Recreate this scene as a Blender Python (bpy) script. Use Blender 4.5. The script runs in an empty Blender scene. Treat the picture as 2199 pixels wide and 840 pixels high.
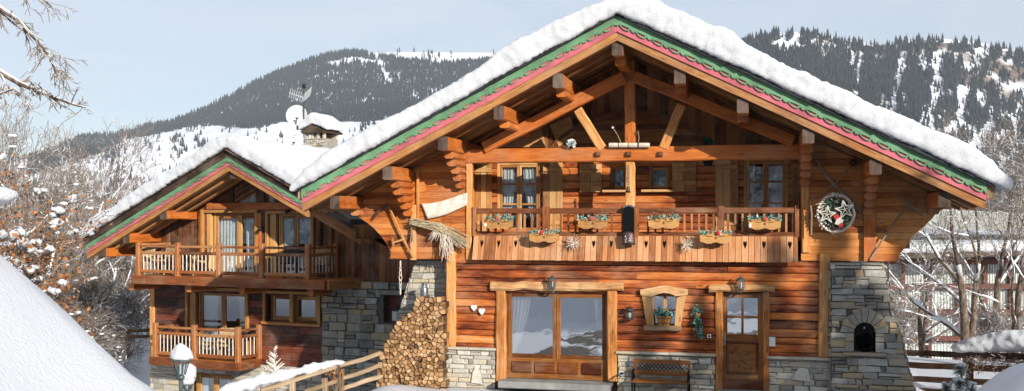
import bpy, math, random
import numpy as np
from mathutils import Vector as V, Matrix, noise as mn

R = random.Random(11)
C = bpy.context.scene.collection
rad = math.radians
U = R.uniform

# ------------------------------------------------------------------ camera model (used to place things at their surveyed spots)
F, TH, HY, CX = 2163.0, rad(13.5), 480.0, 1099.5
CAM = V((0, -22, 3.55))
FW = V((-math.sin(TH), math.cos(TH), 0)); RT = V((math.cos(TH), math.sin(TH), 0)); UP = V((0, 0, 1))


def ray(px, py):
    return FW + RT * ((px - CX) / F) + UP * ((HY - py) / F)


def P(px, py, Y=0.0):
    d = ray(px, py)
    return CAM + d * ((Y - CAM.y) / d.y)


def PD(px, py, t):
    return CAM + ray(px, py) * t


def lin(h):
    h = h.lstrip('#')
    c = [int(h[i:i + 2], 16) / 255 for i in (0, 2, 4)]
    return tuple((x / 12.92 if x <= .04045 else ((x + .055) / 1.055) ** 2.4) for x in c) + (1,)


# ------------------------------------------------------------------ node helpers
def newmat(name):
    m = bpy.data.materials.new(name); m.use_nodes = True
    nt = m.node_tree; nt.nodes.clear()
    out = nt.nodes.new('ShaderNodeOutputMaterial')
    return m, nt, out


class N:
    def __init__(s, nt): s.nt = nt

    def n(s, t, **kw):
        x = s.nt.nodes.new(t)
        for k, v in kw.items(): setattr(x, k, v)
        return x

    def l(s, a, b): s.nt.links.new(a, b)

    def val(s, sock, v):
        if hasattr(v, 'is_output') or hasattr(v, 'links') and not isinstance(v, (tuple, list, float, int)):
            s.l(v, sock)
        else:
            sock.default_value = v

    def math(s, op, a, b=0.0, c=None, clamp=False):
        x = s.n('ShaderNodeMath', operation=op, use_clamp=clamp)
        s.val(x.inputs[0], a); s.val(x.inputs[1], b)
        if c is not None: s.val(x.inputs[2], c)
        return x.outputs[0]

    def noise(s, vec, scale, detail=3, rough=.55, dist=0.0):
        x = s.n('ShaderNodeTexNoise')
        if vec is not None: s.l(vec, x.inputs['Vector'])
        x.inputs['Scale'].default_value = scale; x.inputs['Detail'].default_value = detail
        x.inputs['Roughness'].default_value = rough; x.inputs['Distortion'].default_value = dist
        return x.outputs['Fac']

    def mapping(s, vec, scale=(1, 1, 1), rot=(0, 0, 0)):
        x = s.n('ShaderNodeMapping'); s.l(vec, x.inputs['Vector'])
        x.inputs['Scale'].default_value = scale; x.inputs['Rotation'].default_value = rot
        return x.outputs[0]

    def ramp(s, fac, stops, interp='LINEAR'):
        x = s.n('ShaderNodeValToRGB'); s.l(fac, x.inputs[0]); r = x.color_ramp; r.interpolation = interp
        while len(r.elements) > 1: r.elements.remove(r.elements[-1])
        r.elements[0].position = stops[0][0]; r.elements[0].color = stops[0][1]
        for p, c in stops[1:]:
            e = r.elements.new(p); e.color = c
        return x.outputs[0]

    def mix(s, fac, a, b, mode='MIX'):
        x = s.n('ShaderNodeMix', data_type='RGBA', blend_type=mode)
        s.val(x.inputs[0], fac); s.val(x.inputs[6], a); s.val(x.inputs[7], b)
        return x.outputs[2]

    def attr(s, name='tone'):
        return s.n('ShaderNodeAttribute', attribute_name=name).outputs['Fac']

    def bump(s, h, strength=.3, dist=.02):
        x = s.n('ShaderNodeBump'); s.l(h, x.inputs['Height'])
        x.inputs['Strength'].default_value = strength; x.inputs['Distance'].default_value = dist
        return x.outputs[0]

    def bsdf(s, out, col, rough=.6, normal=None, spec=.35, metal=0.0, **kw):
        x = s.n('ShaderNodeBsdfPrincipled')
        s.val(x.inputs['Base Color'], col); s.val(x.inputs['Roughness'], rough)
        x.inputs['Specular IOR Level'].default_value = spec; x.inputs['Metallic'].default_value = metal
        for k, v in kw.items(): x.inputs[k].default_value = v
        if normal is not None: s.l(normal, x.inputs['Normal'])
        if out is not None: s.l(x.outputs[0], out.inputs['Surface'])
        return x


M = {}


def g(v): return (v, v, v, 1)


def wood(name, cols, rough=.55, across=16, stain=.5, bump=.35, wear=.55, knots=.8):
    """grain runs along UV.x (metres); 'tone' is one random value per board"""
    m, nt, out = newmat(name); n = N(nt)
    uv = n.n('ShaderNodeUVMap').outputs[0]
    tone = n.attr()
    gr = n.noise(n.mapping(uv, (1.1, across, 1)), 2.2, 5, .62, .35)
    fine = n.noise(n.mapping(uv, (3.0, across * 5, 1)), 3, 2, .6)
    big = n.noise(n.mapping(uv, (.7, 3.2, 1)), 1.4, 4, .6)
    f = n.math('MULTIPLY_ADD', gr, .62, n.math('MULTIPLY_ADD', tone, .44, -.14))
    f = n.math('MULTIPLY_ADD', fine, .22, n.math('ADD', f, -.11))
    f = n.math('MULTIPLY_ADD', big, stain, n.math('ADD', f, -.5 * stain), clamp=True)
    col = n.ramp(f, [(.12, lin(cols[0])), (.36, lin(cols[1])), (.58, lin(cols[2])), (.86, lin(cols[3]))])
    if knots:
        vo = n.n('ShaderNodeTexVoronoi'); n.l(n.mapping(uv, (1.5, 6.5, 1)), vo.inputs['Vector']); vo.inputs['Scale'].default_value = 1.0
        k = n.ramp(vo.outputs['Distance'], [(.05, g(1)), (.16, g(0))])
        col = n.mix(n.math('MULTIPLY', k, knots), col, lin(cols[0]))
    ob = n.n('ShaderNodeTexCoord').outputs['Object']                # weathering: greyed, bleached zones of their own shape
    wz = n.noise(n.mapping(ob, (1, 1, 1.6)), .9, 5, .62, .4)
    wf = n.ramp(n.math('MULTIPLY_ADD', gr, .22, wz), [(.58, g(0)), (.80, g(1))])
    col = n.mix(n.math('MULTIPLY', wf, wear), col, n.mix(.5, lin(cols[2]), (.36, .29, .22, 1)))
    col = n.mix(n.math('MULTIPLY', n.ramp(n.noise(n.mapping(ob, (1.2, 1.2, .5)), 1.7, 5, .65), [(.56, g(0)), (.72, g(1))]), wear * .8), col, lin(cols[0]))
    h = n.math('MULTIPLY_ADD', fine, .5, gr)
    nb = n.bump(h, bump, .012)
    n.bsdf(out, col, rough, nb, .3)
    M[name] = m
    return m


def plain(name, col, rough=.6, metal=0, var=.12, scale=6, bump=0.0, spec=.4, **kw):
    m, nt, out = newmat(name); n = N(nt)
    co = n.n('ShaderNodeTexCoord').outputs['Object']
    nz = n.noise(co, scale, 4, .6)
    c = lin(col) if isinstance(col, str) else col
    dk = tuple(x * (1 - var * 2) for x in c[:3]) + (1,); lt = tuple(min(1, x * (1 + var * 2)) for x in c[:3]) + (1,)
    cc = n.ramp(nz, [(.3, dk), (.7, lt)])
    nb = n.bump(n.noise(co, scale * 6, 3), bump, .02) if bump else None
    n.bsdf(out, cc, rough, nb, spec, metal, **kw)
    M[name] = m
    return m


# wood palettes: dark, mid-dark, mid, light
wood('wood_log', ['#45190a', '#9a4a1c', '#c87636', '#e9b67e'], .6, 13, 1.0)
wood('wood_plank', ['#6a3010', '#b4642a', '#d28844', '#e8b67e'], .55, 15, .5)
wood('wood_beam', ['#5e2a10', '#ac5a20', '#cc7834', '#e2ad74'], .5, 12, .5)
wood('wood_shutter', ['#6c4220', '#a9763e', '#cfa068', '#e2c298'], .6, 18, .4)
wood('wood_rail', ['#542a14', '#92542a', '#b07645', '#caa070'], .6, 18, .4)
wood('wood_skirt', ['#7c4826', '#b87a4c', '#d09a6c', '#e2b894'], .65, 20, .4)
wood('wood_dark', ['#200d07', '#4a2114', '#743824', '#9a6048'], .55, 12, .6)
wood('wood_dark_vertical', ['#2a170c', '#5f3820', '#8f5a34', '#b5825a'], .6, 14, .6)
wood('wood_gable', ['#3c1e0d', '#744424', '#9c6836', '#bc8c5c'], .6, 14, .5)
wood('wood_post', ['#5f3214', '#b47034', '#da9f60', '#f0ce9e'], .6, 10, .7)
wood('wood_grey', ['#3a2c22', '#7a6048', '#a58a6c', '#c8b294'], .75, 12, .6)
wood('wood_soffit', ['#482a16', '#935e32', '#be8850', '#deb884'], .65, 14, .6)
wood('wood_verge', ['#1c1410', '#37291f', '#56443a', '#7c6c60'], .8, 16, .6)
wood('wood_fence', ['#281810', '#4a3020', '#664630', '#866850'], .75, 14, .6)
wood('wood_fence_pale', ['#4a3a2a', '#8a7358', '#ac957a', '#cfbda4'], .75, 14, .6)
wood('wood_door', ['#4a250c', '#7c4a1c', '#9a6430', '#b88450'], .45, 16, .4)
wood('wood_frame', ['#643a18', '#ac7438', '#cf9c5c', '#e6c08a'], .5, 16, .3)
wood('wood_door_dark', ['#2a1208', '#54260e', '#74401c', '#98602e'], .4, 14, .4)
wood('wood_box', ['#6a4018', '#a87238', '#c4904f', '#d8b07a'], .6, 18, .4)
wood('wood_log_end', ['#66472c', '#a27a50', '#c49e74', '#dfc39c'], .85, 6, .9, .6, .6, knots=.4)
wood('wood_bark', ['#2c1e14', '#5c4430', '#806246', '#a68a6a'], .85, 8, .6)
wood('wood_lintel', ['#5a3416', '#a87040', '#d2a674', '#eed6b0'], .7, 9, .9)
wood('wood_end', ['#241c18', '#463830', '#66544a', '#8c786c'], .8, 8, .6)
wood('tool_wood', ['#4a3a2a', '#86705a', '#a8927a', '#c8b49a'], .75, 14, .5)
plain('fascia_green', '#638d69', .7, var=.2, scale=2.2)
plain('fascia_pink', '#c0646f', .7, var=.16, scale=1.8)
plain('iron', '#33383a', .5, .6, .2, 10)
plain('iron_dark', '#15171a', .45, .7, .2, 10)
plain('lamp_metal', '#5d6664', .45, .5, .2, 14)
plain('zinc', '#8c9499', .35, .8, .15, 9)
plain('slate', '#25252a', .8, 0, .3, 5)
plain('white_paint', '#e8e8e6', .5, 0, .03, 5)
plain('dish_white', '#c9ccce', .5, 0, .04, 3)
plain('cloth_white', '#ddd6cc', .9, 0, .05, 4)
plain('curtain', '#e6e4e0', .9, 0, .04, 3)
plain('red_cloth', '#c43a26', .8, 0, .1, 8)
plain('red_berry', '#c8302c', .5, 0, .15, 8)
plain('ribbon_red', '#c85a44', .8, 0, .1, 8)
plain('frost_leaf', '#6fa39a', .7, 0, .3, 30)
plain('green_leaf', '#27503c', .7, 0, .35, 30)
plain('straw', '#b6a688', .9, 0, .25, 30)
plain('pale_twig', '#d6c8b8', .8, 0, .15, 20)
plain('rust_metal', '#5a4a48', .5, .6, .25, 8)
plain('floor_dark', '#3a2a20', .8, 0, .2, 3)
plain('room_wall', '#3a322a', .9, 0, .1, 2)
plain('cushion', '#b9a288', .9, 0, .1, 3)
plain('wicker', '#a88c68', .9, 0, .3, 25)
plain('brown_leaf', '#94623a', .85, 0, .35, 9)
plain('concrete', '#8a8a88', .85, 0, .12, 3, .3)
plain('panel_white', '#c9cfcb', .7, 0, .08, 2)
plain('frame_redbrown', '#5f3428', .7, 0, .15, 3)
plain('dark_stain', '#5a4022', .7, 0, .2, 12)
plain('lamp_glass', '#cfd6d8', .15, 0, .05, 5)
plain('candle_bark', '#cfc4b0', .85, 0, .2, 25)


def glass(name, refl=.42, tint=(.85, .9, .92, 1)):
    m, nt, out = newmat(name); n = N(nt)
    gl = n.n('ShaderNodeBsdfGlossy'); gl.inputs['Roughness'].default_value = .015; gl.inputs['Color'].default_value = (.92, .96, 1, 1)
    co = n.n('ShaderNodeTexCoord').outputs['Object']
    n.l(n.bump(n.noise(co, 2.2, 2), .05, .05), gl.inputs['Normal'])
    tr = n.n('ShaderNodeBsdfTransparent'); tr.inputs['Color'].default_value = tint
    lw = n.n('ShaderNodeLayerWeight'); fr = n.n('ShaderNodeMath', operation='POWER'); n.l(lw.outputs['Facing'], fr.inputs[0]); fr.inputs[1].default_value = 4
    mx = n.n('ShaderNodeMixShader'); n.l(n.math('ADD', fr.outputs[0], refl, clamp=True), mx.inputs[0])
    n.l(tr.outputs[0], mx.inputs[1]); n.l(gl.outputs[0], mx.inputs[2]); n.l(mx.outputs[0], out.inputs['Surface'])
    M[name] = m


glass('window_glass', .3); glass('door_glass', .68); glass('lantern_glass', .12)


def stone(name, stops):
    m, nt, out = newmat(name); n = N(nt)
    co = n.n('ShaderNodeTexCoord').outputs['Object']; tone = n.attr()
    a = n.noise(co, 5, 6, .68); b = n.noise(co, 28, 4, .7)
    f = n.math('MULTIPLY_ADD', a, .45, n.math('MULTIPLY_ADD', tone, .66, -.08))
    f = n.math('MULTIPLY_ADD', b, .25, n.math('ADD', f, -.12), clamp=True)
    col = n.ramp(f, [(p, lin(c)) for p, c in stops])
    nb = n.bump(n.math('MULTIPLY_ADD', b, .5, a), .8, .03)
    n.bsdf(out, col, .85, nb, .25)
    M[name] = m


stone('stone_grey', [(.06, '#77736b'), (.25, '#a39e93'), (.42, '#bdb7aa'), (.56, '#c4b494'), (.66, '#b2aea5'), (.8, '#cfc9bc'), (1, '#e0dace')])
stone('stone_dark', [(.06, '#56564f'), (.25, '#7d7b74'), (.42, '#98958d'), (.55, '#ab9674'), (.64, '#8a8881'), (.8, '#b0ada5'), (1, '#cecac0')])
plain('mortar', '#8d887c', .95, 0, .15, 8, .4)
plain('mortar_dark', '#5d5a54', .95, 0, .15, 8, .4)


def snowmat(name, bs=.35, sc=1.0, col=(.88, .9, .93, 1)):
    m, nt, out = newmat(name); n = N(nt)
    co = n.n('ShaderNodeTexCoord').outputs['Object']
    h = n.math('MULTIPLY_ADD', n.noise(co, 9 * sc, 5, .6), .6, n.noise(co, 55 * sc, 3, .7))
    n.bsdf(out, col, .55, n.bump(h, bs, .035), .25)
    M[name] = m


snowmat('snow', .7, 1, (.68, .70, .73, 1)); snowmat('snow_ground', .4, .8, (.61, .63, .67, 1)); snowmat('snow_far', .3, .02)


def snowy(name, cols, thr=(.25, .6), scale=14, snowcol=(.87, .89, .92, 1), amount=.5):
    """bark or needles that carry snow on their upward faces"""
    m, nt, out = newmat(name); n = N(nt)
    co = n.n('ShaderNodeTexCoord').outputs['Object']
    nz = n.noise(n.mapping(co, (1, 1, .35)), scale, 4, .65)
    col = n.ramp(nz, [(.3, lin(cols[0])), (.5, lin(cols[1])), (.7, lin(cols[2]))])
    geo = n.n('ShaderNodeNewGeometry'); sp = n.n('ShaderNodeSeparateXYZ'); n.l(geo.outputs['Normal'], sp.inputs[0])
    k = n.math('MULTIPLY_ADD', n.noise(co, 1.3, 3, .6), amount, sp.outputs['Z'])
    k = n.ramp(k, [(thr[0] + amount * .5, g(0)), (thr[1] + amount * .5, g(1))])
    n.bsdf(out, n.mix(k, col, snowcol), .8, None, .2)
    M[name] = m


snowy('bark_snow', ['#3a2e26', '#65564a', '#94877a'], (.35, .75))
snowy('twig', ['#5c4f46', '#85786c', '#b0a498'], (.5, .85), amount=.5); plain('far_twig', '#75685f', .9, 0, .25, .05)
snowy('twig_red', ['#54463e', '#74665a', '#9a8a7c'], (.7, .95), amount=.4)
snowy('needles', ['#141b1d', '#232b2d', '#363f42'], (.42, .92), amount=.9)
snowy('needles_frost', ['#1a2422', '#2c3836', '#46524e'], (.05, .45), amount=1.0)
snowy('needles_near', ['#2c3a22', '#4a5c38', '#6c7f54'], (.6, .95), amount=.5)


# ------------------------------------------------------------------ mesh builder
WM = {}          # world matrix of every object, tracked by hand


class MB:
    def __init__(s, mat=None):
        s.v = []; s.f = []; s.uv = []; s.tone = []; s.mi = []; s.M = mat

    def poly(s, pts, uvs=None, tone=None, mi=0):
        i0 = len(s.v); s.v.extend(V(p) for p in pts)
        s.f.append(tuple(range(i0, i0 + len(pts))))
        if uvs is None: uvs = [(p[0] + p[1] * .7, p[2]) for p in pts]
        s.uv.append(uvs); s.tone.append(.5 if tone is None else tone); s.mi.append(mi)

    def mesh(s, verts, faces, uvf=None, tone=.5, mi=0):
        """shared verts"""
        i0 = len(s.v); s.v.extend(V(p) for p in verts)
        for k, f in enumerate(faces):
            s.f.append(tuple(i0 + i for i in f))
            s.uv.append([uvf(k, i) for i in f] if uvf else [(verts[i][0] + verts[i][1] * .7, verts[i][2]) for i in f])
            s.tone.append(tone if not callable(tone) else tone(k)); s.mi.append(mi if not callable(mi) else mi(k))

    def beam(s, a, b, w, h, up=None, ch=None, wob=0.0, seg=1, tone=None, mi=0, endmi=None, taper=1.0):
        """chamfered timber from a to b; w across, h along up"""
        a = V(a); b = V(b); d = (b - a); L = d.length; d.normalize()
        up = V(up) if up else (V((0, 0, 1)) if abs(d.z) < .9 else V((0, 1, 0)))
        sd = d.cross(up).normalized(); u2 = sd.cross(d).normalized()
        ch = min(w, h) * .1 if ch is None else ch
        x, y = w / 2, h / 2
        prof = [(-x + ch, -y), (x - ch, -y), (x, -y + ch), (x, y - ch), (x - ch, y), (-x + ch, y), (-x, y - ch), (-x, -y + ch)]
        ou, ov = U(0, 40), U(0, 40); t = R.random() if tone is None else tone
        verts = []
        for k in range(seg + 1):
            q = a + d * (L * k / seg); ox, oy = U(-wob, wob), U(-wob, wob); sc = 1 + (taper - 1) * k / seg
            for (p, r) in prof: verts.append(q + sd * (p * sc + ox + U(-wob, wob) * .4) + u2 * (r * sc + oy + U(-wob, wob) * .4))
        per = [0]
        for i in range(8):
            p, q = prof[i], prof[(i + 1) % 8]; per.append(per[-1] + math.hypot(p[0] - q[0], p[1] - q[1]))
        i0 = len(s.v); s.v.extend(verts)
        for k in range(seg):
            for i in range(8):
                j = (i + 1) % 8
                s.f.append((i0 + k * 8 + j, i0 + k * 8 + i, i0 + k * 8 + 8 + i, i0 + k * 8 + 8 + j))
                u0, u1 = ou + L * k / seg, ou + L * (k + 1) / seg
                s.uv.append([(u0, ov + per[i + 1]), (u0, ov + per[i]), (u1, ov + per[i]), (u1, ov + per[i + 1])])
                s.tone.append(t); s.mi.append(mi)
        for k, rev in ((0, False), (seg, True)):
            idx = [i0 + k * 8 + i for i in range(8)]; pr = prof
            if rev: idx = idx[::-1]; pr = prof[::-1]
            s.f.append(tuple(idx)); s.uv.append([(ou + p[1] * .5, ov + p[0] * .5) for p in pr])
            s.tone.append(t); s.mi.append(mi if endmi is None else endmi)

    def box(s, lo, hi, grain=0, ch=None, tone=None, mi=0, wob=0.0):
        """axis box in builder coordinates, grain axis 0/1/2"""
        lo = V(lo); hi = V(hi); c = (lo + hi) / 2; sz = hi - lo
        a = c.copy(); b = c.copy(); a[grain] = lo[grain]; b[grain] = hi[grain]
        if grain == 2: s.beam(a, b, sz[0], sz[1], (0, 1, 0), ch, wob, 1, tone, mi)
        elif grain == 0: s.beam(a, b, sz[1], sz[2], (0, 0, 1), ch, wob, 1, tone, mi)
        else: s.beam(a, b, sz[0], sz[2], (0, 0, 1), ch, wob, 1, tone, mi)

    def prism(s, pts, n, tone=None, mi=0, ua=None, sidemi=None):
        """polygon (3D points, front side) extruded by vector n (to the back)"""
        pts = [V(p) for p in pts]; n = V(n); t = R.random() if tone is None else tone
        ou, ov = U(0, 40), U(0, 40)
        ua = V(ua).normalized() if ua else (pts[1] - pts[0]).normalized()
        va = ua.cross(n).normalized()
        uvf = [(ou + p.dot(ua), ov + p.dot(va)) for p in pts]
        i0 = len(s.v); s.v.extend(pts); s.v.extend(p + n for p in pts); k = len(pts)
        # orientation: front normal should oppose n
        nn = V((0, 0, 0))
        for i in range(k): nn += pts[i].cross(pts[(i + 1) % k])
        fr = list(range(k))
        if nn.dot(n) > 0: fr = fr[::-1]
        s.f.append(tuple(i0 + i for i in fr)); s.uv.append([uvf[i] for i in fr]); s.tone.append(t); s.mi.append(mi)
        s.f.append(tuple(i0 + k + i for i in fr[::-1])); s.uv.append([uvf[i] for i in fr[::-1]]); s.tone.append(t); s.mi.append(mi)
        for q in range(k):
            i, j = fr[q], fr[(q + 1) % k]
            s.f.append((i0 + j, i0 + i, i0 + k + i, i0 + k + j))
            s.uv.append([uvf[j], uvf[i], (uvf[i][0] + .05, uvf[i][1] + n.length), (uvf[j][0] + .05, uvf[j][1] + n.length)])
            s.tone.append(t); s.mi.append(mi if sidemi is None else sidemi)

    def tube(s, pts, radii, n=6, tone=.5, mi=0, cap=True):
        pts = [V(p) for p in pts]
        if not isinstance(radii, (list, tuple)): radii = [radii] * len(pts)
        i0 = len(s.v); ref = None; ou = U(0, 30); L = 0
        for k, p in enumerate(pts):
            d = (pts[min(k + 1, len(pts) - 1)] - pts[max(k - 1, 0)]).normalized()
            if ref is None: ref = d.orthogonal().normalized()
            ref = (ref - d * ref.dot(d)).normalized(); b = d.cross(ref)
            for i in range(n):
                a = 2 * math.pi * i / n
                s.v.append(p + (ref * math.cos(a) + b * math.sin(a)) * radii[k])
        for k in range(len(pts) - 1):
            l = (pts[k + 1] - pts[k]).length
            for i in range(n):
                j = (i + 1) % n
                s.f.append((i0 + k * n + i, i0 + k * n + j, i0 + k * n + n + j, i0 + k * n + n + i))
                s.uv.append([(ou + L, i * .1), (ou + L, i * .1 + .1), (ou + L + l, i * .1 + .1), (ou + L + l, i * .1)])
                s.tone.append(tone); s.mi.append(mi)
            L += l
        if cap:
            for k, rev in ((0, 1), (len(pts) - 1, 0)):
                idx = [i0 + k * n + i for i in range(n)]
                s.f.append(tuple(idx[::-1] if rev else idx)); s.uv.append([(0, 0)] * n); s.tone.append(tone); s.mi.append(mi)

    def lathe(s, prof, c, n=14, tone=.5, mi=0, axis=None, sx=1.0, sy=1.0):
        """profile [(r,z)] revolved about a vertical (or given) axis through c"""
        c = V(c); ax = V(axis).normalized() if axis else V((0, 0, 1))
        e1 = ax.orthogonal().normalized() if axis else V((1, 0, 0)); e2 = ax.cross(e1)
        i0 = len(s.v)
        for (r, z) in prof:
            for i in range(n):
                a = 2 * math.pi * i / n
                s.v.append(c + e1 * (r * math.cos(a) * sx) + e2 * (r * math.sin(a) * sy) + ax * z)
        for k in range(len(prof) - 1):
            for i in range(n):
                j = (i + 1) % n
                s.f.append((i0 + k * n + i, i0 + k * n + j, i0 + k * n + n + j, i0 + k * n + n + i))
                s.uv.append([(prof[k][1], i * .1), (prof[k][1], i * .1 + .1), (prof[k + 1][1], i * .1 + .1), (prof[k + 1][1], i * .1)])
                s.tone.append(tone); s.mi.append(mi)
        for k, rev in ((0, 1), (len(prof) - 1, 0)):
            if prof[k][0] > 1e-4:
                idx = [i0 + k * n + i for i in range(n)]
                s.f.append(tuple(idx[::-1] if rev else idx)); s.uv.append([(0, 0)] * n); s.tone.append(tone); s.mi.append(mi)

    def blob(s, c, r, rz=None, n=7, m=4, tone=.5, mi=0, jit=.15):
        c = V(c); rz = r if rz is None else rz
        verts = []
        for k in range(m + 1):
            ph = math.pi * k / m
            for i in range(n):
                a = 2 * math.pi * (i + .5 * (k % 2)) / n; q = 1 + U(-jit, jit)
                verts.append(c + V((r * math.sin(ph) * math.cos(a) * q, r * math.sin(ph) * math.sin(a) * q, rz * math.cos(ph) * q)))
        faces = [(k * n + i, k * n + n + i, k * n + n + (i + 1) % n, k * n + (i + 1) % n) for k in range(m) for i in range(n)]
        s.mesh(verts, faces, None, tone, mi)

    def build(s, name, mats, parent=None, smooth=False, loc=None):
        """link as one mesh object; vertices are in world space (after self.M) and stored relative to the parent or to loc"""
        if not isinstance(mats, (list, tuple)): mats = [mats]
        me = bpy.data.meshes.new(name)
        vs = np.array([tuple(v) for v in s.v], dtype=float).reshape(-1, 3)
        T = Matrix.Identity(4) if s.M is None else s.M
        wm = Matrix.Identity(4)
        if parent is not None: wm = WM[parent.name]
        if loc is not None and parent is None: wm = Matrix.Translation(loc)
        T = np.array(wm.inverted() @ T)
        vs = vs @ T[:3, :3].T + T[:3, 3]
        me.from_pydata(vs.tolist(), [], s.f)
        uvl = me.uv_layers.new(name='UVMap')
        flat = np.array([c for u in s.uv for q in u for c in q], dtype=np.float32)
        uvl.data.foreach_set('uv', flat)
        at = me.attributes.new('tone', 'FLOAT', 'FACE'); at.data.foreach_set('value', np.array(s.tone, dtype=np.float32))
        me.polygons.foreach_set('material_index', np.array(s.mi, dtype=np.int32))
        if smooth: me.polygons.foreach_set('use_smooth', np.ones(len(s.f), dtype=bool))
        for m in mats: me.materials.append(M[m])
        me.update()
        o = bpy.data.objects.new(name, me); C.objects.link(o)
        if parent is not None: o.parent = parent
        elif loc is not None: o.location = loc
        WM[o.name] = wm
        return o


def tag(o, label=None, cat=None, group=None, kind=None):
    for k, v in (('label', label), ('category', cat), ('group', group), ('kind', kind)):
        if v: o[k] = v
    return o


def thing(name, label, cat, loc=(0, 0, 0), rz=0.0, group=None):
    o = bpy.data.objects.new(name, None); C.objects.link(o); o.empty_display_size = .2
    o.location = loc; o.rotation_euler = (0, 0, rz)
    WM[o.name] = Matrix.Translation(loc) @ Matrix.Rotation(rz, 4, 'Z')
    return tag(o, label, cat, group)


def dup(root, loc, rz=0.0, label=None, scale=1.0):
    def cp(o, par):
        c = o.copy(); C.objects.link(c)
        if par is not None: c.parent = par
        for ch in o.children: cp(ch, c)
        return c
    r = cp(root, None); r.location = loc; r.rotation_euler = (0, 0, rz); r.scale = (scale,) * 3
    WM[r.name] = Matrix.Translation(loc) @ Matrix.Rotation(rz, 4, 'Z') @ Matrix.Scale(scale, 4)
    if label: r['label'] = label
    return r


# ------------------------------------------------------------------ generic wall coverings
ROUND = [(0, 0), (.03, .6), (.1, .86), (.3, .98), (.7, 1), (.9, .88), (.97, .6), (1, 0)]
FLAT = [(0, 0), (.0, .8), (.06, 1), (.94, 1), (1, .8), (1, 0)]


def courses(mb, w0, w1, pitch, rng, mapf, holes=(), depth=.05, prof=ROUND, maxlen=(1.6, 4.5), jit=.012, pj=.12, gap=0.0, mi=0, tone=None):
    """boards stacked across w, running along u; rng(w)->(u0,u1); holes (u0,u1,w0,w1); mapf(u,w,d)->point"""
    w = w0
    while w < w1 - .02:
        p = pitch * (1 + U(-pj, pj)); wa, wb = w, min(w + p, w1); w = wb
        if w1 - w < .03: wb = w = w1
        ra, rb = rng(wa), rng(wb)
        if ra is None or rb is None: continue
        u0, u1 = (ra[0] + rb[0]) / 2, (ra[1] + rb[1]) / 2
        if max(ra[1], rb[1]) - min(ra[0], rb[0]) < .02: continue
        segs = [(min(ra[0], rb[0]), max(ra[1], rb[1]))]
        for (h0, h1, g0, g1) in holes:
            if g0 < (wa + wb) / 2 < g1:
                ns = []
                for (a, b) in segs:
                    if h1 <= a or h0 >= b: ns.append((a, b)); continue
                    if h0 > a: ns.append((a, h0))
                    if h1 < b: ns.append((h1, b))
                segs = ns
        for (a, b) in segs:
            cuts = [a]; q = a + U(.3, 1) * maxlen[1]
            while q < b - .5: cuts.append(q); q += U(*maxlen)
            cuts.append(b)
            for c0, c1 in zip(cuts[:-1], cuts[1:]):
                t = R.random() if tone is None else tone(R.random()); ou, ov = U(0, 60), U(0, 60); dj = U(-jit, jit)
                ea0, ea1 = (ra[0], rb[0]) if c0 == a and abs(a - min(ra[0], rb[0])) < 1e-6 else (c0, c0)
                eb0, eb1 = (ra[1], rb[1]) if c1 == b and abs(b - max(ra[1], rb[1])) < 1e-6 else (c1, c1)
                if ea0 >= eb0 and ea1 >= eb1: continue
                nseg = max(1, int((c1 - c0) / .8))
                rows = []
                for k in range(nseg + 1):
                    fk = k / nseg; dw = U(-.004, .004)
                    col = []
                    for (pw, pd) in prof:
                        ua = ea0 + (ea1 - ea0) * pw; ub = eb0 + (eb1 - eb0) * pw
                        if ub < ua: ub = ua
                        uu = ua + (ub - ua) * fk
                        ww = wa + gap / 2 + (wb - wa - gap) * pw
                        col.append((uu, ww + (dw if 0 < pw < 1 else 0), (depth + dj) * pd if pd else 0))
                    rows.append(col)
                k = len(prof)
                verts = [mapf(*c) for col in rows for c in col]; flat = [c for col in rows for c in col]
                faces = []
                for r_ in range(nseg):
                    for i in range(k - 1):
                        faces.append((r_ * k + i, (r_ + 1) * k + i, (r_ + 1) * k + i + 1, r_ * k + i + 1))
                faces.append(tuple(range(k))); faces.append(tuple(reversed(range(nseg * k, nseg * k + k))))
                mb.mesh(verts, faces, lambda f_, i: (ou + flat[i][0], ov + flat[i][1] + flat[i][2] * .3), t, mi)


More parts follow.
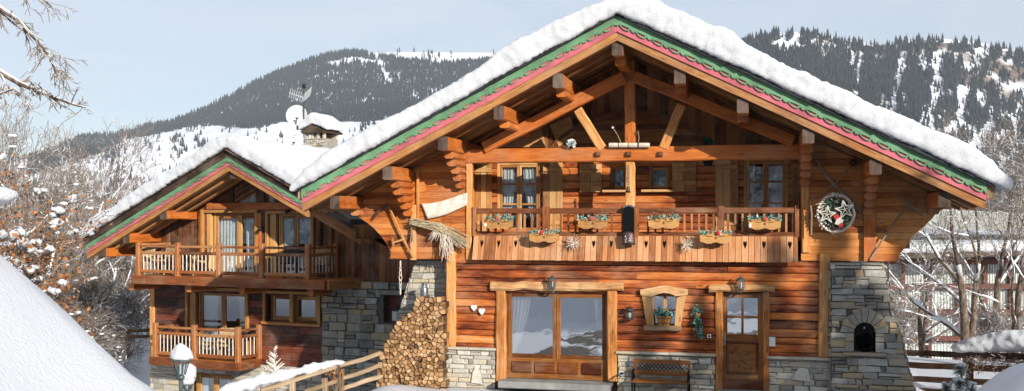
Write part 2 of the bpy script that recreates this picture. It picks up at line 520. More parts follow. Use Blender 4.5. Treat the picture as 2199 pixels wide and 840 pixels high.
def masonry(mb, z0, z1, rng, mapf, holes=(), rowh=(.07, .17), bw=(.14, .5), joint=.009, dep=(.012, .045), inside=None, big=.04, mi=0):
    z = z0
    while z < z1 - .02:
        h = U(*rowh); za, zb = z, min(z + h, z1)
        if z1 - zb < .04: zb = z1
        z = zb
        r0, r1 = rng(za), rng(zb)
        lo, hi = min(r0[0], r1[0]), max(r0[1], r1[1])
        u = lo - U(0, .15)
        while u < hi:
            w = U(*bw); w = w if R.random() > .15 else w * .5
            parts = [(za, zb)]
            if zb - za > .12 and R.random() < .3:
                zm = za + (zb - za) * U(.3, .7); parts = [(za, zm), (zm, zb)]
            for (pa, pb) in parts:
                def cl(x, zz):
                    a, b = rng(zz); return min(max(x, a), b)
                q = [(cl(u, pa), pa), (cl(u + w, pa), pa), (cl(u + w, pb), pb), (cl(u, pb), pb)]
                if q[1][0] - q[0][0] < .03 and q[2][0] - q[3][0] < .03: continue
                cu, cz = u + w / 2, (pa + pb) / 2
                if any(a - w * .45 < cu < b + w * .45 and c - .02 < cz < d + .02 for (a, b, c, d) in holes): continue
                if inside and inside(cu, cz): continue
                mu, mz = sum(p[0] for p in q) / 4, sum(p[1] for p in q) / 4
                d = U(*dep); t = R.random()
                def ins(p, k, jj):
                    return (p[0] + math.copysign(min(k, abs(mu - p[0]) * .8), mu - p[0]) + U(-jj, jj), p[1] + math.copysign(min(k, abs(mz - p[1]) * .8), mz - p[1]) + U(-jj, jj))
                jq = min(.016, (pb - pa) * .12); q = [(p[0] + U(-jq, jq) * 1.3, p[1] + U(-jq, jq)) for p in q]; a = [ins(p, joint / 2 + U(0, .006), .005) for p in q]; b = [ins(p, joint / 2 + U(.01, .03), .01) for p in q]
                verts = [mapf(x, zz, 0) for x, zz in a] + [mapf(x, zz, d * .7) for x, zz in a] + [mapf(x, zz, d + U(-.006, .006)) for x, zz in b]
                faces = []
                for i in range(4):
                    j = (i + 1) % 4
                    faces += [(i, j, 4 + j, 4 + i), (4 + i, 4 + j, 8 + j, 8 + i)]
                faces.append((8, 9, 10, 11))
                mb.mesh(verts, faces, None, t, mi)
            u += w


def interp(pts, x):
    if x <= pts[0][0]: return pts[0][1]
    for (a, b), (c, d) in zip(pts[:-1], pts[1:]):
        if x <= c: return b + (d - b) * (x - a) / (c - a) if c > a else d
    return pts[-1][1]


def snow_over(o, voxel=.07, smooth=8, big=.12, bs=.5, small=.04, ss=.13, tiny=0, ts=.07):
    """round a snow block off and roughen it"""
    m = o.modifiers.new('remesh', 'REMESH'); m.mode = 'VOXEL'; m.voxel_size = voxel; m.use_smooth_shade = True; m.adaptivity = 0
    m = o.modifiers.new('smooth', 'SMOOTH'); m.factor = .5; m.iterations = smooth
    for s, sc in ((big, bs), (small, ss), (tiny, ts)):
        if s:
            t = bpy.data.textures.new('snow_lumps', 'CLOUDS'); t.noise_scale = sc; t.noise_depth = 2
            m = o.modifiers.new('lumps', 'DISPLACE'); m.texture = t; m.strength = s; m.mid_level = .5; m.texture_coords = 'GLOBAL'
    return o
# ================================================================== MAIN CHALET
Xr, Zr, HW, SL = -2.70, 7.76, 6.93, 0.5       # ridge, half width, slope
YF, YB = -1.6, 8.5                            # verge and rear


def roofz(x): return Zr - SL * abs(x - Xr)


def X0(px, py=480, Y=0.0): return P(px, py, Y).x


def Z0(px, py, Y=0.0): return P(px, py, Y).z


house = thing('chalet_house', 'large orange timber chalet under a wide snowy gable with a flower balcony', 'house', (Xr, 0, 0))
ZT = Z0(1350, 560)                           # underside of upper storey front
XL, XR_ = X0(960), X0(1788)                  # ground floor wall ends
XUR = X0(1720)

mapf = lambda u, w, d: (u, -d, w)
# ---- ground floor log wall
doorX = (X0(1545), X0(1645)); slideX = (X0(1083), X0(1310)); winX = (X0(1392), X0(1462))
zSl = Z0(1200, 627); zDr = Z0(1600, 628)
holes = [(slideX[0], slideX[1], -1, zSl), (doorX[0], doorX[1], -1, zDr), (winX[0] - .02, winX[1] + .02, Z0(1425, 700), Z0(1425, 626))]
mb = MB()
courses(mb, .55, ZT + .02, .157, lambda w: (XL, XR_), mapf, holes, .07, ROUND, (1.5, 4.5), .016, .2)
wall = mb.build('log_wall', 'wood_log', house)
mb = MB()   # rest of the shell: sides, back, dark backing behind the logs
for (a, b) in ((XL, slideX[0]), (slideX[1], winX[0]), (winX[1], doorX[0]), (doorX[1], XR_)):
    mb.box((a, .02, -.3), (b, .2, ZT + .1), 0, .004)
mb.box((slideX[0], .02, zSl), (slideX[1], .2, ZT + .1), 0, .004); mb.box((doorX[0], .02, zDr), (doorX[1], .2, ZT + .1), 0, .004)
mb.box((winX[0], .02, Z0(1425, 626)), (winX[1], .2, ZT + .1), 0, .004); mb.box((winX[0], .02, -.3), (winX[1], .2, Z0(1425, 700)), 0, .004)
mb.build('wall_core', 'wood_dark', house)
mb = MB(); mb.box((XL, .2, -.3), (XL + .2, YB - 1, 4.6), 1, .004); mb.box((XR_ - .2, .2, -.3), (XR_, YB - 1, 4.6), 1, .004)
mb.box((XL, YB - 1.2, -.3), (XR_, YB - 1, 7.3), 0, .004)
mb.build('side_wall', 'wood_dark_vertical', house)
mb = MB(); mb.box((XL + .21, .21, -.1), (XR_ - .21, YB - 1.21, -.02), 0, .002); mb.build('floor_slab', 'floor_dark', house)
mb = MB(); mb.box((XL + .21, 2.8, 0), (XR_ - .21, 2.9, 2.6), 0, .002); mb.build('inner_wall', 'room_wall', house)

# ---- stone plinth between the openings
for (pa, pb, py) in ((949, 1063, 746), (1326, 1535, 757), (1650, 1789, 767)):
    a, b = X0(pa, py, -.12), X0(pb, py, -.12); zt = Z0((pa + pb) / 2, py, -.12); mb = MB()
    mb.box((a + .01, -.1, -.5), (b - .01, .02, zt - .02), 0, .003, mi=1)
    masonry(mb, -.4, zt - .05, lambda z, a=a, b=b: (a, b), lambda u, w, d: (u, -.1 - d, w), rowh=(.07, .15), bw=(.15, .45))
    q = a - .03
    while q < b + .02:                                      # cap stones
        w = min(U(.5, .9), b + .03 - q); mb.box((q + .004, -.19, zt - .055), (q + w - .004, .06, zt + U(-.004, .004)), 0, .012, tone=U(.3, .9)); q += w
    mb.build('stone_plinth', ['stone_grey', 'mortar'], house)

# big flat feature stones set into the plinth
for pts in (((1015, 800), (1020, 790), (1030, 800), (1035, 825), (1012, 822)), ((1700, 815), (1715, 790), (1735, 792), (1742, 820))):
    mb = MB(); mb.prism([P(x, y, -.175) for x, y in pts], (0, .06, 0), tone=.95); mb.build('feature_stone', 'stone_grey', house)

# ---- corner posts
for (pa, pb, t0) in ((957, 977, 540), (1758, 1781, 545)):
    mb = MB(); a, b = X0(pa, 650, -.14), X0(pb, 650, -.14)
    mb.beam(((a + b) / 2, -.04, Z0(pa, 745 if pa < 1000 else 767, -.14)), ((a + b) / 2 + .01, -.04, Z0(pa, t0, -.14)), b - a, .22, (0, 1, 0), .025, .012, 7, .8)
    mb.build('corner_post', 'wood_post', house)

# ---- splayed stone buttresses at both ends
def buttress(top, bot, ytop, niche=None, mat=('stone_grey', 'mortar'), Yf=-.05, dep=1.5, side=0):
    zt, zb = Z0(top[0], ytop, Yf), -.6
    zb_px = Z0(bot[0], 840, Yf)
    def rng(z):
        f = (zt - z) / (zt - zb_px)
        l = X0(top[0], 650, Yf) + (X0(bot[0], 650, Yf) - X0(top[0], 650, Yf)) * f
        r = X0(top[1], 650, Yf) + (X0(bot[1], 650, Yf) - X0(top[1], 650, Yf)) * f
        return (l, r)
    mb = MB(); ins = None
    if niche:
        na, nb, nz0, nz1 = niche; nc = (na + nb) / 2; nr = (nb - na) / 2; zs = nz1 - nr
        def ins(u, z):
            if nz0 - .02 < z < zs: return na - .16 < u < nb + .16
            return z >= zs and math.hypot(u - nc, z - zs) < nr + .3
        # voussoirs fanning round the arch
        k = 9
        for i in range(k):
            a0, a1 = math.pi * i / k, math.pi * (i + 1) / k
            r1 = nr + U(.2, .3); am = (a1 - a0) * .06
            pts = [(nc + rr * math.cos(a), zs + rr * math.sin(a)) for rr, a in ((nr, a0 + am), (r1, a0 + am * .6), (r1 + .02, a1 - am * .6), (nr, a1 - am))]
            mb.prism([(x, Yf - .05 - U(0, .015), z) for x, z in pts], (0, .4, 0), tone=U(.2, .9))
        for xs in (na, nb):                     # jamb stones
            z = nz0
            while z < zs - .02:
                h = min(U(.12, .22), zs - z); e = .16 * (1 if xs == nb else -1)
                mb.box((min(xs, xs + e), Yf - .05, z + .005), (max(xs, xs + e), Yf + .35, z + h - .005), 0, .015, tone=U(.2, .9)); z += h
        mb.box((na - .2, Yf - .09, nz0 - .07), (nb + .2, Yf + .3, nz0 - .005), 0, .015, tone=.5)
    masonry(mb, zb, zt - .01, rng, lambda u, w, d: (u, Yf - d, w), inside=ins, rowh=(.08, .17), bw=(.15, .5))
    l0, r0 = rng(zb); l1, r1 = rng(zt)
    # side faces
    for edge, sgn in ((0, -1), (1, 1)):
        masonry(mb, zb, zt - .01, lambda z: (Yf, Yf + dep), lambda u, w, d, e=edge, sg=sgn: (rng(w)[e] + sg * d, u, w), rowh=(.1, .2), bw=(.2, .5))
    if niche:
        # mortar core around an open niche
        for (a, b, c, d) in ((l0, na, zb, zt), (nb, r0, zb, zt)):
            q = [(max(a, rng(zz)[0]) + .01 if a == l0 else a, zz) for zz in (c, d)]; w_ = [(min(b, rng(zz)[1]) - .01 if b == r0 else b, zz) for zz in (c, d)]
            mb.prism([(q[0][0], Yf, c), (w_[0][0], Yf, c), (w_[1][0], Yf, d), (q[1][0], Yf, d)], (0, dep, 0), mi=1)
        mb.prism([(na, Yf, zb), (nb, Yf, zb), (nb, Yf, nz0 - .05), (na, Yf, nz0 - .05)], (0, dep, 0), mi=1)
        arc = [(nc + nr * math.cos(math.pi * i / 12), zs + nr * math.sin(math.pi * i / 12)) for i in range(13)]
        mb.prism([(x, Yf, z) for x, z in arc] + [(na, Yf, zt), (nb, Yf, zt)], (0, .45, 0), mi=1)
        mb.box((na - .02, Yf + .42, nz0), (nb + .02, Yf + .5, nz1 + .05), 0, .002, mi=1)
    else:
        mb.prism([(l0 + .01, Yf, zb), (r0 - .01, Yf, zb), (r1 - .01, Yf, zt), (l1 + .01, Yf, zt)], (0, dep, 0), mi=1)
    return mb.build('stone_buttress', mat, house)


buttress((893, 962), (806, 962), 558, None, Yf=.32, dep=1.3)
Yb = -.3
nz = (X0(1833, 720, Yb), X0(1880, 720, Yb), Z0(1856, 757, Yb), Z0(1856, 692, Yb))
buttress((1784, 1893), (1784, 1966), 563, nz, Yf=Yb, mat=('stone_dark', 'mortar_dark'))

# ---- upper floor: flank panels with scalloped outer edges
prL = [(P(x, y, -.1)) for x, y in ((751, 452), (771, 470), (797, 484), (813, 497), (823, 513), (831, 531), (839, 544), (836, 556))]
prR = [(P(x, y, -.1)) for x, y in ((2044, 440), (2018, 453), (1999, 471), (1979, 490), (1953, 512), (1943, 535), (1932, 551), (1930, 562))]
LL = sorted((p.z, p.x) for p in prL); RR_ = sorted((p.z, p.x) for p in prR)
eaveL = Xr - HW + .55; eaveR = Xr + HW - .55


def under(x): return roofz(x) - .5


def rngL(z):
    xa = Xr - (Zr - .5 - z) / SL
    e = interp(LL, z) if z <= LL[-1][0] else LL[-1][1] - .3
    e += .03 * math.sin(z * 38)
    return (max(e, xa), X0(1004))


def rngR(z):
    xb = Xr + (Zr - .5 - z) / SL
    e = interp(RR_, z) if z <= RR_[-1][0] else RR_[-1][1] + .3
    e += .03 * math.sin(z * 38)
    return (XUR, min(e, xb))


zc = Zr - .5 - SL * (Xr - X0(1004))
zLb = LL[0][0]
for rg, zb_, xin in ((rngL, LL[0][0], X0(1004)), (rngR, RR_[0][0], XUR)):
    mb = MB(); ztop = Zr - .5 - SL * abs(xin - Xr)
    courses(mb, zb_, ztop, .142, rg, lambda u, w, d: (u, -.03 - d, w), (), .05, FLAT, (1.4, 3.2), .008, .15)
    # backing so that the panel has a real thickness
    n = 14; zs_ = [zb_ + (ztop - .02 - zb_) * i / n for i in range(n + 1)]
    outer = [((rg(z)[0] + .02) if rg is rngL else (rg(z)[1] - .02), -.035, z) for z in zs_]
    poly = outer + [(xin, -.035, ztop - .03), (xin, -.035, zb_)]
    mb.prism(poly, (0, .12, 0))
    mb.build('flank_panel', 'wood_plank', house)
# vertical battens on the flanks
mb = MB(); mb.beam((X0(892), -.13, Z0(892, 558)), (X0(892), -.13, Z0(892, 440)), .13, .08, (0, 1, 0), None, .004, 4, .85); mb.build('batten', 'wood_post', house)
mb = MB(); mb.beam((X0(901), -.12, Z0(900, 470)), (X0(901), -.12, Z0(900, 362)), .06, .06, (0, 1, 0), None, .003, 3, .7); mb.build('batten', 'wood_post', house)
mb = MB(); mb.beam((X0(1866), -.13, Z0(1866, 560)), (X0(1866), -.13, Z0(1866, 330)), .24, .09, (0, 1, 0), None, .004, 4, .5); mb.build('batten', 'wood_beam', house)

# ---- loggia: rear wall, floor, ceiling of the ground floor
YW = 1.3
zfl = Z0(1300, 500)
ang = Zr - .5
fwL = (X0(1068, 400, YW), X0(1162, 400, YW)); fwR = (X0(1597, 400, YW), X0(1692, 400, YW))
smA = (X0(1311, 400, YW), X0(1349, 400, YW)); smB = (X0(1394, 400, YW), X0(1440, 400, YW))
zw1 = Z0(1110, 349, YW); zs0, zs1 = Z0(1330, 407, YW), Z0(1330, 357, YW)
zsplit = Z0(1300, 318, YW)
lo = [(fwL[0], fwL[1], zfl, zw1), (fwR[0], fwR[1], zfl, zw1), (smA[0], smA[1], zs0, zs1), (smB[0], smB[1], zs0, zs1)]
mb = MB()
courses(mb, zfl - .1, zsplit, .165, lambda w: (X0(985), X0(1745)), lambda u, w, d: (u, YW - d, w), lo, .06, ROUND, (1.6, 4), .012, .1)
mb.build('loggia_wall', 'wood_log', house)
mb = MB()   # gable boarding above, vertical
def rngG(x):
    return (zsplit, roofz(x) - .42)
courses(mb, Xr - 5.6, Xr + 5.6, .15, lambda x: rngG(x) if roofz(x) - .42 > zsplit else None, lambda u, w, d: (w, YW - d, u), (), .03, FLAT, (3, 6), .01, .15)
mb.build('gable_boarding', 'wood_gable', house)
mb = MB()   # arched rib in the gable
xa, xb = X0(1180, 300, YW), X0(1530, 300, YW); zt = Z0(1355, 236, YW); zb_ = zsplit
pt = []; pi_ = []
for i in range(25):
    t = i / 24; x = xa + (xb - xa) * t; q = 1 - (2 * t - 1) ** 2
    pt.append((x, YW - .1, zb_ + (zt - zb_) * q ** .85)); pi_.append((x, YW - .1, zb_ - .05 + (zt - zb_ - .12) * q ** .85))
for i in range(24):
    mb.prism([pi_[i], pi_[i + 1], pt[i + 1], pt[i]], (0, .07, 0), tone=.4, ua=(1, 0, 0))
mb.build('gable_arch', 'wood_gable', house)
mb = MB()   # horizontal boards filling the arch
def rngA(z):
    q = ((z - zb_) / (zt - zb_ - .12)); q = min(max(q, 0), 1) ** (1 / .85); h = math.sqrt(max(0, 1 - q)) / 2
    return (xa + (xb - xa) * (.5 - h), xa + (xb - xa) * (.5 + h))
courses(mb, zb_, zt - .14, .13, rngA, lambda u, w, d: (u, YW - .035 - d, w), (), .02, FLAT, (3, 5), .004)
mb.build('arch_panel', 'wood_gable', house)
# wide pale panels between the truss feet
mb = MB()
for (pts) in (((1075, 316), (1105, 292), (1160, 262), (1172, 316)), ((1180, 268), (1225, 250), (1235, 285), (1200, 316))):
    mb.prism([P(x, y, YW - .08) for x, y in pts], (0, .03, 0), tone=.7, ua=(1, 0, 0))
mb.build('gable_panel', 'wood_shutter', house)
mb = MB()
mb.box((X0(985), .06, zfl - .16), (X0(1745), YW, zfl), 0, .005)
mb.build('loggia_floor', 'wood_plank', house)
mb = MB(); mb.box((X0(985), .06, zfl - .1), (X0(985) + .06, YW, 5.9), 2, .004); mb.box((X0(1745) - .06, .06, zfl - .1), (X0(1745), YW, 5.9), 2, .004)
mb.build('loggia_side', 'wood_plank', house)
mb = MB()   # core behind the loggia wall, pierced by the openings
xs = sorted(set([X0(985), X0(1745)] + [v for h in lo for v in h[:2]]))
for a, b in zip(xs[:-1], xs[1:]):
    hh = [h for h in lo if h[0] <= (a + b) / 2 <= h[1]]
    if hh:
        mb.box((a, YW + .01, hh[0][3]), (b, YW + .12, zsplit + .1), 0, .002)
        if hh[0][2] > zfl: mb.box((a, YW + .01, zfl - .1), (b, YW + .12, hh[0][2]), 0, .002)
    else: mb.box((a, YW + .01, zfl - .1), (b, YW + .12, zsplit + .1), 0, .002)
mb.prism([(Xr - 6, YW + .01, roofz(Xr - 6) - .42), (Xr - 6, YW + .01, 3), (X0(985), YW + .01, 3), (X0(985), YW + .01, zsplit + .11), (X0(1745), YW + .01, zsplit + .11), (X0(1745), YW + .01, 3), (Xr + 6, YW + .01, 3), (Xr + 6, YW + .01, roofz(Xr + 6) - .42), (Xr, YW + .01, Zr - .42)], (0, .12, 0))
mb.build('wall_core', 'wood_dark', house)
mb = MB(); mb.box((XL + .21, YW + 2.6, 2.7), (XR_ - .21, YW + 2.7, 6.5), 0, .002); mb.box((XL + .21, YW + .14, 2.66), (XR_ - .21, YB - 1.21, 2.74), 0, .002); mb.build('inner_wall', 'room_wall', house)


# ---- windows -------------------------------------------------------
def curtain_mesh(mb, top, bot, z0, z1, Y, folds=6, amp=.03, tie=None, n=28, rows=8):
    """top/bot: (x0,x1) at z1/z0; tie: x pulled side"""
    verts = []
    for r in range(rows + 1):
        f = r / rows; e = f ** (1.6 if tie else 1.0)
        a = top[0] + (bot[0] - top[0]) * e; b = top[1] + (bot[1] - top[1]) * e
        for i in range(n + 1):
            t = i / n
            verts.append((a + (b - a) * t, Y + amp * math.sin(t * folds * 2 * math.pi + .5 * math.sin(3 * f)) + .008 * math.sin(t * 37), z1 + (z0 - z1) * f))
    k = n + 1
    mb.mesh(verts, [(r * k + i, (r + 1) * k + i, (r + 1) * k + i + 1, r * k + i + 1) for r in range(rows) for i in range(n)])


def window(parent, x0, x1, z0, z1, Y, cols=(1,), rows=(1,), fr=.07, bar=.035, sash=.05, depth=.1, fmat='wood_frame', gmat='window_glass', curtains=(), matrix=None, name='window', bottom=0.0, outline=None):
    """outer frame, sashes (cols weights), glazing bars (rows per sash), one pane each sash, curtains behind; all facing -y"""
    mb = MB(matrix)
    mb.box((x0, Y, z0), (x0 + fr, Y + depth, z1), 2, .008); mb.box((x1 - fr, Y, z0), (x1, Y + depth, z1), 2, .008)
    mb.box((x0 + fr + .001, Y + .002, z1 - fr), (x1 - fr - .001, Y + depth, z1), 0, .008); mb.box((x0 + fr + .001, Y + .002, z0), (x1 - fr - .001, Y + depth, z0 + fr * .8 + bottom), 0, .008)
    a, b, c, d = x0 + fr, x1 - fr, z0 + fr * .8 + bottom, z1 - fr
    tot = sum(cols); x = a; panes = []
    for w in cols:
        xa, xb = x + .003, x + (b - a) * w / tot - .003; x = xb + .003; ys = Y + .018
        mb.box((xa, ys, c), (xa + sash, ys + .05, d), 2, .006); mb.box((xb - sash, ys, c), (xb, ys + .05, d), 2, .006)
        mb.box((xa + sash, ys + .001, d - sash), (xb - sash, ys + .049, d), 0, .006); mb.box((xa + sash, ys + .001, c), (xb - sash, ys + .049, c + sash), 0, .006)
        k = len(rows); zz = c + sash
        for i in range(1, k):
            zb = c + sash + (d - c - 2 * sash) * sum(rows[:i]) / sum(rows)
            mb.box((xa + sash, ys + .004, zb - bar / 2), (xb - sash, ys + .046, zb + bar / 2), 0, .005)
        panes.append((xa + sash * .8, xb - sash * .8, c + sash * .8, d - sash * .8))
    win = mb.build(name, fmat, parent)
    for (p, q, r, s_) in panes:
        m2 = MB(matrix); m2.poly([(p, Y + .045, r), (q, Y + .045, r), (q, Y + .045, s_), (p, Y + .045, s_)])
        m2.build('pane', gmat, win)
    for cu in curtains:
        m2 = MB(matrix); curtain_mesh(m2, cu[0], cu[1], c, d, Y + depth + .035, cu[2] if len(cu) > 2 else 6, amp=.022, tie=True)
        m2.build('curtain', 'curtain', win, smooth=True)
    return win


def shutter(parent, x0, x1, z0, z1, Y, boards=3, battens=(.12, .88), M_=None):
    mb = MB(M_); w = (x1 - x0) / boards
    for i in range(boards): mb.box((x0 + w * i + .003, Y, z0), (x0 + w * (i + 1) - .003, Y + .035, z1), 2, .006)
    sh = mb.build('shutter', 'wood_shutter', parent)
    for f in battens:
        z = z0 + (z1 - z0) * f
        m2 = MB(M_); m2.box((x0 + .02, Y - .03, z - .05), (x1 - .02, Y - .001, z + .05), 0, .01, tone=.75); m2.build('batten', 'wood_shutter', sh)
    return sh


wl = window(house, fwL[0], fwL[1], zfl, zw1, YW - .02, (1, 1), (1.4, 1.2, 1), .06, .04, .055,
            curtains=(((fwL[0] + .1, fwL[0] + .42), (fwL[0] + .1, fwL[0] + .26), 4), ((fwL[1] - .46, fwL[1] - .1), (fwL[1] - .24, fwL[1] - .1), 4)))
wr = window(house, fwR[0], fwR[1], zfl, zw1, YW - .02, (1, 1), (1.4, 1.2, 1), .06, .04, .055,
            curtains=(((fwR[1] - .55, fwR[1] - .1), (fwR[1] - .22, fwR[1] - .1), 4), ((fwR[0] + .1, fwR[0] + .25), (fwR[0] + .1, fwR[0] + .17), 3)))
w1_ = window(house, smA[0], smA[1], zs0, zs1, YW - .02, (1,), (1,), .05, .03, .045)
w2_ = window(house, smB[0], smB[1], zs0, zs1, YW - .02, (1,), (1,), .05, .03, .045)
xp = lambda px: X0(px, 400, YW - .12)
shutter(wl, xp(1020), xp(1056), zfl + .02, zw1 + .02, YW - .12); shutter(wl, xp(1165), xp(1208), zfl + .02, zw1 + .02, YW - .12)
shutter(wr, xp(1536), xp(1586), zfl + .02, zw1 + .02, YW - .12); shutter(wr, xp(1698), xp(1728), zfl + .02, zw1 + .02, YW - .12)
shutter(w1_, xp(1245), xp(1292), zs0 - .06, zs1 + .05, YW - .12, 2, (.3, .75)); shutter(w2_, xp(1443), xp(1496), zs0 - .06, zs1 + .05, YW - .12, 2, (.3, .75))
for w_, (a, b) in ((w1_, smA), (w2_, smB)):
    mb = MB(); mb.box((a - .16, YW - .2, zs0 - .07), (b + .12, YW + .03, zs0 - .012), 0, .01, tone=.95); mb.build('window_sill', 'wood_shutter', w_)

# ---- loggia timber frame: posts, tie beam, rafters, struts -----------------
def timber(name, a, b, w, h, up=None, mat='wood_beam', tone=None, wob=.008, seg=6):
    mb = MB(); mb.beam(a, b, w, h, up, .018, wob, seg, tone); return mb.build(name, mat, house)


zb0, zb1 = Z0(1350, 346, -.12), Z0(1350, 315, -.12)
timber('tie_beam', (X0(984, 330, -.12), .0, (zb0 + zb1) / 2), (X0(1742, 330, -.12), .0, (zb0 + zb1) / 2), .26, zb1 - zb0, tone=.6, seg=12)
kx = X0(1352, 300, -.1)
timber('king_post', (kx, .02, Z0(1352, 312, -.1)), (kx, .02, Z0(1352, 130, -.1)), .235, .2, (0, 1, 0), 'wood_beam', .55)
timber('loggia_post', (kx, .02, Z0(1352, 448, -.1)), (kx, .02, zb0 - .003), .2, .18, (0, 1, 0), 'wood_post', .85)
timber('loggia_post', (X0(1010), -.06, Z0(1010, 558)), (X0(1010), -.06, zb0 - .003), .14, .14, (0, 1, 0), 'wood_post', .8)
timber('loggia_post', (X0(1729), -.06, Z0(1729, 542)), (X0(1729), -.06, zb0 - .003), .16, .14, (0, 1, 0), 'wood_post', .6)
pl, pr = P(1040, 318, -.1), P(1341, 166, -.1)
timber('truss_rafter', pl, pr, .2, .27, None, 'wood_beam', .62, seg=9)
pl, pr = P(1704, 303, -.1), P(1362, 164, -.1)
timber('truss_rafter', pl, pr, .2, .25, None, 'wood_beam', .5, seg=9)
timber('truss_strut', P(1294, 320, -.06), P(1241, 236, -.06), .2, .16, (0, 1, 0), 'wood_post', .8)
timber('truss_strut', P(1424, 318, -.06), P(1464, 226, -.06), .2, .16, (0, 1, 0), 'wood_post', .55)
for px in (1284, 1350, 1418):                                 # carved wooden pegs on the tie beam
    mb = MB(); p = P(px, 331, -.16); mb.lathe([(.0, -.06), (.055, -.05), (.075, 0), (.075, .05)], p, 4, axis=(0, 1, 0)); mb.build('peg', 'wood_dark_vertical', house)

# ---- balcony railing ---------------------------------------------------------
YR = -.1
mbk = MB(); zt0, zt1 = Z0(1365, 459, YR), Z0(1365, 446, YR)
rail = mbk
xa, xb = X0(1019, 450, YR), X0(1713, 450, YR)
mbk.beam((xa, YR, (zt0 + zt1) / 2), (xb, YR, (zt0 + zt1) / 2), .1, zt1 - zt0 - .01, None, .015, .004, 10)
railing = mbk.build('balcony_railing', 'wood_rail', house)
mb = MB(); z0_, z1_ = Z0(1365, 508, YR), Z0(1365, 498, YR)
mb.beam((xa, YR, (z0_ + z1_) / 2), (xb, YR, (z0_ + z1_) / 2), .1, z1_ - z0_, None, .012, .004, 10); mb.build('bottom_rail', 'wood_rail', railing)
for px, w in ((1020, .09), (1173, .16), (1340, .1), (1367, .1), (1548, .14), (1711, .09)):
    mb = MB(); x = X0(px, 480, YR); mb.beam((x, YR - .01, z0_), (x, YR - .01, zt1 + .03), w, .11, (0, 1, 0)); mb.build('post', 'wood_rail', railing)
px = 1033
while px < 1706:
    if not any(abs(px - q) < 13 for q in (1173, 1340, 1367, 1548)):
        x = X0(px, 480, YR); mb = MB(); mb.beam((x, YR, z1_), (x, YR, zt0), .045, .04, (0, 1, 0)); mb.build('baluster', 'wood_rail', railing)
    px += 15.6
# skirt of splayed boards with hearts
mb = MB(); zs_t, zs_b = Z0(1365, 507, YR - .05), Z0(1365, 561, YR - .22)
x = xa; i = 0; hearts = [1038, 1076, 1113, 1275, 1314, 1390, 1432, 1604, 1646, 1690]
hx = [X0(q, 525, YR - .1) for q in hearts]
pw = .128
while x < xb - .02:
    w = min(pw * U(.93, 1.07), xb - x); dy = U(-.006, .006)
    def S(u, f): return V((u, YR - .055 - .16 * f + dy, zs_t + (zs_b - zs_t) * f))
    h = [q for q in hx if x <= q < x + w]
    a, b = x + .004, x + w - .004
    if h:
        c = (a + b) / 2; hs = .038
        hl = [(0, .42), (-.5, .30), (-.98, .27 - .0), (-1.05, .2), (-.7, .14), (-.3, .145), (0, .19)]
        left = [S(c + q * hs, f + .06) for q, f in ((0, .44), (-.55, .34), (-1.0, .25), (-1.0, .17), (-.62, .12), (-.2, .14), (0, .19))]
        right = [S(c - q * hs, f + .06) for q, f in ((0, .44), (-.55, .34), (-1.0, .25), (-1.0, .17), (-.62, .12), (-.2, .14), (0, .19))]
        t = R.random()
        mb.prism([S(a, 0), S(a, 1), S(c, 1)] + left + [S(c, 0)], (0, .025, 0), t, ua=(0, 0, 1))
        mb.prism([S(b, 0), S(c, 0)] + right[::-1] + [S(c, 1), S(b, 1)], (0, .025, 0), t, ua=(0, 0, 1))
    else:
        mb.prism([S(a, 0), S(a, 1 + U(-.01, .01)), S(b, 1 + U(-.01, .01)), S(b, 0)], (0, .025, 0), ua=(0, 0, 1))
    x += w
mb.build('balcony_skirt', 'wood_skirt', railing)
mb = MB(); mb.box((xa, YR - .02, zs_b + .02), (xb, .06, zs_t - .03), 0, .003); mb.build('skirt_core', 'wood_dark', railing)

# ---- purlins and their corbel stacks ------------------------------------------
for k in range(-5, 6):
    x = Xr + 1.245 * k; zt = roofz(x) - .49
    big = abs(k) in (5,)
    w, h = (.225, .29)
    mb = MB(); mb.beam((x, -1.52 if abs(k) < 5 else -1.45, zt - h / 2), (x, YW + .02, zt - h / 2), w, h, None, .02, .008, 6, U(.45, .75), 0, 1)
    mb.build('purlin', ['wood_beam', 'wood_end'], house)
    if abs(k) in (0, 1, 2):
        mb = MB(); mb.beam((x, -1.1, zt - h - .07), (x, YW, zt - h - .07), .23, .135, None, .03, .004, 4); mb.build('corbel', 'wood_beam', house)
    if abs(k) in (3, 4):
        for j in range(6):
            y = -1.05 + .17 * j + (.12 if j > 1 else 0); hh = .155
            mb = MB(); zc_ = zt - h - hh * (j + .5)
            if k == 3 and zc_ < Z0(1730, 410): break
            mb.beam((x, y, zc_), (x, .1, zc_), .23 - .006 * j, hh - .006, None, .045, .004, 3, U(.3, .8), 0, 0); mb.build('corbel', 'wood_beam', house)
    if abs(k) == 5:
        mb = MB(); mb.beam((x, -.3, zt - h - .07), (x, .1, zt - h - .07), .2, .13, None, .03); mb.build('corbel', 'wood_plank', house)

# ---- roof ------------------------------------------------------------------
def slope_boards(mb, y0, y1, zo0, zo1, tone=None, mi=0, x_in=0.0, x_out=HW):
    """a board running up both slopes: y range, z offset range below the roof line"""
    for sgn in (-1, 1):
        n = 8
        a = [(Xr + sgn * (x_in + (x_out - x_in) * i / n)) for i in range(n + 1)]
        t = R.random() if tone is None else tone
        up_ = [(x, y0, roofz(x) - zo0) for x in a]; dn = [(x, y0, roofz(x) - zo1 + U(-.003, .003)) for x in a]
        for i in range(n):
            pass
        mb.prism(dn + up_[::-1], (0, y1 - y0, 0), t, mi, ua=(sgn, 0, -SL))


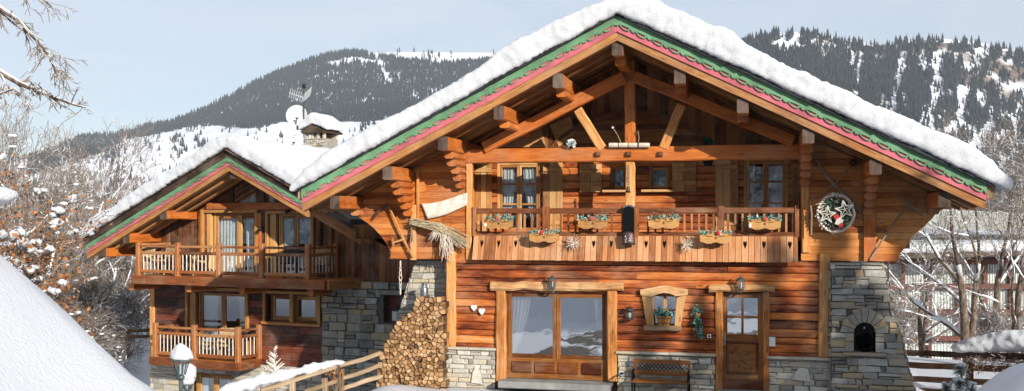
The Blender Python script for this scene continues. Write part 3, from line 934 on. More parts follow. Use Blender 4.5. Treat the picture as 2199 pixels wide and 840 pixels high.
roof_core = MB(); slope_boards(roof_core, YF + .05, YB, -.04, .1); roof = roof_core.build('roof', 'slate', house)
mb = MB()
for sgn in (-1, 1):                                              # ragged slate edge along the verge
    s_ = 0
    while s_ < HW + .05:
        w = U(.14, .3); xa_, xb_ = Xr + sgn * s_, Xr + sgn * min(s_ + w, HW + .08); dz = U(-.01, .02)
        mb.prism([(xa_, YF - .1 - U(0, .05), roofz(xa_) - .01 + dz), (xb_, YF - .1 - U(0, .05), roofz(xb_) - .01), (xb_, YF - .1, roofz(xb_) + U(.05, .065)), (xa_, YF - .1, roofz(xa_) + .08 + dz)], (0, .5, 0)); s_ += w * .93
mb.build('slate_edge', 'slate', roof)


def fascia(root, zfun, xr, hwl, hwr, sl, yf, green=.14, pink=.315, wood_=.485, per=.33, Mx=None):
    mg, mp, mw = MB(Mx), MB(Mx), MB(Mx)
    for sgn, hw in ((-1, hwl), (1, hwr)):
        n = max(1, round(hw / per)); p = hw / n
        S = lambda s_, v: (xr + sgn * s_, zfun(xr + sgn * s_) - v)
        for i in range(n):
            s0 = i * p
            prof = [(0, .030), (.035, .062), (.06, .045), (.09, .05), (.12, .022), (.2, .0), (.8, .0), (.88, .022), (.91, .05), (.94, .045), (.965, .062), (1, .03)]
            bot = [S(s0 + f * p, green + d) for f, d in prof]; top = [S(s0 + p, .0), S(s0, .0)]
            mg.prism([(x, yf - .05, z) for x, z in bot + top], (0, .028, 0), .5)
            c = s0 + p / 2; a, b = p * .34, .085
            N_ = 10
            o_ = [S(c - a * math.cos(math.pi * k / N_), green - .004 + b * math.sin(math.pi * k / N_)) for k in range(N_ + 1)]
            i_ = [S(c - a * .72 * math.cos(math.pi * k / N_), green + .002 + b * .66 * math.sin(math.pi * k / N_)) for k in range(N_ + 1)]
            for k in range(N_):
                mg.prism([(x, yf - .05, z) for x, z in (o_[k], o_[k + 1], i_[k + 1], i_[k])], (0, .028, 0), .5)
        mp.prism([(x, yf - .018, z) for x, z in (S(0, .1), S(hw, .1), S(hw, pink), S(0, pink))], (0, .03, 0), .5)
        k = 10
        dn = [S(hw * i / k, wood_ + U(-.006, .006)) for i in range(k + 1)]; up_ = [S(hw * i / k, .13) for i in range(k + 1)]
        mw.prism([(x, yf + .016, z) for x, z in dn + up_[::-1]], (0, .15, 0), U(.5, .8), ua=(sgn, 0, -sl))
    mg.build('scalloped_fascia', 'fascia_green', root); mp.build('pink_fascia', 'fascia_pink', root); mw.build('verge_rafter', 'wood_soffit', root)


fascia(roof, roofz, Xr, HW, HW, SL, YF)
mb = MB()
y = YF + .18
while y < YB:
    w = U(.17, .26); slope_boards(mb, y + .004, y + w, .10, .40 + U(0, .05) if y < YW + .2 else .42); y += w
mb.build('soffit', 'wood_soffit', roof)
for y in (-.75, -.1, .75):
    mb = MB(); slope_boards(mb, y, y + .14, .3, .485, U(.4, .8)); mb.build('rafter', 'wood_soffit', roof)

# snow on the roof
def snow_block(pts_front, y0, y1, Mx=None):
    mb = MB(Mx); k = len(pts_front)
    vs = [(x, y0, z) for x, z in pts_front] + [(x, y1, z) for x, z in pts_front]
    fs = [tuple(range(k)), tuple(reversed(range(k, 2 * k)))] + [(i, k + i, k + (i + 1) % k, (i + 1) % k) for i in range(k)]
    mb.mesh(vs, fs); return mb


bl = [(Xr - HW - .22, .05), (Xr, .05), (Xr + HW + .42, .05)]
top = []
for i in range(41):
    s_ = -HW - .22 + (2 * HW + .64) * i / 40; x = Xr + s_
    th = .48 + .07 * mn.noise(V((x * .7, 3, 1))) + .05 * mn.noise(V((x * 2.1, 7, 1))) + (.07 if s_ > .5 else 0)
    z = Zr - SL * math.sqrt(s_ * s_ + .5) + .2 + th if abs(s_) < 2.5 else roofz(x) + th
    e = min(s_ + HW + .22, HW + .42 - s_)
    if e < .5: z -= (.5 - e) * .55
    top.append((x, z))
snow = snow_block([(x, roofz(x) + dz) for x, dz in bl] + top[::-1], YF - .2, YB)
so = snow.build('snow_cover', 'snow', roof); snow_over(so, .055, 4, .12, .95, .055, .16, .05, .07)
# gutter board end at the wide eave
mb = MB(); mb.box((Xr + HW + .01, YF + .0, roofz(Xr + HW) - .28), (Xr + HW + .16, YB, roofz(Xr + HW) - .02), 1, .01); mb.box((Xr - HW - .1, YF, roofz(Xr - HW) - .2), (Xr - HW - .01, YB, roofz(Xr - HW) - .02), 1, .01); mb.build('gutter_board', 'wood_grey', roof)

# ---- sliding door ---------------------------------------------------------------
sx0, sx1 = X0(1086), X0(1306)
for (pa, pb) in ((1065, 1086), (1304, 1325)):
    mb = MB(); a, b = X0(pa, 730, -.1), X0(pb, 730, -.1)
    mb.beam(((a + b) / 2, -.03, Z0(pa, 818, -.1)), ((a + b) / 2, -.03, Z0(pa, 623, -.1)), b - a, .22, (0, 1, 0), .025, .01, 8, .55); mb.build('door_post', 'wood_post', house)
mb = MB(); mb.beam((X0(1052, 615, -.2), -.08, Z0(1052, 614, -.2)), (X0(1338, 617, -.2), -.08, Z0(1338, 617, -.2)), .24, .19, None, .05, .02, 12, .7); mb.build('lintel', 'wood_lintel', house)
zsl0 = Z0(1200, 815); zsl1 = Z0(1200, 626)
slide = window(house, sx0, sx1, zsl0, zsl1, .0, (1, 1), (1,), .05, .03, .085, .12, 'wood_door', 'door_glass', name='sliding_door', bottom=.42,
               curtains=(((sx0 + .1, sx0 + .55), (sx0 + .08, sx0 + .16), 5), ((sx1 - .35, sx1 - .08), (sx1 - .16, sx1 - .08), 4)))
for i in range(4):
    xa_ = sx0 + .1 + (sx1 - sx0 - .2) * i / 4 + .05; xb_ = sx0 + .1 + (sx1 - sx0 - .2) * (i + 1) / 4 - .05
    mb = MB(); mb.box((xa_, -.03, zsl0 + .12), (xb_, .012, zsl0 + .38), 0, .03); mb.build('door_panel', 'wood_door_dark', slide)
mb = MB(); mb.box((sx0 - .05, -.5, zsl0 - .16), (sx1 + .1, .05, zsl0 - .01), 0, .02); mb.build('door_step', 'concrete', house)

# ---- entrance door ----------------------------------------------------------------
for (pa, pb) in ((1536, 1552), (1639, 1653)):
    mb = MB(); a, b = X0(pa, 730, -.1), X0(pb, 730, -.1)
    mb.beam(((a + b) / 2, -.03, Z0(pa, 840, -.1)), ((a + b) / 2, -.03, Z0(pa, 627, -.1)), b - a, .2, (0, 1, 0), .02, .01, 8, .3); mb.build('door_post', 'wood_post', house)
mb = MB(); mb.beam((X0(1522, 619, -.18), -.07, Z0(1522, 619, -.18)), (X0(1664, 619, -.18), -.07, Z0(1664, 619, -.18)), .22, .16, None, .04, .015, 8, .6); mb.build('lintel', 'wood_lintel', house)
dx0, dx1 = X0(1552), X0(1640); dz0, dz1 = Z0(1600, 836), Z0(1600, 629)
mb = MB(); gx0, gx1, gz0, gz1 = X0(1562), X0(1627), Z0(1595, 718), Z0(1595, 640)
mb.box((dx0, .0, dz0), (gx0, .06, dz1), 2, .006); mb.box((gx1, .0, dz0), (dx1, .06, dz1), 2, .006)
mb.box((gx0, .002, gz1), (gx1, .058, dz1), 0, .006); mb.box((gx0, .002, dz0), (gx1, .058, gz0), 0, .006)
gm = (gx0 + gx1) / 2; gzm = (gz0 + gz1) / 2 - .02
mb.box((gm - .025, .004, gz0), (gm + .025, .056, gz1), 2, .006); mb.box((gx0, .006, gzm - .025), (gx1, .054, gzm + .025), 0, .006)
door = mb.build('front_door', 'wood_door', house)
mb = MB(); mb.poly([(gx0, .03, gz0), (gx1, .03, gz0), (gx1, .03, gz1), (gx0, .03, gz1)]); mb.build('pane', 'door_glass', door)
mb = MB(); pz0, pz1 = Z0(1595, 803), Z0(1595, 733); q0, q1 = X0(1560), X0(1629)
for a in ((q0, pz1 - .05, q1, pz1), (q0, pz0, q1, pz0 + .05)): mb.box((a[0], -.03, a[1]), (a[2], -.001, a[3]), 0, .012)
for a in ((q0, q0 + .05), (q1 - .05, q1)): mb.box((a[0], -.028, pz0 + .05), (a[1], -.001, pz1 - .05), 2, .012)
mb.box((dx0 + .01, -.03, dz0), (dx1 - .01, -.001, dz0 + .22), 0, .012)
mb.build('door_moulding', 'wood_door_dark', door)
mb = MB()                                                       # carved and stained blossom on the lower panel
for (cx, cy, an, l, w) in ((1580, 752, 100, 13, 7), (1572, 757, 60, 10, 6), (1590, 762, 150, 9, 3), (1606, 760, 35, 16, 6), (1614, 770, 20, 11, 3), (1600, 780, -40, 10, 3), (1588, 786, -100, 10, 4), (1598, 790, -60, 9, 4), (1578, 776, 200, 10, 3), (1612, 790, -20, 7, 3)):
    a = rad(an); c = P(cx, cy, -.006); e = V((math.cos(a), 0, math.sin(a))); f = V((-e.z, 0, e.x)); s_ = .0105
    mb.prism([c - e * l * s_ * .5, c + f * w * s_ * .45 + e * l * .1 * s_, c + e * l * s_ * .55, c - f * w * s_ * .45 + e * l * .1 * s_], (0, .004, 0))
mb.build('flower_carving', 'dark_stain', door)
mb = MB(); hxp, hzp = X0(1556), Z0(1556, 728)
mb.box((hxp - .025, -.018, hzp - .14), (hxp + .025, -.001, hzp + .14), 2, .006); mb.tube([(hxp, -.01, hzp), (hxp, -.06, hzp), (hxp + .03, -.065, hzp), (hxp + .13, -.06, hzp)], .011, 8)
mb.build('handle', 'zinc', door)
mb = MB(); mb.box((dx0 - .1, -.45, dz0 - .16), (dx1 + .1, .06, dz0 - .005), 0, .02); mb.build('door_step', 'concrete', house)

# ---- splayed little window ------------------------------------------------------------
wx0, wx1 = X0(1399), X0(1456); wz0, wz1 = Z0(1425, 702), Z0(1425, 628)
sw = window(house, wx0 - .03, wx1 + .03, wz0, wz1 - .02, .03, (1, 1), (1.05, 1), .045, .03, .03, .09, 'wood_frame', 'door_glass')
def pr(pts, Y, dep, mat, name, tone=.8, ua=None):
    mb = MB(); mb.prism([P(x, y, Y) for x, y in pts], (0, dep, 0), tone, ua=ua); return mb.build(name, mat, sw)
pr([(1378, 632), (1399, 640), (1405, 700), (1389, 700)], -.13, .2, 'wood_shutter', 'jamb', .8, (0, 0, 1))
pr([(1453, 640), (1473, 632), (1462, 700), (1449, 700)], -.13, .2, 'wood_shutter', 'jamb', .7, (0, 0, 1))
pr([(1374, 622), (1400, 618), (1425, 613), (1450, 617), (1477, 622), (1476, 634), (1452, 636), (1440, 631), (1425, 629), (1412, 632), (1400, 638), (1376, 634)], -.16, .24, 'wood_lintel', 'window_head', .85, (1, 0, 0))
mb = MB(); mb.box((X0(1385), -.22, Z0(1425, 711, -.2)), (X0(1464), .03, Z0(1425, 700, -.2)), 0, .015, tone=.6); mb.build('window_sill', 'wood_grey', sw)
# little sockets and the sign plate are things of their own, below
# ================================================================== LOWER CHALET (rear wing, turned a little)
WA = rad(-10.5)
O = PD(490, 480, 31.4); O.z = 0
MW = Matrix.Translation(O) @ Matrix.Rotation(WA, 4, 'Z'); MWI = MW.inverted()
LC = MWI @ CAM


def PW(px, py, y=0.0):
    d = (MWI.to_3x3() @ ray(px, py)); return LC + d * ((y - LC.y) / d.y)


def XW(px, y=0.0): return PW(px, 480, y).x


def ZW(px, py, y=0.0): return PW(px, py, y).z


wing = thing('chalet_house', 'smaller dark timber chalet with two balconies and a satellite dish on its snowy roof', 'house', O, WA)
YV = -1.45                                           # verge plane
ap = PW(491, 322, YV); el = PW(187, 513, YV); er = PW(652, 415, YV)
WX, WZ = ap.x, ap.z
sl_l = (ap.z - el.z) / (ap.x - el.x); sl_r = (ap.z - er.z) / (er.x - ap.x)
WS = (sl_l + sl_r) / 2
WL = ap.x - el.x; WR = er.x - ap.x + 1.6
print('WING', ap, el, er, sl_l, sl_r)


def wroof(x): return WZ - (sl_l * (WX - x) if x < WX else sl_r * (x - WX))


zd2 = ZW(500, 603, -.0); zd1 = ZW(450, 778)            # upper and lower deck heights at the wall
zg = -3.1
WXR = XW(958); 
winU1 = (XW(441), XW(551), zd2 - .1, ZW(500, 458)); winU2 = (XW(580), XW(671), zd2 - .1, ZW(620, 460))
winL1 = (XW(408), XW(531), zd1 - .1, ZW(470, 625)); winL2 = (XW(574), XW(686), ZW(630, 692), ZW(630, 632))
winB = (XW(416), XW(500), zg, ZW(450, 800))
mapw = lambda u, w, d: (u, -d, w)
mapv = lambda u, w, d: (w, -d, u)
xl = XW(328); xu = XW(347); xs = XW(702)
mb = MB(MW)                                           # vertical boarding of the upper floor and gable
top = lambda x: wroof(x) - .62
courses(mb, xu, XW(895), .2, lambda x: (zd2 - .25, max(top(x), zd2)), mapv, [(h[2], h[3], h[0], h[1]) for h in (winU1, winU2)], .035, FLAT, (4, 6), .012, .3,
        mi=0, tone=None)
mb.build('board_wall', 'wood_dark_vertical', wing)
mb = MB(MW)
courses(mb, ZW(500, 778), zd2 - .2, .2, lambda z: (xl, xs), mapw, (winL1, winL2), .05, FLAT, (1.5, 4), .012, .2)
mb.build('board_wall', 'wood_dark', wing)
zst = ZW(500, 778)
mb = MB(MW); masonry(mb, zg, zst, lambda z: (xl - .05, xs), lambda u, w, d: (u, -.05 - d, w), [winB], rowh=(.1, .22), bw=(.2, .6)); mb.box((xl, -.06, zg), (winB[0], .3, zst), 0, .002, mi=1); mb.box((winB[1], -.06, zg), (xs, .3, zst), 0, .002, mi=1)
mb.box((winB[0], -.06, winB[3]), (winB[1], .3, zst), 0, .002, mi=1)
mb.build('stone_base', ['stone_grey', 'mortar'], wing)
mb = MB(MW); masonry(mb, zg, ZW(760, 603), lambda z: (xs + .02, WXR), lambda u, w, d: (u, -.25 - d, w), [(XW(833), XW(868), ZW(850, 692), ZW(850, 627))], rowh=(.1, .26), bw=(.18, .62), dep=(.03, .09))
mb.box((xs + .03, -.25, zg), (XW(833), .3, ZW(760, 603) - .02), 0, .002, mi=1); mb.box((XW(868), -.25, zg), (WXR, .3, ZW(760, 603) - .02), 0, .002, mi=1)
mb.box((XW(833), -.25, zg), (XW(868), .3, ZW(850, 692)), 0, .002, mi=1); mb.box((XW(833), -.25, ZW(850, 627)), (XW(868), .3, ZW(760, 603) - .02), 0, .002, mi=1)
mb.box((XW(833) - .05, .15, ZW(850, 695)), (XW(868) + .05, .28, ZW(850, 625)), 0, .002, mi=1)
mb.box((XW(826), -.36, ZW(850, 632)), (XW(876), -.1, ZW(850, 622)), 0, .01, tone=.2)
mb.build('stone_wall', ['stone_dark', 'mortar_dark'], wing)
mb = MB(MW)                                           # core, sides
ops = (winU1, winU2, winL1, winL2, winB)
xs_ = sorted(set([xl, WXR] + [v for h in ops for v in h[:2]]))
for a, b in zip(xs_[:-1], xs_[1:]):
    hs = sorted([h for h in ops if h[0] <= (a + b) / 2 <= h[1]], key=lambda h: h[2]); z = zg
    for h in hs:
        if h[2] > z: mb.box((a, .01, z), (b, .14, h[2]), 0, .002)
        z = h[3]
    mb.box((a, .01, z), (b, .14, winU1[3] + .07 if b < WXR else zd2 + 1), 0, .002)
zq = winU1[3] + .06; mb.prism([(WX - (WZ - .5 - zq) / sl_l, .012, zq), (WX + (WZ - .5 - zq) / sl_r, .012, zq), (WX, .012, WZ - .5)], (0, .12, 0), ua=(0, 0, 1))
mb.box((xl, .14, zg), (xl + .15, 6, zd2 + 1), 1, .002); mb.box((WXR - .1, .14, zg), (WXR, 6, zd2 + 2), 1, .002); mb.box((xl, 5.9, zg), (WXR, 6.05, zd2 + 2.2), 0, .002)
mb.box((xl + .15, .14, zd2 - .1), (WXR - .1, 5.9, zd2 - .02), 0, .002); mb.box((xl + .15, .14, zd1 - .1), (WXR - .1, 5.9, zd1 - .02), 0, .002)
mb.build('wall_core', 'wood_dark', wing)
mb = MB(MW); mb.box((xl + .2, 2.6, zg), (WXR - .2, 2.7, zd2 + 2.2), 0, .002); mb.build('inner_wall', 'room_wall', wing)
mb = MB(MW); mb.box((xl - .06, -.09, ZW(330, 780)), (xl + .14, .05, zd2 - .2), 2, .02, .8); mb.build('corner_post', 'wood_post', wing)

cw = lambda x0, x1, w=.5: (((x0 + .06, x0 + .06 + w), (x0 + .06, x0 + .06 + w * .9), 6), ((x1 - .06 - w * .7, x1 - .06), (x1 - .06 - w * .6, x1 - .06), 5))
window(wing, winU1[0] + .28, winU1[1], zd2, winU1[3], .06, (1.2, .85), (1,), .07, .03, .09, .12, 'wood_frame', curtains=cw(winU1[0] + .3, winU1[1], .75), matrix=MW, name='balcony_door')
window(wing, winU2[0] + .28, winU2[1], zd2, winU2[3], .06, (1, 1), (1,), .06, .03, .07, .12, 'wood_frame', curtains=cw(winU2[0] + .3, winU2[1], .35), matrix=MW, name='balcony_door')
window(wing, winL1[0] + .3, winL1[1], zd1, winL1[3], .05, (1, 1), (1,), .07, .03, .09, .12, 'wood_frame', curtains=cw(winL1[0] + .3, winL1[1], .6), matrix=MW, name='balcony_door')
window(wing, winL2[0] + .05, winL2[1] - .05, winL2[2], winL2[3], .08, (1, 1), (1,), .07, .03, .1, .12, 'wood_frame', matrix=MW)
window(wing, winB[0] + .1, winB[1] + .1, zg + .1, winB[3], .0, (1, 1), (1,), .09, .03, .09, .12, 'wood_frame', curtains=cw(winB[0], winB[1], .4), matrix=MW, name='patio_door')
# deep pale reveals and casings
def casing(x0, x1, z0, z1, w=.11, rev=.24, head=True):
    mb = MB(MW)
    mb.box((x0 - w, -.12, z0), (x0, .04, z1 + w), 2, .012, .6); mb.box((x1, -.12, z0), (x1 + w, .04, z1 + w), 2, .012, .6)
    if head: mb.box((x0 + .001, -.11, z1 + .01), (x1 - .001, .04, z1 + w), 0, .012, .6)
    if rev: mb.box((x0 + .002, -.03, z0), (x0 + rev, .1, z1), 2, .008, .95)
    mb.build('window_casing', 'wood_frame', wing)
casing(winU1[0], winU1[1], zd2, winU1[3]); casing(winU2[0], winU2[1], zd2, winU2[3]); casing(winL1[0], winL1[1], zd1, winL1[3])
casing(winL2[0], winL2[1], winL2[2], winL2[3], .1, 0)
mb = MB(MW); mb.box((winL2[0] - .12, -.16, winL2[2] - .09), (winL2[1] + .12, .04, winL2[2] - .004), 0, .012, .5); xm = (winL2[0] + winL2[1]) / 2; mb.box((xm - .07, -.1, winL2[2]), (xm + .07, .1, winL2[3]), 2, .01, .6); mb.build('window_sill', 'wood_frame', wing)

# gable lights with their dark glass and posts
mb = MB(MW)
for a, b in (((447, 452), (640, 452)),):
    p, q = PW(447, 443, -.05), PW(700, 447, -.05); mb.beam((p.x, -.05, p.z), (q.x, -.05, p.z - .02), .2, .22, None, .02, .008, 8, .5)
mb.build('gable_beam', 'wood_beam', wing)
for px, w in ((562, .3), (502, .1)):
    mb = MB(MW); x = XW(px); mb.beam((x, -.04, ZW(px, 440)), (x, -.04, wroof(x) - .6), w, .12, (0, 1, 0)); mb.build('gable_post', 'wood_dark_vertical', wing)
for pts in (((478, 436), (549, 436), (549, 391), (535, 391)), ((578, 436), (622, 436), (590, 405), (578, 399))):
    mb = MB(MW); q = [PW(x, y, -.04) for x, y in pts]; mb.poly(q if pts[0][0] < 500 else q); gp = mb.build('gable_pane', 'window_glass', wing)
# window-side trims seen on the upper wall
for px, w in ((560, .16), (433, .12), (690, .1), (712, .14)):
    mb = MB(MW); x = XW(px); mb.beam((x, -.06, zd2), (x, -.06, ZW(px, 458)), w, .08, (0, 1, 0)); mb.build('batten', 'wood_dark_vertical' if px > 600 else 'wood_beam', wing)

# ---- balconies
def balcony(name, pts, zdeck, posts, rail_h, mid, label_mat='wood_rail', fascia_h=.2, sticks=.14, bal=.018):
    """pts: outline of the deck from wall round the front back to wall (local x,y)"""
    mb = MB(MW)
    poly = [(x, y, zdeck) for x, y in pts]
    mb.prism([V(p) for p in poly], (0, 0, -.1), .5, ua=(1, 0, 0))
    deck = mb.build(name, 'wood_plank', wing)
    cx_, cy_ = sum(p[0] for p in pts) / len(pts), sum(p[1] for p in pts) / len(pts)
    for (a, b) in zip(pts[:-1], pts[1:]):
        a, b = V((*a, zdeck - fascia_h / 2)), V((*b, zdeck - fascia_h / 2)); d = (b - a).normalized(); nrm = V((d.y, -d.x, 0))
        if nrm.dot(V((cx_, cy_, 0)) - V((a.x, a.y, 0))) > 0: nrm = -nrm
        mb = MB(MW); mb.beam(a + nrm * .05, b + nrm * .05, .1, fascia_h, None, .02, .006, 5); mb.build('deck_beam', 'wood_rail', deck)
    for k, (a, b) in enumerate(zip(posts[:-1], posts[1:])):
        a, b = V((*a, zdeck)), V((*b, zdeck)); up = V((0, 0, 1)); d = (b - a); L = d.length; d.normalize()
        for (z, h, w) in ((rail_h, .07, .1), (rail_h * mid, .09, .06), (.13, .1, .06)):
            mb = MB(MW); mb.beam(a + up * z + d * .06, b + up * z - d * .06, w, h, None, .012, .004, 3); mb.build('rail', 'wood_rail', deck)
        n = int((L - .2) / sticks)
        for i in range(n):
            q = a + d * (.12 + (L - .24) * (i + .5) / n)
            m2 = MB(MW); m2.tube([q + up * .17, q + up * (rail_h * mid - .02)], bal, 5); m2.build('baluster', 'pale_twig', deck)
    for p in posts:
        mb = MB(MW); p = V((*p, zdeck)); mb.beam(p, p + V((0, 0, rail_h + .12)), .16, .16, (0, 1, 0), .03, .004, 2, .7)
        mb.build('post', 'wood_rail', deck)
    return deck


yu = -1.35
def XY(px, y): return (XW(px, y), y)
zu = ZW(480, 596, yu); xR = XW(664, yu)
pu = [XY(298, yu), XY(382, yu), XY(470, yu), XY(563, yu), XY(662, yu)]
bU = balcony('upper_balcony', [(XW(292, yu), 0), (XW(292, yu), yu - .1), (XW(706, yu), yu - .1), (XW(722, yu) + .12, 0)], zu, pu + [(XW(722, -.15), -.15)], ZW(480, 531, yu) - zu, .78, fascia_h=.26)
mb = MB(MW); mb.beam((pu[0][0], 0, zu + .95), (pu[0][0], yu, zu + .95), .1, .07); mb.build('side_rail', 'wood_rail', bU)
for px in (310, 432, 545, 690):
    mb = MB(MW); x = XW(px, -.7); mb.beam((x, .1, zu - .36), (x, -1.25, zu - .36), .2, .24, None, .05, .006, 4); mb.build('joist', 'wood_beam', bU)
yl = -.95
zl = ZW(420, 772, yl)
plo = [XY(334, yl), XY(418, yl), XY(511, yl), (XW(556, -.1), -.1)]
bL = balcony('lower_balcony', [(XW(330, yl), 0), (XW(330, yl), yl - .1), (XW(516, yl), yl - .1), (XW(558, 0), 0)], zl, plo, ZW(420, 706, yl) - zl, .8, fascia_h=.24)
mb = MB(MW); x = XW(382, -.05); mb.beam((x, -.1, zl), (x, -.1, zl + 1.1), .16, .16, (0, 1, 0), .03); mb.build('post', 'wood_rail', bL)
mb = MB(MW); mb.beam((plo[0][0], 0, zl + .9), (plo[0][0], yl, zl + .9), .1, .08); mb.build('side_rail', 'wood_rail', bL)

# ---- roof
def wslope(mb, y0, y1, zo0, zo1, tone=None, mi=0, wl=None, wr=None):
    wl = WL if wl is None else wl; wr = WR if wr is None else wr
    for sgn, hw in ((-1, wl), (1, wr)):
        a = [WX + sgn * hw * i / 8 for i in range(9)]; t = R.random() if tone is None else tone
        mb.prism([(x, y0, wroof(x) - zo1) for x in a] + [(x, y0, wroof(x) - zo0) for x in a[::-1]], (0, y1 - y0, 0), t, mi, ua=(sgn, 0, -WS))
mb = MB(MW); wslope(mb, YV + .05, 7, -.04, .1); wroof_o = mb.build('roof', 'slate', wing)
mb = MB(MW); wslope(mb, YV - .07, YV + .12, -.06, .2, .4)
for sgn, hw in ((-1, WL), (1, WR - 1.55)):
    s_ = 0
    while s_ < hw:
        w = U(.16, .32); xa_, xb_ = WX + sgn * s_, WX + sgn * (s_ + w); o_ = U(.02, .07)
        mb.prism([(xa_, YV - .13 - o_, wroof(xa_) + .0), (xb_, YV - .13 - o_, wroof(xb_) + .0), (xb_, YV - .1, wroof(xb_) + .035), (xa_, YV - .1, wroof(xa_) + .06)], (0, .4, 0)); s_ += w * .92
mb.build('slate_edge', 'wood_verge', wroof_o)
zf = lambda x: wroof(x) - .16
fascia(wroof_o, zf, WX, WL, WR - 1.5, WS, YV, .15, .3, .46, .3, MW)
mb = MB(MW); y = YV + .2
while y < 3: 
    w = U(.2, .3); wslope(mb, y + .004, y + w, .1, .5 + U(0, .05)); y += w
mb.build('soffit', 'wood_soffit', wroof_o)
for y in (-1.0, -.5):
    mb = MB(MW); wslope(mb, y, y + .16, .4, .66, .7); mb.build('rafter', 'wood_soffit', wroof_o)
for (px, py, w) in ((493, 372, .26), (343, 459, .28), (264, 510, .28), (214, 540, .26), (651, 437, .24)):
    mb = MB(MW); p = PW(px, py, YV + .1); xx = p.x + w * .5
    mb.beam((xx, YV + .1, p.z), (xx, .1, p.z), w, .34, None, .025, .012, 5, .65, 0, 1); mb.build('purlin', ['wood_beam', 'wood_end'], wing)
for sgn in (0,):
    mb = MB(MW); p = PW(296, 452, -.6); 
# snow
WR_ = WR; WR = WR - 1.3
top = []
for i in range(41):
    s_ = -WL - .15 + (WL + WR + .3) * i / 40; x = WX + s_
    th = .5 + .08 * mn.noise(V((x * .8, 13, 1))) + .05 * mn.noise(V((x * 2.3, 17, 1)))
    z = (WZ - .64 * math.sqrt(s_ * s_ + .5) + .33 + th) if abs(s_) < 2.2 else wroof(x) + th
    e = s_ + WL + .15
    if e < .5: z -= (.5 - e) * .5
    top.append((x, z))
sb = snow_block([(WX - WL - .15, wroof(WX - WL - .15) + .06), (WX, WZ + .06), (WX + WR + .15, wroof(WX + WR + .15) + .06)] + top[::-1], YV - .2, 7, MW)
so = sb.build('snow_cover', 'snow', wroof_o); snow_over(so, .06, 4, .12, .9, .055, .17, .05, .08)

# chimney with its own little snow hood
yc = 3.6
c0 = PW(655, 305, yc); c1 = PW(697, 305, yc)
mb = MB(MW); w = c1.x - c0.x; zc_ = PW(676, 290, yc).z; zb_ = wroof(c1.x) - .3
masonry(mb, zb_, zc_ - .12, lambda z: (c0.x, c1.x), lambda u, w_, d: (u, yc - d, w_), rowh=(.08, .16), bw=(.12, .3)); mb.box((c0.x, yc, zb_), (c1.x, yc + w, zc_ - .12), 2, .01, mi=1)
for fx in (0, .33, .66, 1): mb.box((c0.x + (w - .09) * fx, yc, zc_ - .12), (c0.x + (w - .09) * fx + .09, yc + .1, zc_ + .06), 2, .01, tone=.6)
mb.box((c0.x, yc + w - .1, zc_ - .12), (c1.x, yc + w, zc_ + .06), 0, .01, tone=.5)
chim = mb.build('chimney', ['stone_grey', 'mortar'], wroof_o)
mb = MB(MW)
mid = (c0.x + c1.x) / 2
mb.prism([(c0.x - .12, yc - .12, zc_ + .06), (c1.x + .12, yc - .12, zc_ + .06), (c1.x + .12, yc - .12, zc_ + .12), (mid, yc - .12, zc_ + .38), (c0.x - .12, yc - .12, zc_ + .12)], (0, w + .24, 0), mi=0)
mb.build('chimney_hood', 'wood_verge', chim)
mb = MB(MW)
mb.mesh([(c0.x - .2, yc - .2, zc_ + .14), (mid, yc - .2, zc_ + .38), (c1.x + .24, yc - .2, zc_ + .14), (c1.x + .2, yc - .2, zc_ + .4), (mid, yc - .2, zc_ + .78), (c0.x - .1, yc - .2, zc_ + .45)] +
        [(c0.x - .2, yc + w + .2, zc_ + .14), (mid, yc + w + .2, zc_ + .38), (c1.x + .24, yc + w + .2, zc_ + .14), (c1.x + .2, yc + w + .2, zc_ + .4), (mid, yc + w + .2, zc_ + .78), (c0.x - .1, yc + w + .2, zc_ + .45)],
        [(0, 1, 2, 3, 4, 5), (11, 10, 9, 8, 7, 6)] + [(i, 6 + i, 6 + (i + 1) % 6, (i + 1) % 6) for i in range(6)])
sc = mb.build('snow_hood', 'snow', chim); snow_over(sc, .05, 5, .06, .3, .02, .1)

# flower / light fittings fixed to this house
def spot(px, py):
    p = MW @ PW(px, py, -.18)
    t = thing('wall_spotlight', '', 'light', p, WA)
    mb = MB(Matrix.Translation(p) @ Matrix.Rotation(WA, 4, 'Z'))
    mb.lathe([(.03, -.02), (.05, .02), (.06, .12), (.045, .13)], (0, -.02, .0), 9, axis=(.3, -.8, -.4)); mb.build('lamp_head', 'iron', t)
    mb = MB(Matrix.Translation(p) @ Matrix.Rotation(WA, 4, 'Z')); mb.box((-.04, .02, -.05), (.04, .07, .05), 2, .008); mb.tube([(0, .04, 0), (0, -.02, 0)], .015, 6); mb.build('bracket', 'iron', t)
    return t
s1 = spot(490, 449); s1['label'] = 'small spotlight on the beam above the curtained upper balcony door'
s2 = spot(618, 452); s2['label'] = 'small spotlight on the beam above the balcony door in shade'
s3 = spot(560, 490); s3['label'] = 'small spotlight on the post between the two upper balcony doors'
# ================================================================== GROUND, MOUNTAINS, VEGETATION
def camcoords(x, y):
    dx, dy = x - CAM.x, y - CAM.y
    return dx * RT.x + dy * RT.y, dx * FW.x + dy * FW.y


rng_np = np.random.default_rng(5)


def vnoise(x, y, s, seed):
    """smooth value noise for numpy arrays"""
    r = np.random.default_rng(seed); T = r.random((128, 128))
    X, Y = x / s, y / s
    xi, yi = np.floor(X).astype(int), np.floor(Y).astype(int); fx, fy = X - xi, Y - yi
    fx = fx * fx * (3 - 2 * fx); fy = fy * fy * (3 - 2 * fy)
    a = T[yi % 128, xi % 128]; b = T[yi % 128, (xi + 1) % 128]; c = T[(yi + 1) % 128, xi % 128]; d = T[(yi + 1) % 128, (xi + 1) % 128]
    return (a * (1 - fx) + b * fx) * (1 - fy) + (c * (1 - fx) + d * fx) * fy - .5


def sm(x, a, b):
    t = np.clip((x - a) / (b - a), 0, 1); return t * t * (3 - 2 * t)


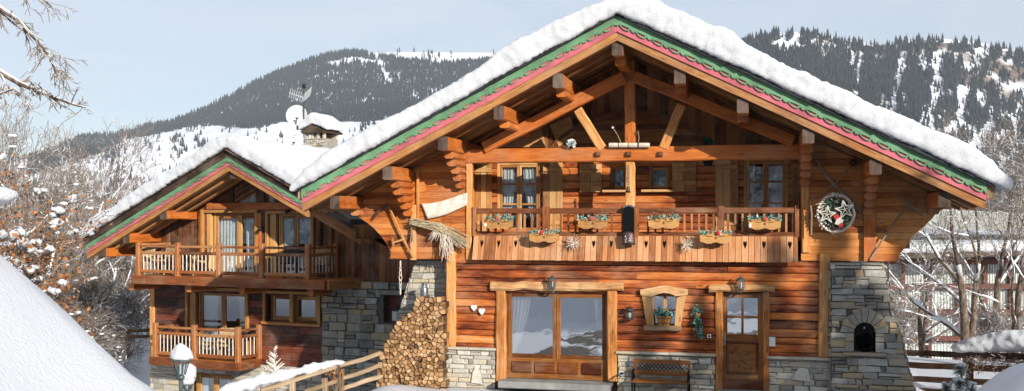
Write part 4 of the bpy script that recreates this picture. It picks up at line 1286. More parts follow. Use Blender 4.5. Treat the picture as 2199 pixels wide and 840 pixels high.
BK = ([-30, -12, -6.7, -5.7, -5.0, -4.57, -4.16, -3.74, -3.41, -3.12, -2.6, -2.0, -1.2, 0], [-.5, -.5, .0, 2.3, 3.5, 3.42, 3.01, 2.63, 2.30, 2.05, 1.55, .8, .0, -.5])


def height(x, y):
    l, t = camcoords(x, y)
    h = np.full_like(x, -.2) - .6 * sm(x, 2.8, 4.6) * sm(y, -5, 2)
    # falls away beside and behind the big chalet
    drop = sm(-x, 7.6, 11.5) * sm(y, -9, -1)
    h = h - 3.0 * drop
    h = h + 1.2 * sm(-x, 18, 30) * sm(y, 2, 12)
    h = np.where(y > 12, h + (-.45 - h) * sm(y, 12, 26) * sm(x, -14, -6), h)
    h = h - 3.3 * sm(y, 11.5, 27) * sm(x, 3, 7)
    # rises gently in front towards the viewer and steeply behind
    h = h + np.clip(-26 - y, 0, 400) * .2 + np.clip(-40 - y, 0, 60) * .08
    h = h - .018 * np.clip(y - 40, 0, 400) - 8 * sm(y, 70, 160)
    # snow bank thrown up beside the viewpoint
    l, t = l * 1.5, t * 1.5
    zb = 3.55 - (3.55 - np.interp(l, BK[0], BK[1])) / 1.5 - 1.4 * sm(l, -3.1, -1.5)
    prof = np.where(t < 9, zb - .02 * np.abs(9 - t) ** 1.6, zb - np.clip(t - 9, 0, 99) ** 1.1)
    prof = prof + vnoise(x, y, 1.1, 3) * .12 + vnoise(x, y, .35, 4) * .035 + vnoise(x, y, 3, 5) * .08
    prof = prof + (vnoise(x, y, .7, 8) * .7 + vnoise(x, y, .28, 10) * .3) * sm(t, 9.6, 11)
    mask = (l < 0) & (t > .2) & (t < 22)
    h = np.where(mask, np.maximum(h, np.minimum(prof, 3.55 + 3)), h)
    # heaps by the fence
    for (px, py, tt, r, hh) in ((2225, 818, 15.0, .85, 1.75), (2290, 810, 13.5, 1.0, 2.0)):
        c = PD(px, py, tt); d2 = ((x - c.x) ** 2 + (y - c.y) ** 2) / r ** 2
        h = np.maximum(h, np.where(d2 < 6, (c.z + .25 + vnoise(x, y, .5, 9) * .12) * np.exp(-d2 * .45), -99))
    # low swells
    h = h + vnoise(x, y, 2.3, 6) * .1 * sm(np.hypot(x, y + 8), 4, 12) + vnoise(x, y, 14, 7) * .5 * sm(np.hypot(x, y), 18, 60)
    # little heap at the log stack
    c = P(760, 838, -.9); h = h + .28 * np.exp(-((x - c.x) ** 2 * .8 + (y - c.y) ** 2 * 2))
    return h


def coords(lo, hi, core0, core1, step, grow):
    a = list(np.arange(core0, core1 + step, step)); s = step
    q = a[-1]
    while q < hi: s *= grow; q += s; a.append(q)
    s = step; q = a[0]; b = []
    while q > lo: s *= grow; q -= s; b.append(q)
    return np.array(b[::-1] + a)


gx = coords(-3000, 3000, -14, 9, .16, 1.1); gy = coords(-500, 3600, -20, 14, .16, 1.1)
XX, YY = np.meshgrid(gx, gy); ZZ = height(XX, YY)


def grid_mesh(name, X, Y, Z, mat, smooth=True):
    ny, nx = X.shape
    v = np.stack([X, Y, Z], -1).reshape(-1, 3)
    i = np.arange(ny * nx).reshape(ny, nx)
    f = np.stack([i[:-1, :-1], i[:-1, 1:], i[1:, 1:], i[1:, :-1]], -1).reshape(-1, 4)
    me = bpy.data.meshes.new(name); me.from_pydata(v.tolist(), [], f.tolist())
    if smooth: me.polygons.foreach_set('use_smooth', np.ones(len(f), bool))
    me.materials.append(M[mat]); me.update()
    o = bpy.data.objects.new(name, me); C.objects.link(o); WM[o.name] = Matrix.Identity(4)
    return o


tag(grid_mesh('snow_ground', XX, YY, ZZ, 'snow_ground'), kind='structure')


# ---- mountains: ridge lines in the distance with slopes that come down towards the valley
def ridge(name, crest, foot, d_crest, d_foot, ncol, nrow, relief, seed, mat, extra=0):
    """crest/foot: (px,py) silhouettes; distances may be functions of px"""
    px = np.linspace(crest[0][0], crest[-1][0], ncol)
    cy = np.array([interp(crest, p) for p in px]); fy = np.array([interp(foot, p) for p in px])
    s = np.linspace(0, 1, nrow)[:, None]
    dist = d_foot + (d_crest - d_foot) * s ** .9 + 0 * px[None]
    xc = (px - CX) / F
    zc = CAM.z + d_crest * (HY - cy) / F; zf = CAM.z + d_foot * (HY - fy) / F
    prof = s ** 1.12
    Z = zf[None] + (zc - zf)[None] * prof
    dirx = FW.x + RT.x * xc; diry = FW.y + RT.y * xc
    X = CAM.x + dirx[None] * dist; Y = CAM.y + diry[None] * dist
    env = np.sin(np.pi * np.clip(s, 0, 1)) ** .7
    Z = Z + relief * env * (vnoise(X, Y, 420, seed) * 1.2 + vnoise(X, Y, 170, seed + 1) * .7 + vnoise(X, Y, 60, seed + 2) * .35 + vnoise(X, Y, 25, seed + 3) * .15)
    # rear side falls away
    X2 = CAM.x + dirx[None] * np.array([d_crest * 1.08, d_crest * 1.25])[:, None]; Y2 = CAM.y + diry[None] * np.array([d_crest * 1.08, d_crest * 1.25])[:, None]
    Z2 = np.stack([zc - .06 * d_crest, zf])
    o = grid_mesh(name, np.vstack([X, X2]), np.vstack([Y, Y2]), np.vstack([Z, Z2]), mat)
    tag(o, kind='structure')
    return px, s[:, 0], X, Y, Z


def mountmat(name, rock, scale, thr):
    m, nt, out = newmat(name); n = N(nt)
    co = n.n('ShaderNodeTexCoord').outputs['Object']
    geo = n.n('ShaderNodeNewGeometry'); sp = n.n('ShaderNodeSeparateXYZ'); n.l(geo.outputs['Normal'], sp.inputs[0])
    k = n.math('MULTIPLY_ADD', n.noise(co, scale, 7, .65), .9, sp.outputs['Z'])
    fac = n.ramp(n.math('MULTIPLY', k, .6), [(.6 * thr, g(0)), (.6 * thr + .07, g(1))])
    rc = n.ramp(n.noise(n.mapping(co, (1, 1, .4)), scale * 2.2, 6, .7), [(.3, lin(rock[0])), (.55, lin(rock[1])), (.75, lin(rock[2]))])
    n.bsdf(out, n.mix(fac, rc, (.74, .77, .82, 1)), .85, n.bump(n.noise(co, scale * 6, 4), .6, 6), .1)
    M[name] = m


mountmat('mountain_snow', ['#4a4440', '#6f665e', '#8a8078'], .006, 1.0)
mountmat('mountain_rock', ['#4a433d', '#7d6e62', '#a89684'], .011, 1.08)


def trees_on(name, mask_fn, px, s, X, Y, Z, count, hgt, seed, color='needles', lim=(-999, 9999)):
    """a far-off wood that reads as one mass: many small conifers in one mesh"""
    r = np.random.default_rng(seed); nr, nc = X.shape
    V_, F_ = [], []; off = 0; placed = 0; tries = 0
    while placed < count and tries < count * 30:
        tries += 1
        c0_ = np.interp(lim[0], px, np.arange(nc)); c1_ = np.interp(lim[1], px, np.arange(nc)); c = min(c0_ + r.random() * (c1_ - c0_), nc - 1.01); q = r.random() * (nr - 1.01); i, j = int(q), int(c); fi, fj = q - i, c - j
        x = X[i, j] * (1 - fi) * (1 - fj) + X[i + 1, j] * fi * (1 - fj) + X[i, j + 1] * (1 - fi) * fj + X[i + 1, j + 1] * fi * fj
        y = Y[i, j] * (1 - fi) * (1 - fj) + Y[i + 1, j] * fi * (1 - fj) + Y[i, j + 1] * (1 - fi) * fj + Y[i + 1, j + 1] * fi * fj
        z = Z[i, j] * (1 - fi) * (1 - fj) + Z[i + 1, j] * fi * (1 - fj) + Z[i, j + 1] * (1 - fi) * fj + Z[i + 1, j + 1] * fi * fj
        l = (x - CAM.x) * RT.x + (y - CAM.y) * RT.y; t = (x - CAM.x) * FW.x + (y - CAM.y) * FW.y
        ppx = CX + F * l / t; ppy = HY - F * (z - CAM.z) / t
        if r.random() > mask_fn(ppx, ppy, x, y): continue
        h = hgt * r.uniform(.5, 1.35); w = h * r.uniform(.2, .28); n = 5; a0 = r.random() * 6.28
        lean = r.uniform(-.04, .04) * h
        for (zb, zt_, ww) in ((-.1, .55, 1), (.32, 1.0, .62)):
            for k in range(n):
                a = a0 + 6.283 * k / n; q_ = ww * w * r.uniform(.75, 1.2)
                V_.append((x + q_ * math.cos(a), y + q_ * math.sin(a), z + h * zb * r.uniform(.8, 1.2)))
            V_.append((x + lean, y, z + h * zt_))
            for k in range(n): F_.append((off + k, off + (k + 1) % n, off + n))
            off += n + 1
        placed += 1
    me = bpy.data.meshes.new(name); me.from_pydata(V_, [], F_); me.materials.append(M[color]); me.update()
    o = bpy.data.objects.new(name, me); C.objects.link(o); WM[o.name] = Matrix.Identity(4)
    tag(o, kind='stuff'); print(name, placed)
    return o


def poly_in(px, py, poly):
    c = False; j = len(poly) - 1
    for i in range(len(poly)):
        if (poly[i][1] > py) != (poly[j][1] > py) and px < (poly[j][0] - poly[i][0]) * (py - poly[i][1]) / (poly[j][1] - poly[i][1] + 1e-9) + poly[i][0]: c = not c
        j = i
    return c


def sn(x, y, s, seed=0): return mn.noise(V((x / s, y / s, seed)))


crestL = [(-500, 330), (0, 345), (60, 335), (120, 312), (165, 296), (200, 291), (235, 292), (262, 286), (330, 268), (370, 262), (410, 246), (450, 228), (500, 203), (540, 181), (580, 163), (620, 148), (660, 132), (700, 120), (745, 112), (800, 113), (860, 111), (980, 112), (1100, 112), (1300, 120), (1500, 150)]
footL = [(-500, 470), (0, 470), (300, 470), (700, 420), (1500, 420)]
Lm = ridge('mountain', crestL, footL, 2700, 1150, 190, 90, 55, 21, 'mountain_snow')
forL = [(60, 345), (200, 280), (330, 260), (450, 215), (560, 170), (700, 110), (745, 105), (800, 120), (870, 128), (960, 136), (1060, 130), (1200, 120), (1300, 250), (1000, 262), (900, 252), (800, 262), (735, 262), (700, 262), (680, 255), (690, 272), (655, 268), (610, 262), (560, 276), (520, 275), (460, 270), (400, 275), (330, 290), (270, 300), (215, 330), (120, 360), (60, 380)]


def maskL(px, py, x, y):
    n = sn(px, py, 45, 1) * .6 + sn(px, py, 16, 2) * .4
    if poly_in(px, py, forL):
        if 800 < px < 850 and abs(px - (812 + (py - 125) * .45)) < 6 + 5 * sn(px, py, 9, 3) and py < 185: return .03
        if poly_in(px, py, [(705, 135), (760, 122), (800, 128), (815, 140), (760, 134), (712, 143)]): return .05
        return 1.0 if n > -.55 else .35
    if py > 240: return .10 if n > .12 else .004
    if py < 142 and px > 780: return .06 if n > .15 else .0
    return .02


trees_on('forest', maskL, *Lm, 30000, 12.5, 31, lim=(-260, 1300))


def maskB(px, py, x, y):
    if not (-250 < px < 640) or py < 292: return 0
    n = sn(px, py, 30, 4) * .7 + sn(px, py, 12, 5) * .5
    edge = interp([(0, 330), (210, 330), (330, 400), (450, 420), (640, 430)], px)
    return (.9 if py > edge else .0) if n > -.1 else .15


wood_far = trees_on('shrub_forest', maskB, *Lm, 6500, 7, 33, 'far_twig', lim=(-60, 700))

crestR = [(1350, 120), (1500, 112), (1600, 88), (1640, 76), (1668, 70), (1730, 68), (1790, 80), (1810, 88), (1860, 92), (1905, 94), (1940, 86), (2000, 84), (2060, 84), (2100, 90), (2160, 102), (2199, 112), (2400, 150), (2800, 240)]
footR = [(1350, 430), (1600, 440), (2000, 420), (2199, 440), (2800, 470)]
Rm = ridge('mountain', crestR, footR, 1650, 1120, 170, 90, 60, 51, 'mountain_rock')


def maskR(px, py, x, y):
    n = sn(px, py * .55, 26, 7) * .6 + sn(px, py * .5, 11, 8) * .5
    if py < 105 and (1655 < px < 1810 or 1855 < px < 1905): return .9 if n > .12 else .05
    if poly_in(px, py, [(2085, 135), (2199, 140), (2230, 200), (2120, 230), (2060, 190)]): return .8 if n > .1 else .07
    if px > 2010 and py > 235: return .8 if n > .02 else .05
    for (a, b, w) in ((1945, 1905, 8), (2015, 2000, 9), (1850, 1835, 5), (2085, 2050, 6)):
        xx = a + (b - a) * (py - 100) / 180 + 8 * sn(px, py, 20, a)
        if abs(px - xx) < w and py > 110: return .04
    return 1.0 if n > -.3 + .34 * min(max((px - 1830) / 220, 0), 1) else .1


trees_on('forest', maskR, *Rm, 30000, 11, 41, lim=(1400, 2480))


# the slope opposite the chalet, behind the viewpoint: a wooded hillside
def behind(name, y0, y1, n, hgt, seed, lo=-160, hi=200):
    r = np.random.default_rng(seed); V_, F_ = [], []; off = 0
    for _ in range(n):
        y = -r.uniform(y0, y1); x = r.uniform(lo, hi)
        z = float(height(np.array([x]), np.array([y]))[0]); h = hgt * r.uniform(.6, 1.2); w = h * .17; k_ = 6; a0 = r.random() * 6
        for tier in range(4):
            zb = .08 + tier * .21; ww = w * (1 - tier * .2)
            for k in range(k_ * 2):
                a = a0 + 6.283 * k / (k_ * 2); q = ww * (1.1 if k % 2 else .7) * r.uniform(.85, 1.1)
                V_.append((x + q * math.cos(a), y + q * math.sin(a), z + h * (zb - (.04 if k % 2 else 0))))
            V_.append((x, y, z + h * (zb + .34)))
            for k in range(k_ * 2): F_.append((off + k, off + (k + 1) % (k_ * 2), off + k_ * 2))
            off += k_ * 2 + 1
    me = bpy.data.meshes.new(name); me.from_pydata(V_, [], F_); me.materials.append(M['needles_frost']); me.update()
    o = bpy.data.objects.new(name, me); C.objects.link(o); tag(o, kind='stuff')


behind('hillside_wood', 30, 130, 1300, 8.5, 71, -110, 50)


# ---- bare trees ---------------------------------------------------------------
def bare_tree(seed, H, r0, spread=.5, levels=5, nb=(2, 4), gravity=0.0, trunks=1, twig_n=3, droop=.0, minr=.006, first=.3):
    """returns (trunk builder, crown builder, snow builder) in local space"""
    rr = random.Random(seed); tb, cb, sb = MB(), MB(), MB(); tips = []

    def grow(p, d, L, r, lev):
        n = 4 if lev < 2 else 3; pts = [p.copy()]; rs = [r]; q = p.copy(); dd = d.copy()
        for i in range(n):
            dd = (dd + V((rr.uniform(-1, 1), rr.uniform(-1, 1), rr.uniform(-1, 1))) * (.12 + .05 * lev) + V((0, 0, .06 - droop * lev))).normalized()
            q = q + dd * (L / n); pts.append(q.copy()); rs.append(max(minr, r * (1 - .45 * (i + 1) / n)))
        (tb if lev < 2 else cb).tube(pts, rs, 7 if lev == 0 else (5 if lev < 2 else 3), cap=lev < 2, mi=0)
        if 1 <= lev <= 2 and abs(d.z) < .8:
            for i in range(n):
                if rr.random() < .62: sb.tube([pts[i] + V((0, 0, rs[i] * .9)), pts[i].lerp(pts[i + 1], .5) + V((0, 0, rs[i] * .9 + .012)), pts[i + 1] + V((0, 0, rs[i + 1] * .9))], [rs[i] * .8 + .004, rs[i] * .9 + .012, rs[i + 1] * .8 + .004], 5)
        if lev >= 1 and lev <= 3 and rr.random() < .14:
            for i in range(1, len(pts)):
                if rr.random() < .3: tips.append((pts[i].copy(), lev))
        if lev >= levels: return
        k = rr.randint(*nb) + (1 if lev >= levels - 2 else 0)
        for j in range(k):
            f = first + (1 - first) * (j + rr.random()) / k if lev else first + (1 - first) * (j + rr.random()) / k
            x = f * n; i = min(int(x), n - 1); b = pts[i].lerp(pts[i + 1], x - i)
            side = dd.orthogonal().normalized(); side.rotate(Matrix.Rotation(rr.uniform(0, 6.28), 3, dd))
            nd = (dd * (1 - spread) + side * spread * rr.uniform(.8, 1.5) + V((0, 0, .12))).normalized()
            grow(b, nd, L * rr.uniform(.5, .78), max(minr, rs[i] * rr.uniform(.45, .65)), lev + 1)
        grow(pts[-1], dd, L * .62, max(minr, rs[-1] * .8), lev + 1)
    for t in range(trunks):
        d = V((rr.uniform(-.25, .25) * (trunks > 1), rr.uniform(-.25, .25) * (trunks > 1), 1)).normalized()
        grow(V((rr.uniform(-.2, .2) * (trunks - 1), rr.uniform(-.2, .2) * (trunks - 1), -.15)), d, H * .42, r0 * (1 if t == 0 else rr.uniform(.5, .8)), 0)
    for p, lev in tips:
        q = rr.uniform(.05, .13)
        sb.blob(p + V((0, 0, q * .25)), q * rr.uniform(.8, 1.4), q * .45, 6, 3)
    return tb, cb, sb


def make_tree(name, label, group, seed, H, r0, bark='bark_snow', twig='twig', snow=1.0, **kw):
    tb, cb, sb = bare_tree(seed, H, r0, **kw)
    t = thing(name, label, 'tree', (0, 0, 0), 0, group)
    tr = tb.build('trunk', bark, t, smooth=True); cr = cb.build('crown', twig, t)
    if snow and sb.f: sb.build('snow_clumps', 'snow_far', cr, smooth=True)
    return t


def gz(x, y): return float(height(np.array([x]), np.array([y]))[0])


grpL = 'bare trees and bushes beyond the lower chalet'; grpR = 'bare trees beside the big chalet'
tA = make_tree('bare_tree', 'tall thin bare tree with snow on its twigs', grpL, 3, 7.5, .11, spread=.45, levels=5, twig='twig', snow=1)
tB = make_tree('bare_tree', 'bare grey tree with open crown', grpL, 8, 8.5, .12, spread=.5, levels=5)
tC = make_tree('bare_bush', 'many stemmed bare bush dusted with snow', grpL, 14, 4.6, .05, spread=.55, levels=4, trunks=6, nb=(3, 4), twig='twig_red')
treeL = 'bare grey tree in the snowy thicket beyond the lower chalet'; bushL = 'many stemmed bare bush in the snowy thicket beyond the lower chalet'
spots = [(tB, 20, 630, 34, 1.3), (tA, 75, 640, 38, 1.35), (tA, 140, 640, 46, 1.4), (tB, 190, 640, 40, .95), (tA, 235, 645, 43, .8), (tB, 275, 640, 48, .75), (tA, 45, 640, 52, 1.1), (tB, 110, 640, 58, 1.0), (tA, 170, 640, 62, 1.0), (tB, 320, 640, 60, .8), (tA, 215, 600, 66, .9),
         (tC, 130, 640, 33, 1.0), (tC, 205, 650, 36, .8), (tC, 165, 650, 40, 1.0), (tC, 250, 650, 44, .85), (tC, 300, 650, 50, 1.0), (tC, 90, 640, 42, 1.2), (tC, 40, 640, 46, 1.3), (tC, 340, 640, 56, 1.0), (tC, 225, 650, 56, 1.2), (tC, 150, 640, 52, 1.3), (tC, 275, 640, 62, 1.2)]
used = set()
for i, (proto, px, py, t, sc) in enumerate(spots):
    p = PD(px, py, t); z = gz(p.x, p.y); loc = V((p.x, p.y, z)); rz = U(0, 6.28)
    lab = bushL if proto is tC else treeL
    if proto.name not in used:
        used.add(proto.name); proto.location = loc; proto.rotation_euler.z = rz; proto.scale = (sc,) * 3; proto['label'] = lab; o = proto
    else: o = dup(proto, loc, rz, lab, sc)
# low snow-laden boughs and small trees by the lower chalet
tD = make_tree('leaning_tree', 'small leaning tree with a snow laden stem beside the lower chalet', None, 24, 3.0, .09, spread=.6, levels=4, trunks=2)
p = PD(222, 640, 41); tD.location = (p.x, p.y, gz(p.x, p.y)); tD.rotation_euler = (.3, .75, .4)

# bush that has kept its brown leaves, loaded with snow
tb, cb, sb = bare_tree(41, 8.0, .1, spread=.42, levels=4, trunks=3, nb=(3, 4))
p = PD(-22, 560, 22); loc = V((p.x, p.y, gz(p.x, p.y)))
bt = thing('beech_tree', 'bush keeping its withered brown leaves under thick clumps of snow', 'tree', loc)
mt = Matrix.Translation(loc)
for b in (tb, cb, sb): b.M = mt
tr = tb.build('trunk', 'bark_snow', bt, True); cr = cb.build('crown', 'twig_red', bt)
lf = MB(mt); rr = random.Random(3); sc_ = MB(mt)
vs = [v for v in cb.v if v.z > .7]
for _ in range(7000):
    c = rr.choice(vs) + V((rr.uniform(-.2, .2), rr.uniform(-.2, .2), rr.uniform(-.2, .15))); e = V((rr.uniform(-1, 1), rr.uniform(-1, 1), rr.uniform(-1, .4))).normalized(); f = e.orthogonal().normalized(); f.rotate(Matrix.Rotation(rr.uniform(0, 6.28), 3, e)); s_ = rr.uniform(.035, .075)
    lf.poly([c - e * s_, c + f * s_ * .6, c + e * s_, c - f * s_ * .6])
lf.build('leaves', 'brown_leaf', cr)
for _ in range(260):
    c = rr.choice(vs) + V((rr.uniform(-.15, .15), rr.uniform(-.15, .15), .06)); q = rr.uniform(.05, .15)
    for _k in range(3): sc_.blob(c + V((rr.uniform(-1, 1) * q, rr.uniform(-1, 1) * q, rr.uniform(-.3, .5) * q)), q * rr.uniform(.6, 1.1), q * rr.uniform(.45, .8), 6, 4, jit=.3)
sc_.build('snow_clumps', 'snow', cr, smooth=True)

# big tree standing just outside the picture whose boughs reach in at the top
def bough(pts, r0, r1, seed, n_sub, L, sub=.55, lv=3):
    rr = random.Random(seed)
    def g_(p, d, L, r, lev):
        q = p.copy(); pts_ = [q.copy()]; dd = d.copy(); n = 4
        for i in range(n):
            dd = (dd + V((rr.uniform(-1, 1), rr.uniform(-1, 1) * .6, rr.uniform(-1, .75))) * .22).normalized(); q = q + dd * L / n; pts_.append(q.copy())
        cbz.tube(pts_, [max(.0035, r * (1 - .15 * i)) for i in range(n + 1)], 4, cap=False)
        if lev > 0:
            for _ in range(rr.randint(2, 4)):
                k = rr.randint(1, n); s_ = V((rr.uniform(-1, 1), rr.uniform(-1, 1) * .7, rr.uniform(-1, .6))).normalized()
                g_(pts_[k], (dd + s_ * .8).normalized(), L * rr.uniform(.4, .7), r * .6, lev - 1)
    k = len(pts); tbz.tube(pts, [r0 + (r1 - r0) * i / (k - 1) for i in range(k)], 6)
    for _ in range(n_sub):
        i = rr.randint(0, k - 2); f = rr.random(); b = pts[i].lerp(pts[i + 1], f); d = (pts[i + 1] - pts[i]).normalized()
        s_ = V((rr.uniform(-.6, 1), rr.uniform(-1, 1) * .6, rr.uniform(-1, .5))).normalized()
        g_(b, (d * .8 + s_).normalized(), L * rr.uniform(.4, 1), (r0 + (r1 - r0) * (i + f) / (k - 1)) * .55, lv - 1)


tt = 11.5
root = PD(-330, 700, tt); root.z = gz(root.x, root.y)
tbz, cbz = MB(), MB()
tbz.tube([root + V((0, 0, -.3)), root + V((.05, 0, 1.5)), root + V((-.05, .1, 3.5)), root + V((0, 0, 6)), root + V((.1, 0, 8))], [.24, .2, .16, .1, .04], 9)
bough([root + V((0, 0, 4.4)), PD(-120, -20, tt), PD(-10, 10, tt), PD(40, 45, tt), PD(95, 105, tt), PD(122, 155, tt)], .05, .006, 5, 34, .38)
bough([root + V((0, 0, 3.2)), PD(-150, 120, tt + .3), PD(-10, 148, tt + .3), PD(40, 178, tt + .3), PD(90, 200, tt + .3), PD(160, 225, tt + .3), PD(184, 232, tt + .3)], .055, .006, 9, 22, .3)
bough([root + V((0, 0, 5.4)), PD(-100, -60, tt + .6), PD(20, -40, tt + .6), PD(80, -10, tt + .6), PD(112, 14, tt + .6)], .035, .005, 12, 14, .3)
bough([root + V((0, 0, 2.6)), PD(-120, 260, tt - .3), PD(-20, 210, tt - .3), PD(30, 190, tt - .3), PD(60, 215, tt - .3)], .03, .005, 15, 12, .28)
bg = thing('bare_tree', 'bare tree whose dark twiggy boughs reach across the pale sky', 'tree', root)
tr = tbz.build('trunk', 'bark_snow', bg, True); cbz.build('crown', 'twig', bg)

# trees beside the big chalet
tE = make_tree('bare_tree', 'bare larch', grpR, 52, 9.0, .18, spread=.55, levels=5, trunks=2, nb=(2, 3), first=.25, bark='bark_snow')
tF = make_tree('bare_tree', 'bare larch', grpR, 57, 8.5, .14, spread=.5, levels=5, nb=(2, 3), first=.22)
tG = make_tree('bare_bush', 'bush', grpR, 63, 4.4, .05, spread=.6, levels=4, trunks=6, nb=(3, 4))
spR = [(tE, 2080, 770, 31, .88, 'thick forked bare tree standing behind the fence, the nearest to the stone buttress'), (tF, 2140, 770, 34, 1.05, 'bare tree with slanting stems between the forked tree and the snow covered hedge'), (tF, 2180, 770, 32, 1.0, 'bare tree growing behind the snow covered hedge by the picture edge'),
       (tE, 1985, 770, 36, .62, None), (tF, 2230, 770, 30, .8, None),
       (tG, 1935, 700, 40, .8, None), (tG, 2110, 770, 33, .5, None), (tG, 2190, 770, 36, .6, None)]
for i, (proto, px, py, t, sc, lab) in enumerate(spR):
    p = PD(px, py, t); loc = V((p.x, p.y, gz(p.x, p.y))); rz = U(0, 6.28)
    lab = lab or ('many stemmed bare bush in the snowy thicket between fence and neighbouring building' if proto is tG else 'bare tree in the snowy thicket between fence and neighbouring building')
    if proto.name not in used:
        used.add(proto.name); proto.location = loc; proto.rotation_euler.z = rz; proto.scale = (sc,) * 3; proto['label'] = lab
    else: dup(proto, loc, rz, lab, sc)

# trees on the near side of the yard, out of the picture, that throw the dappled shade
tS = thing('snowy_spruce', 'dense young spruce across the snowy yard', 'tree', (0, 0, 0)); rr = random.Random(61); mb = MB(); mb.tube([(0, 0, -.3), (0, 0, 5.6)], [.12, .02], 7); mb.build('trunk', 'bark_snow', tS); mb = MB()
for k in range(900):
    z = .5 + 5.3 * rr.random() ** 1.25; rad_ = (6.1 - z) * .26; a = rr.uniform(0, 6.283); d = V((math.cos(a), math.sin(a), -.25)); q0 = V((0, 0, z)); L = rad_ * rr.uniform(.65, 1.1); sd = V((-math.sin(a), math.cos(a), 0)) * (.1 + .05 * L)
    mb.poly([q0 + d * L * .15, q0 + d * L * .6 - sd, q0 + d * L, q0 + d * L * .6 + sd])
mb.build('crown', 'needles_near', tS)
first = True
for (x, y, sc) in [(tx - .967 * y, y, s_) for tx, y, s_ in ((-.5, -9.8, 1.12), (2.8, -9.4, 1.2), (5.0, -10.4, 1.2), (-1.2, -13.2, 1.45), (1.5, -15.5, 1.95), (-2.3, -16.5, 1.72), (.2, -17.5, 2.0), (3.1, -15.2, 2.0), (4.3, -13.6, 1.7))]:
    loc = V((x, y, gz(x, y)))
    if first: tS.location = loc; tS.scale = (sc,) * 3; tS['group'] = 'spruces across the yard'; first = False
    else: dup(tS, loc, U(0, 6), 'dense young spruce across the snowy yard', sc)
for (x, y, sc, pr_) in [(tx - .967 * y, y, s_, p_) for tx, y, s_, p_ in ((-1.4, -17.5, 1.3, tF), (2.6, -18.5, 1.3, tF), (6.3, -15.5, 1.1, tE), (5.3, -19.5, 1.4, tF), (2.5, -18.2, 1.1, tE), (-.4, -20.5, 1.2, tE))]:
    o = dup(pr_, (x, y, gz(x, y)), U(0, 6.28), 'bare tree across the snowy yard from the big chalet', sc); o['group'] = 'bare trees across the yard'


# dark gravel sheet added out of view to cut snow bounce onto the facade
nx, ny = 70, 50
dxs = np.linspace(-6.2, 2.2, nx); dys = np.linspace(-13.5, -1.35, ny); DX, DY = np.meshgrid(dxs, dys)
edge = vnoise(DX, DY, 2.0, 61) * .8
sxx = np.where(DX < 0, DX * (1 + 0 * edge), DX); 
DZ = height(DX, DY)
m, nt, out = newmat('damper_gravel'); n = N(nt); co_ = n.n('ShaderNodeTexCoord').outputs['Object']
pt_ = n.ramp(n.noise(co_, .8, 5, .6), [(.5, g(0)), (.62, g(1))])
n.bsdf(out, n.mix(pt_, n.ramp(n.noise(co_, 30, 4), [(.3, lin('#45413c')), (.7, lin('#6b655d'))]), (.7, .73, .78, 1)), .9, n.bump(n.noise(co_, 40, 3), .5, .02), .2); M['damper_gravel'] = m
keep = (np.abs((DX + 2) / 4.1) ** 4 + np.abs((DY + 7.4) / 6.1) ** 4 + edge * .3) < 1
ii = np.arange(nx * ny).reshape(ny, nx); fc = [(int(ii[a, b]), int(ii[a, b + 1]), int(ii[a + 1, b + 1]), int(ii[a + 1, b])) for a in range(ny - 1) for b in range(nx - 1) if keep[a, b] and keep[a + 1, b + 1] and keep[a + 1, b] and keep[a, b + 1]]
me = bpy.data.meshes.new('bounce_damper'); me.from_pydata(np.stack([DX, DY, DZ + .03], -1).reshape(-1, 3).tolist(), [], fc); me.materials.append(m); o = bpy.data.objects.new('bounce_damper', me); C.objects.link(o); tag(o, kind='structure')
# ================================================================== THINGS ON AND AROUND THE CHALET
def T(loc, rz=0): return Matrix.Translation(loc) @ Matrix.Rotation(rz, 4, 'Z')


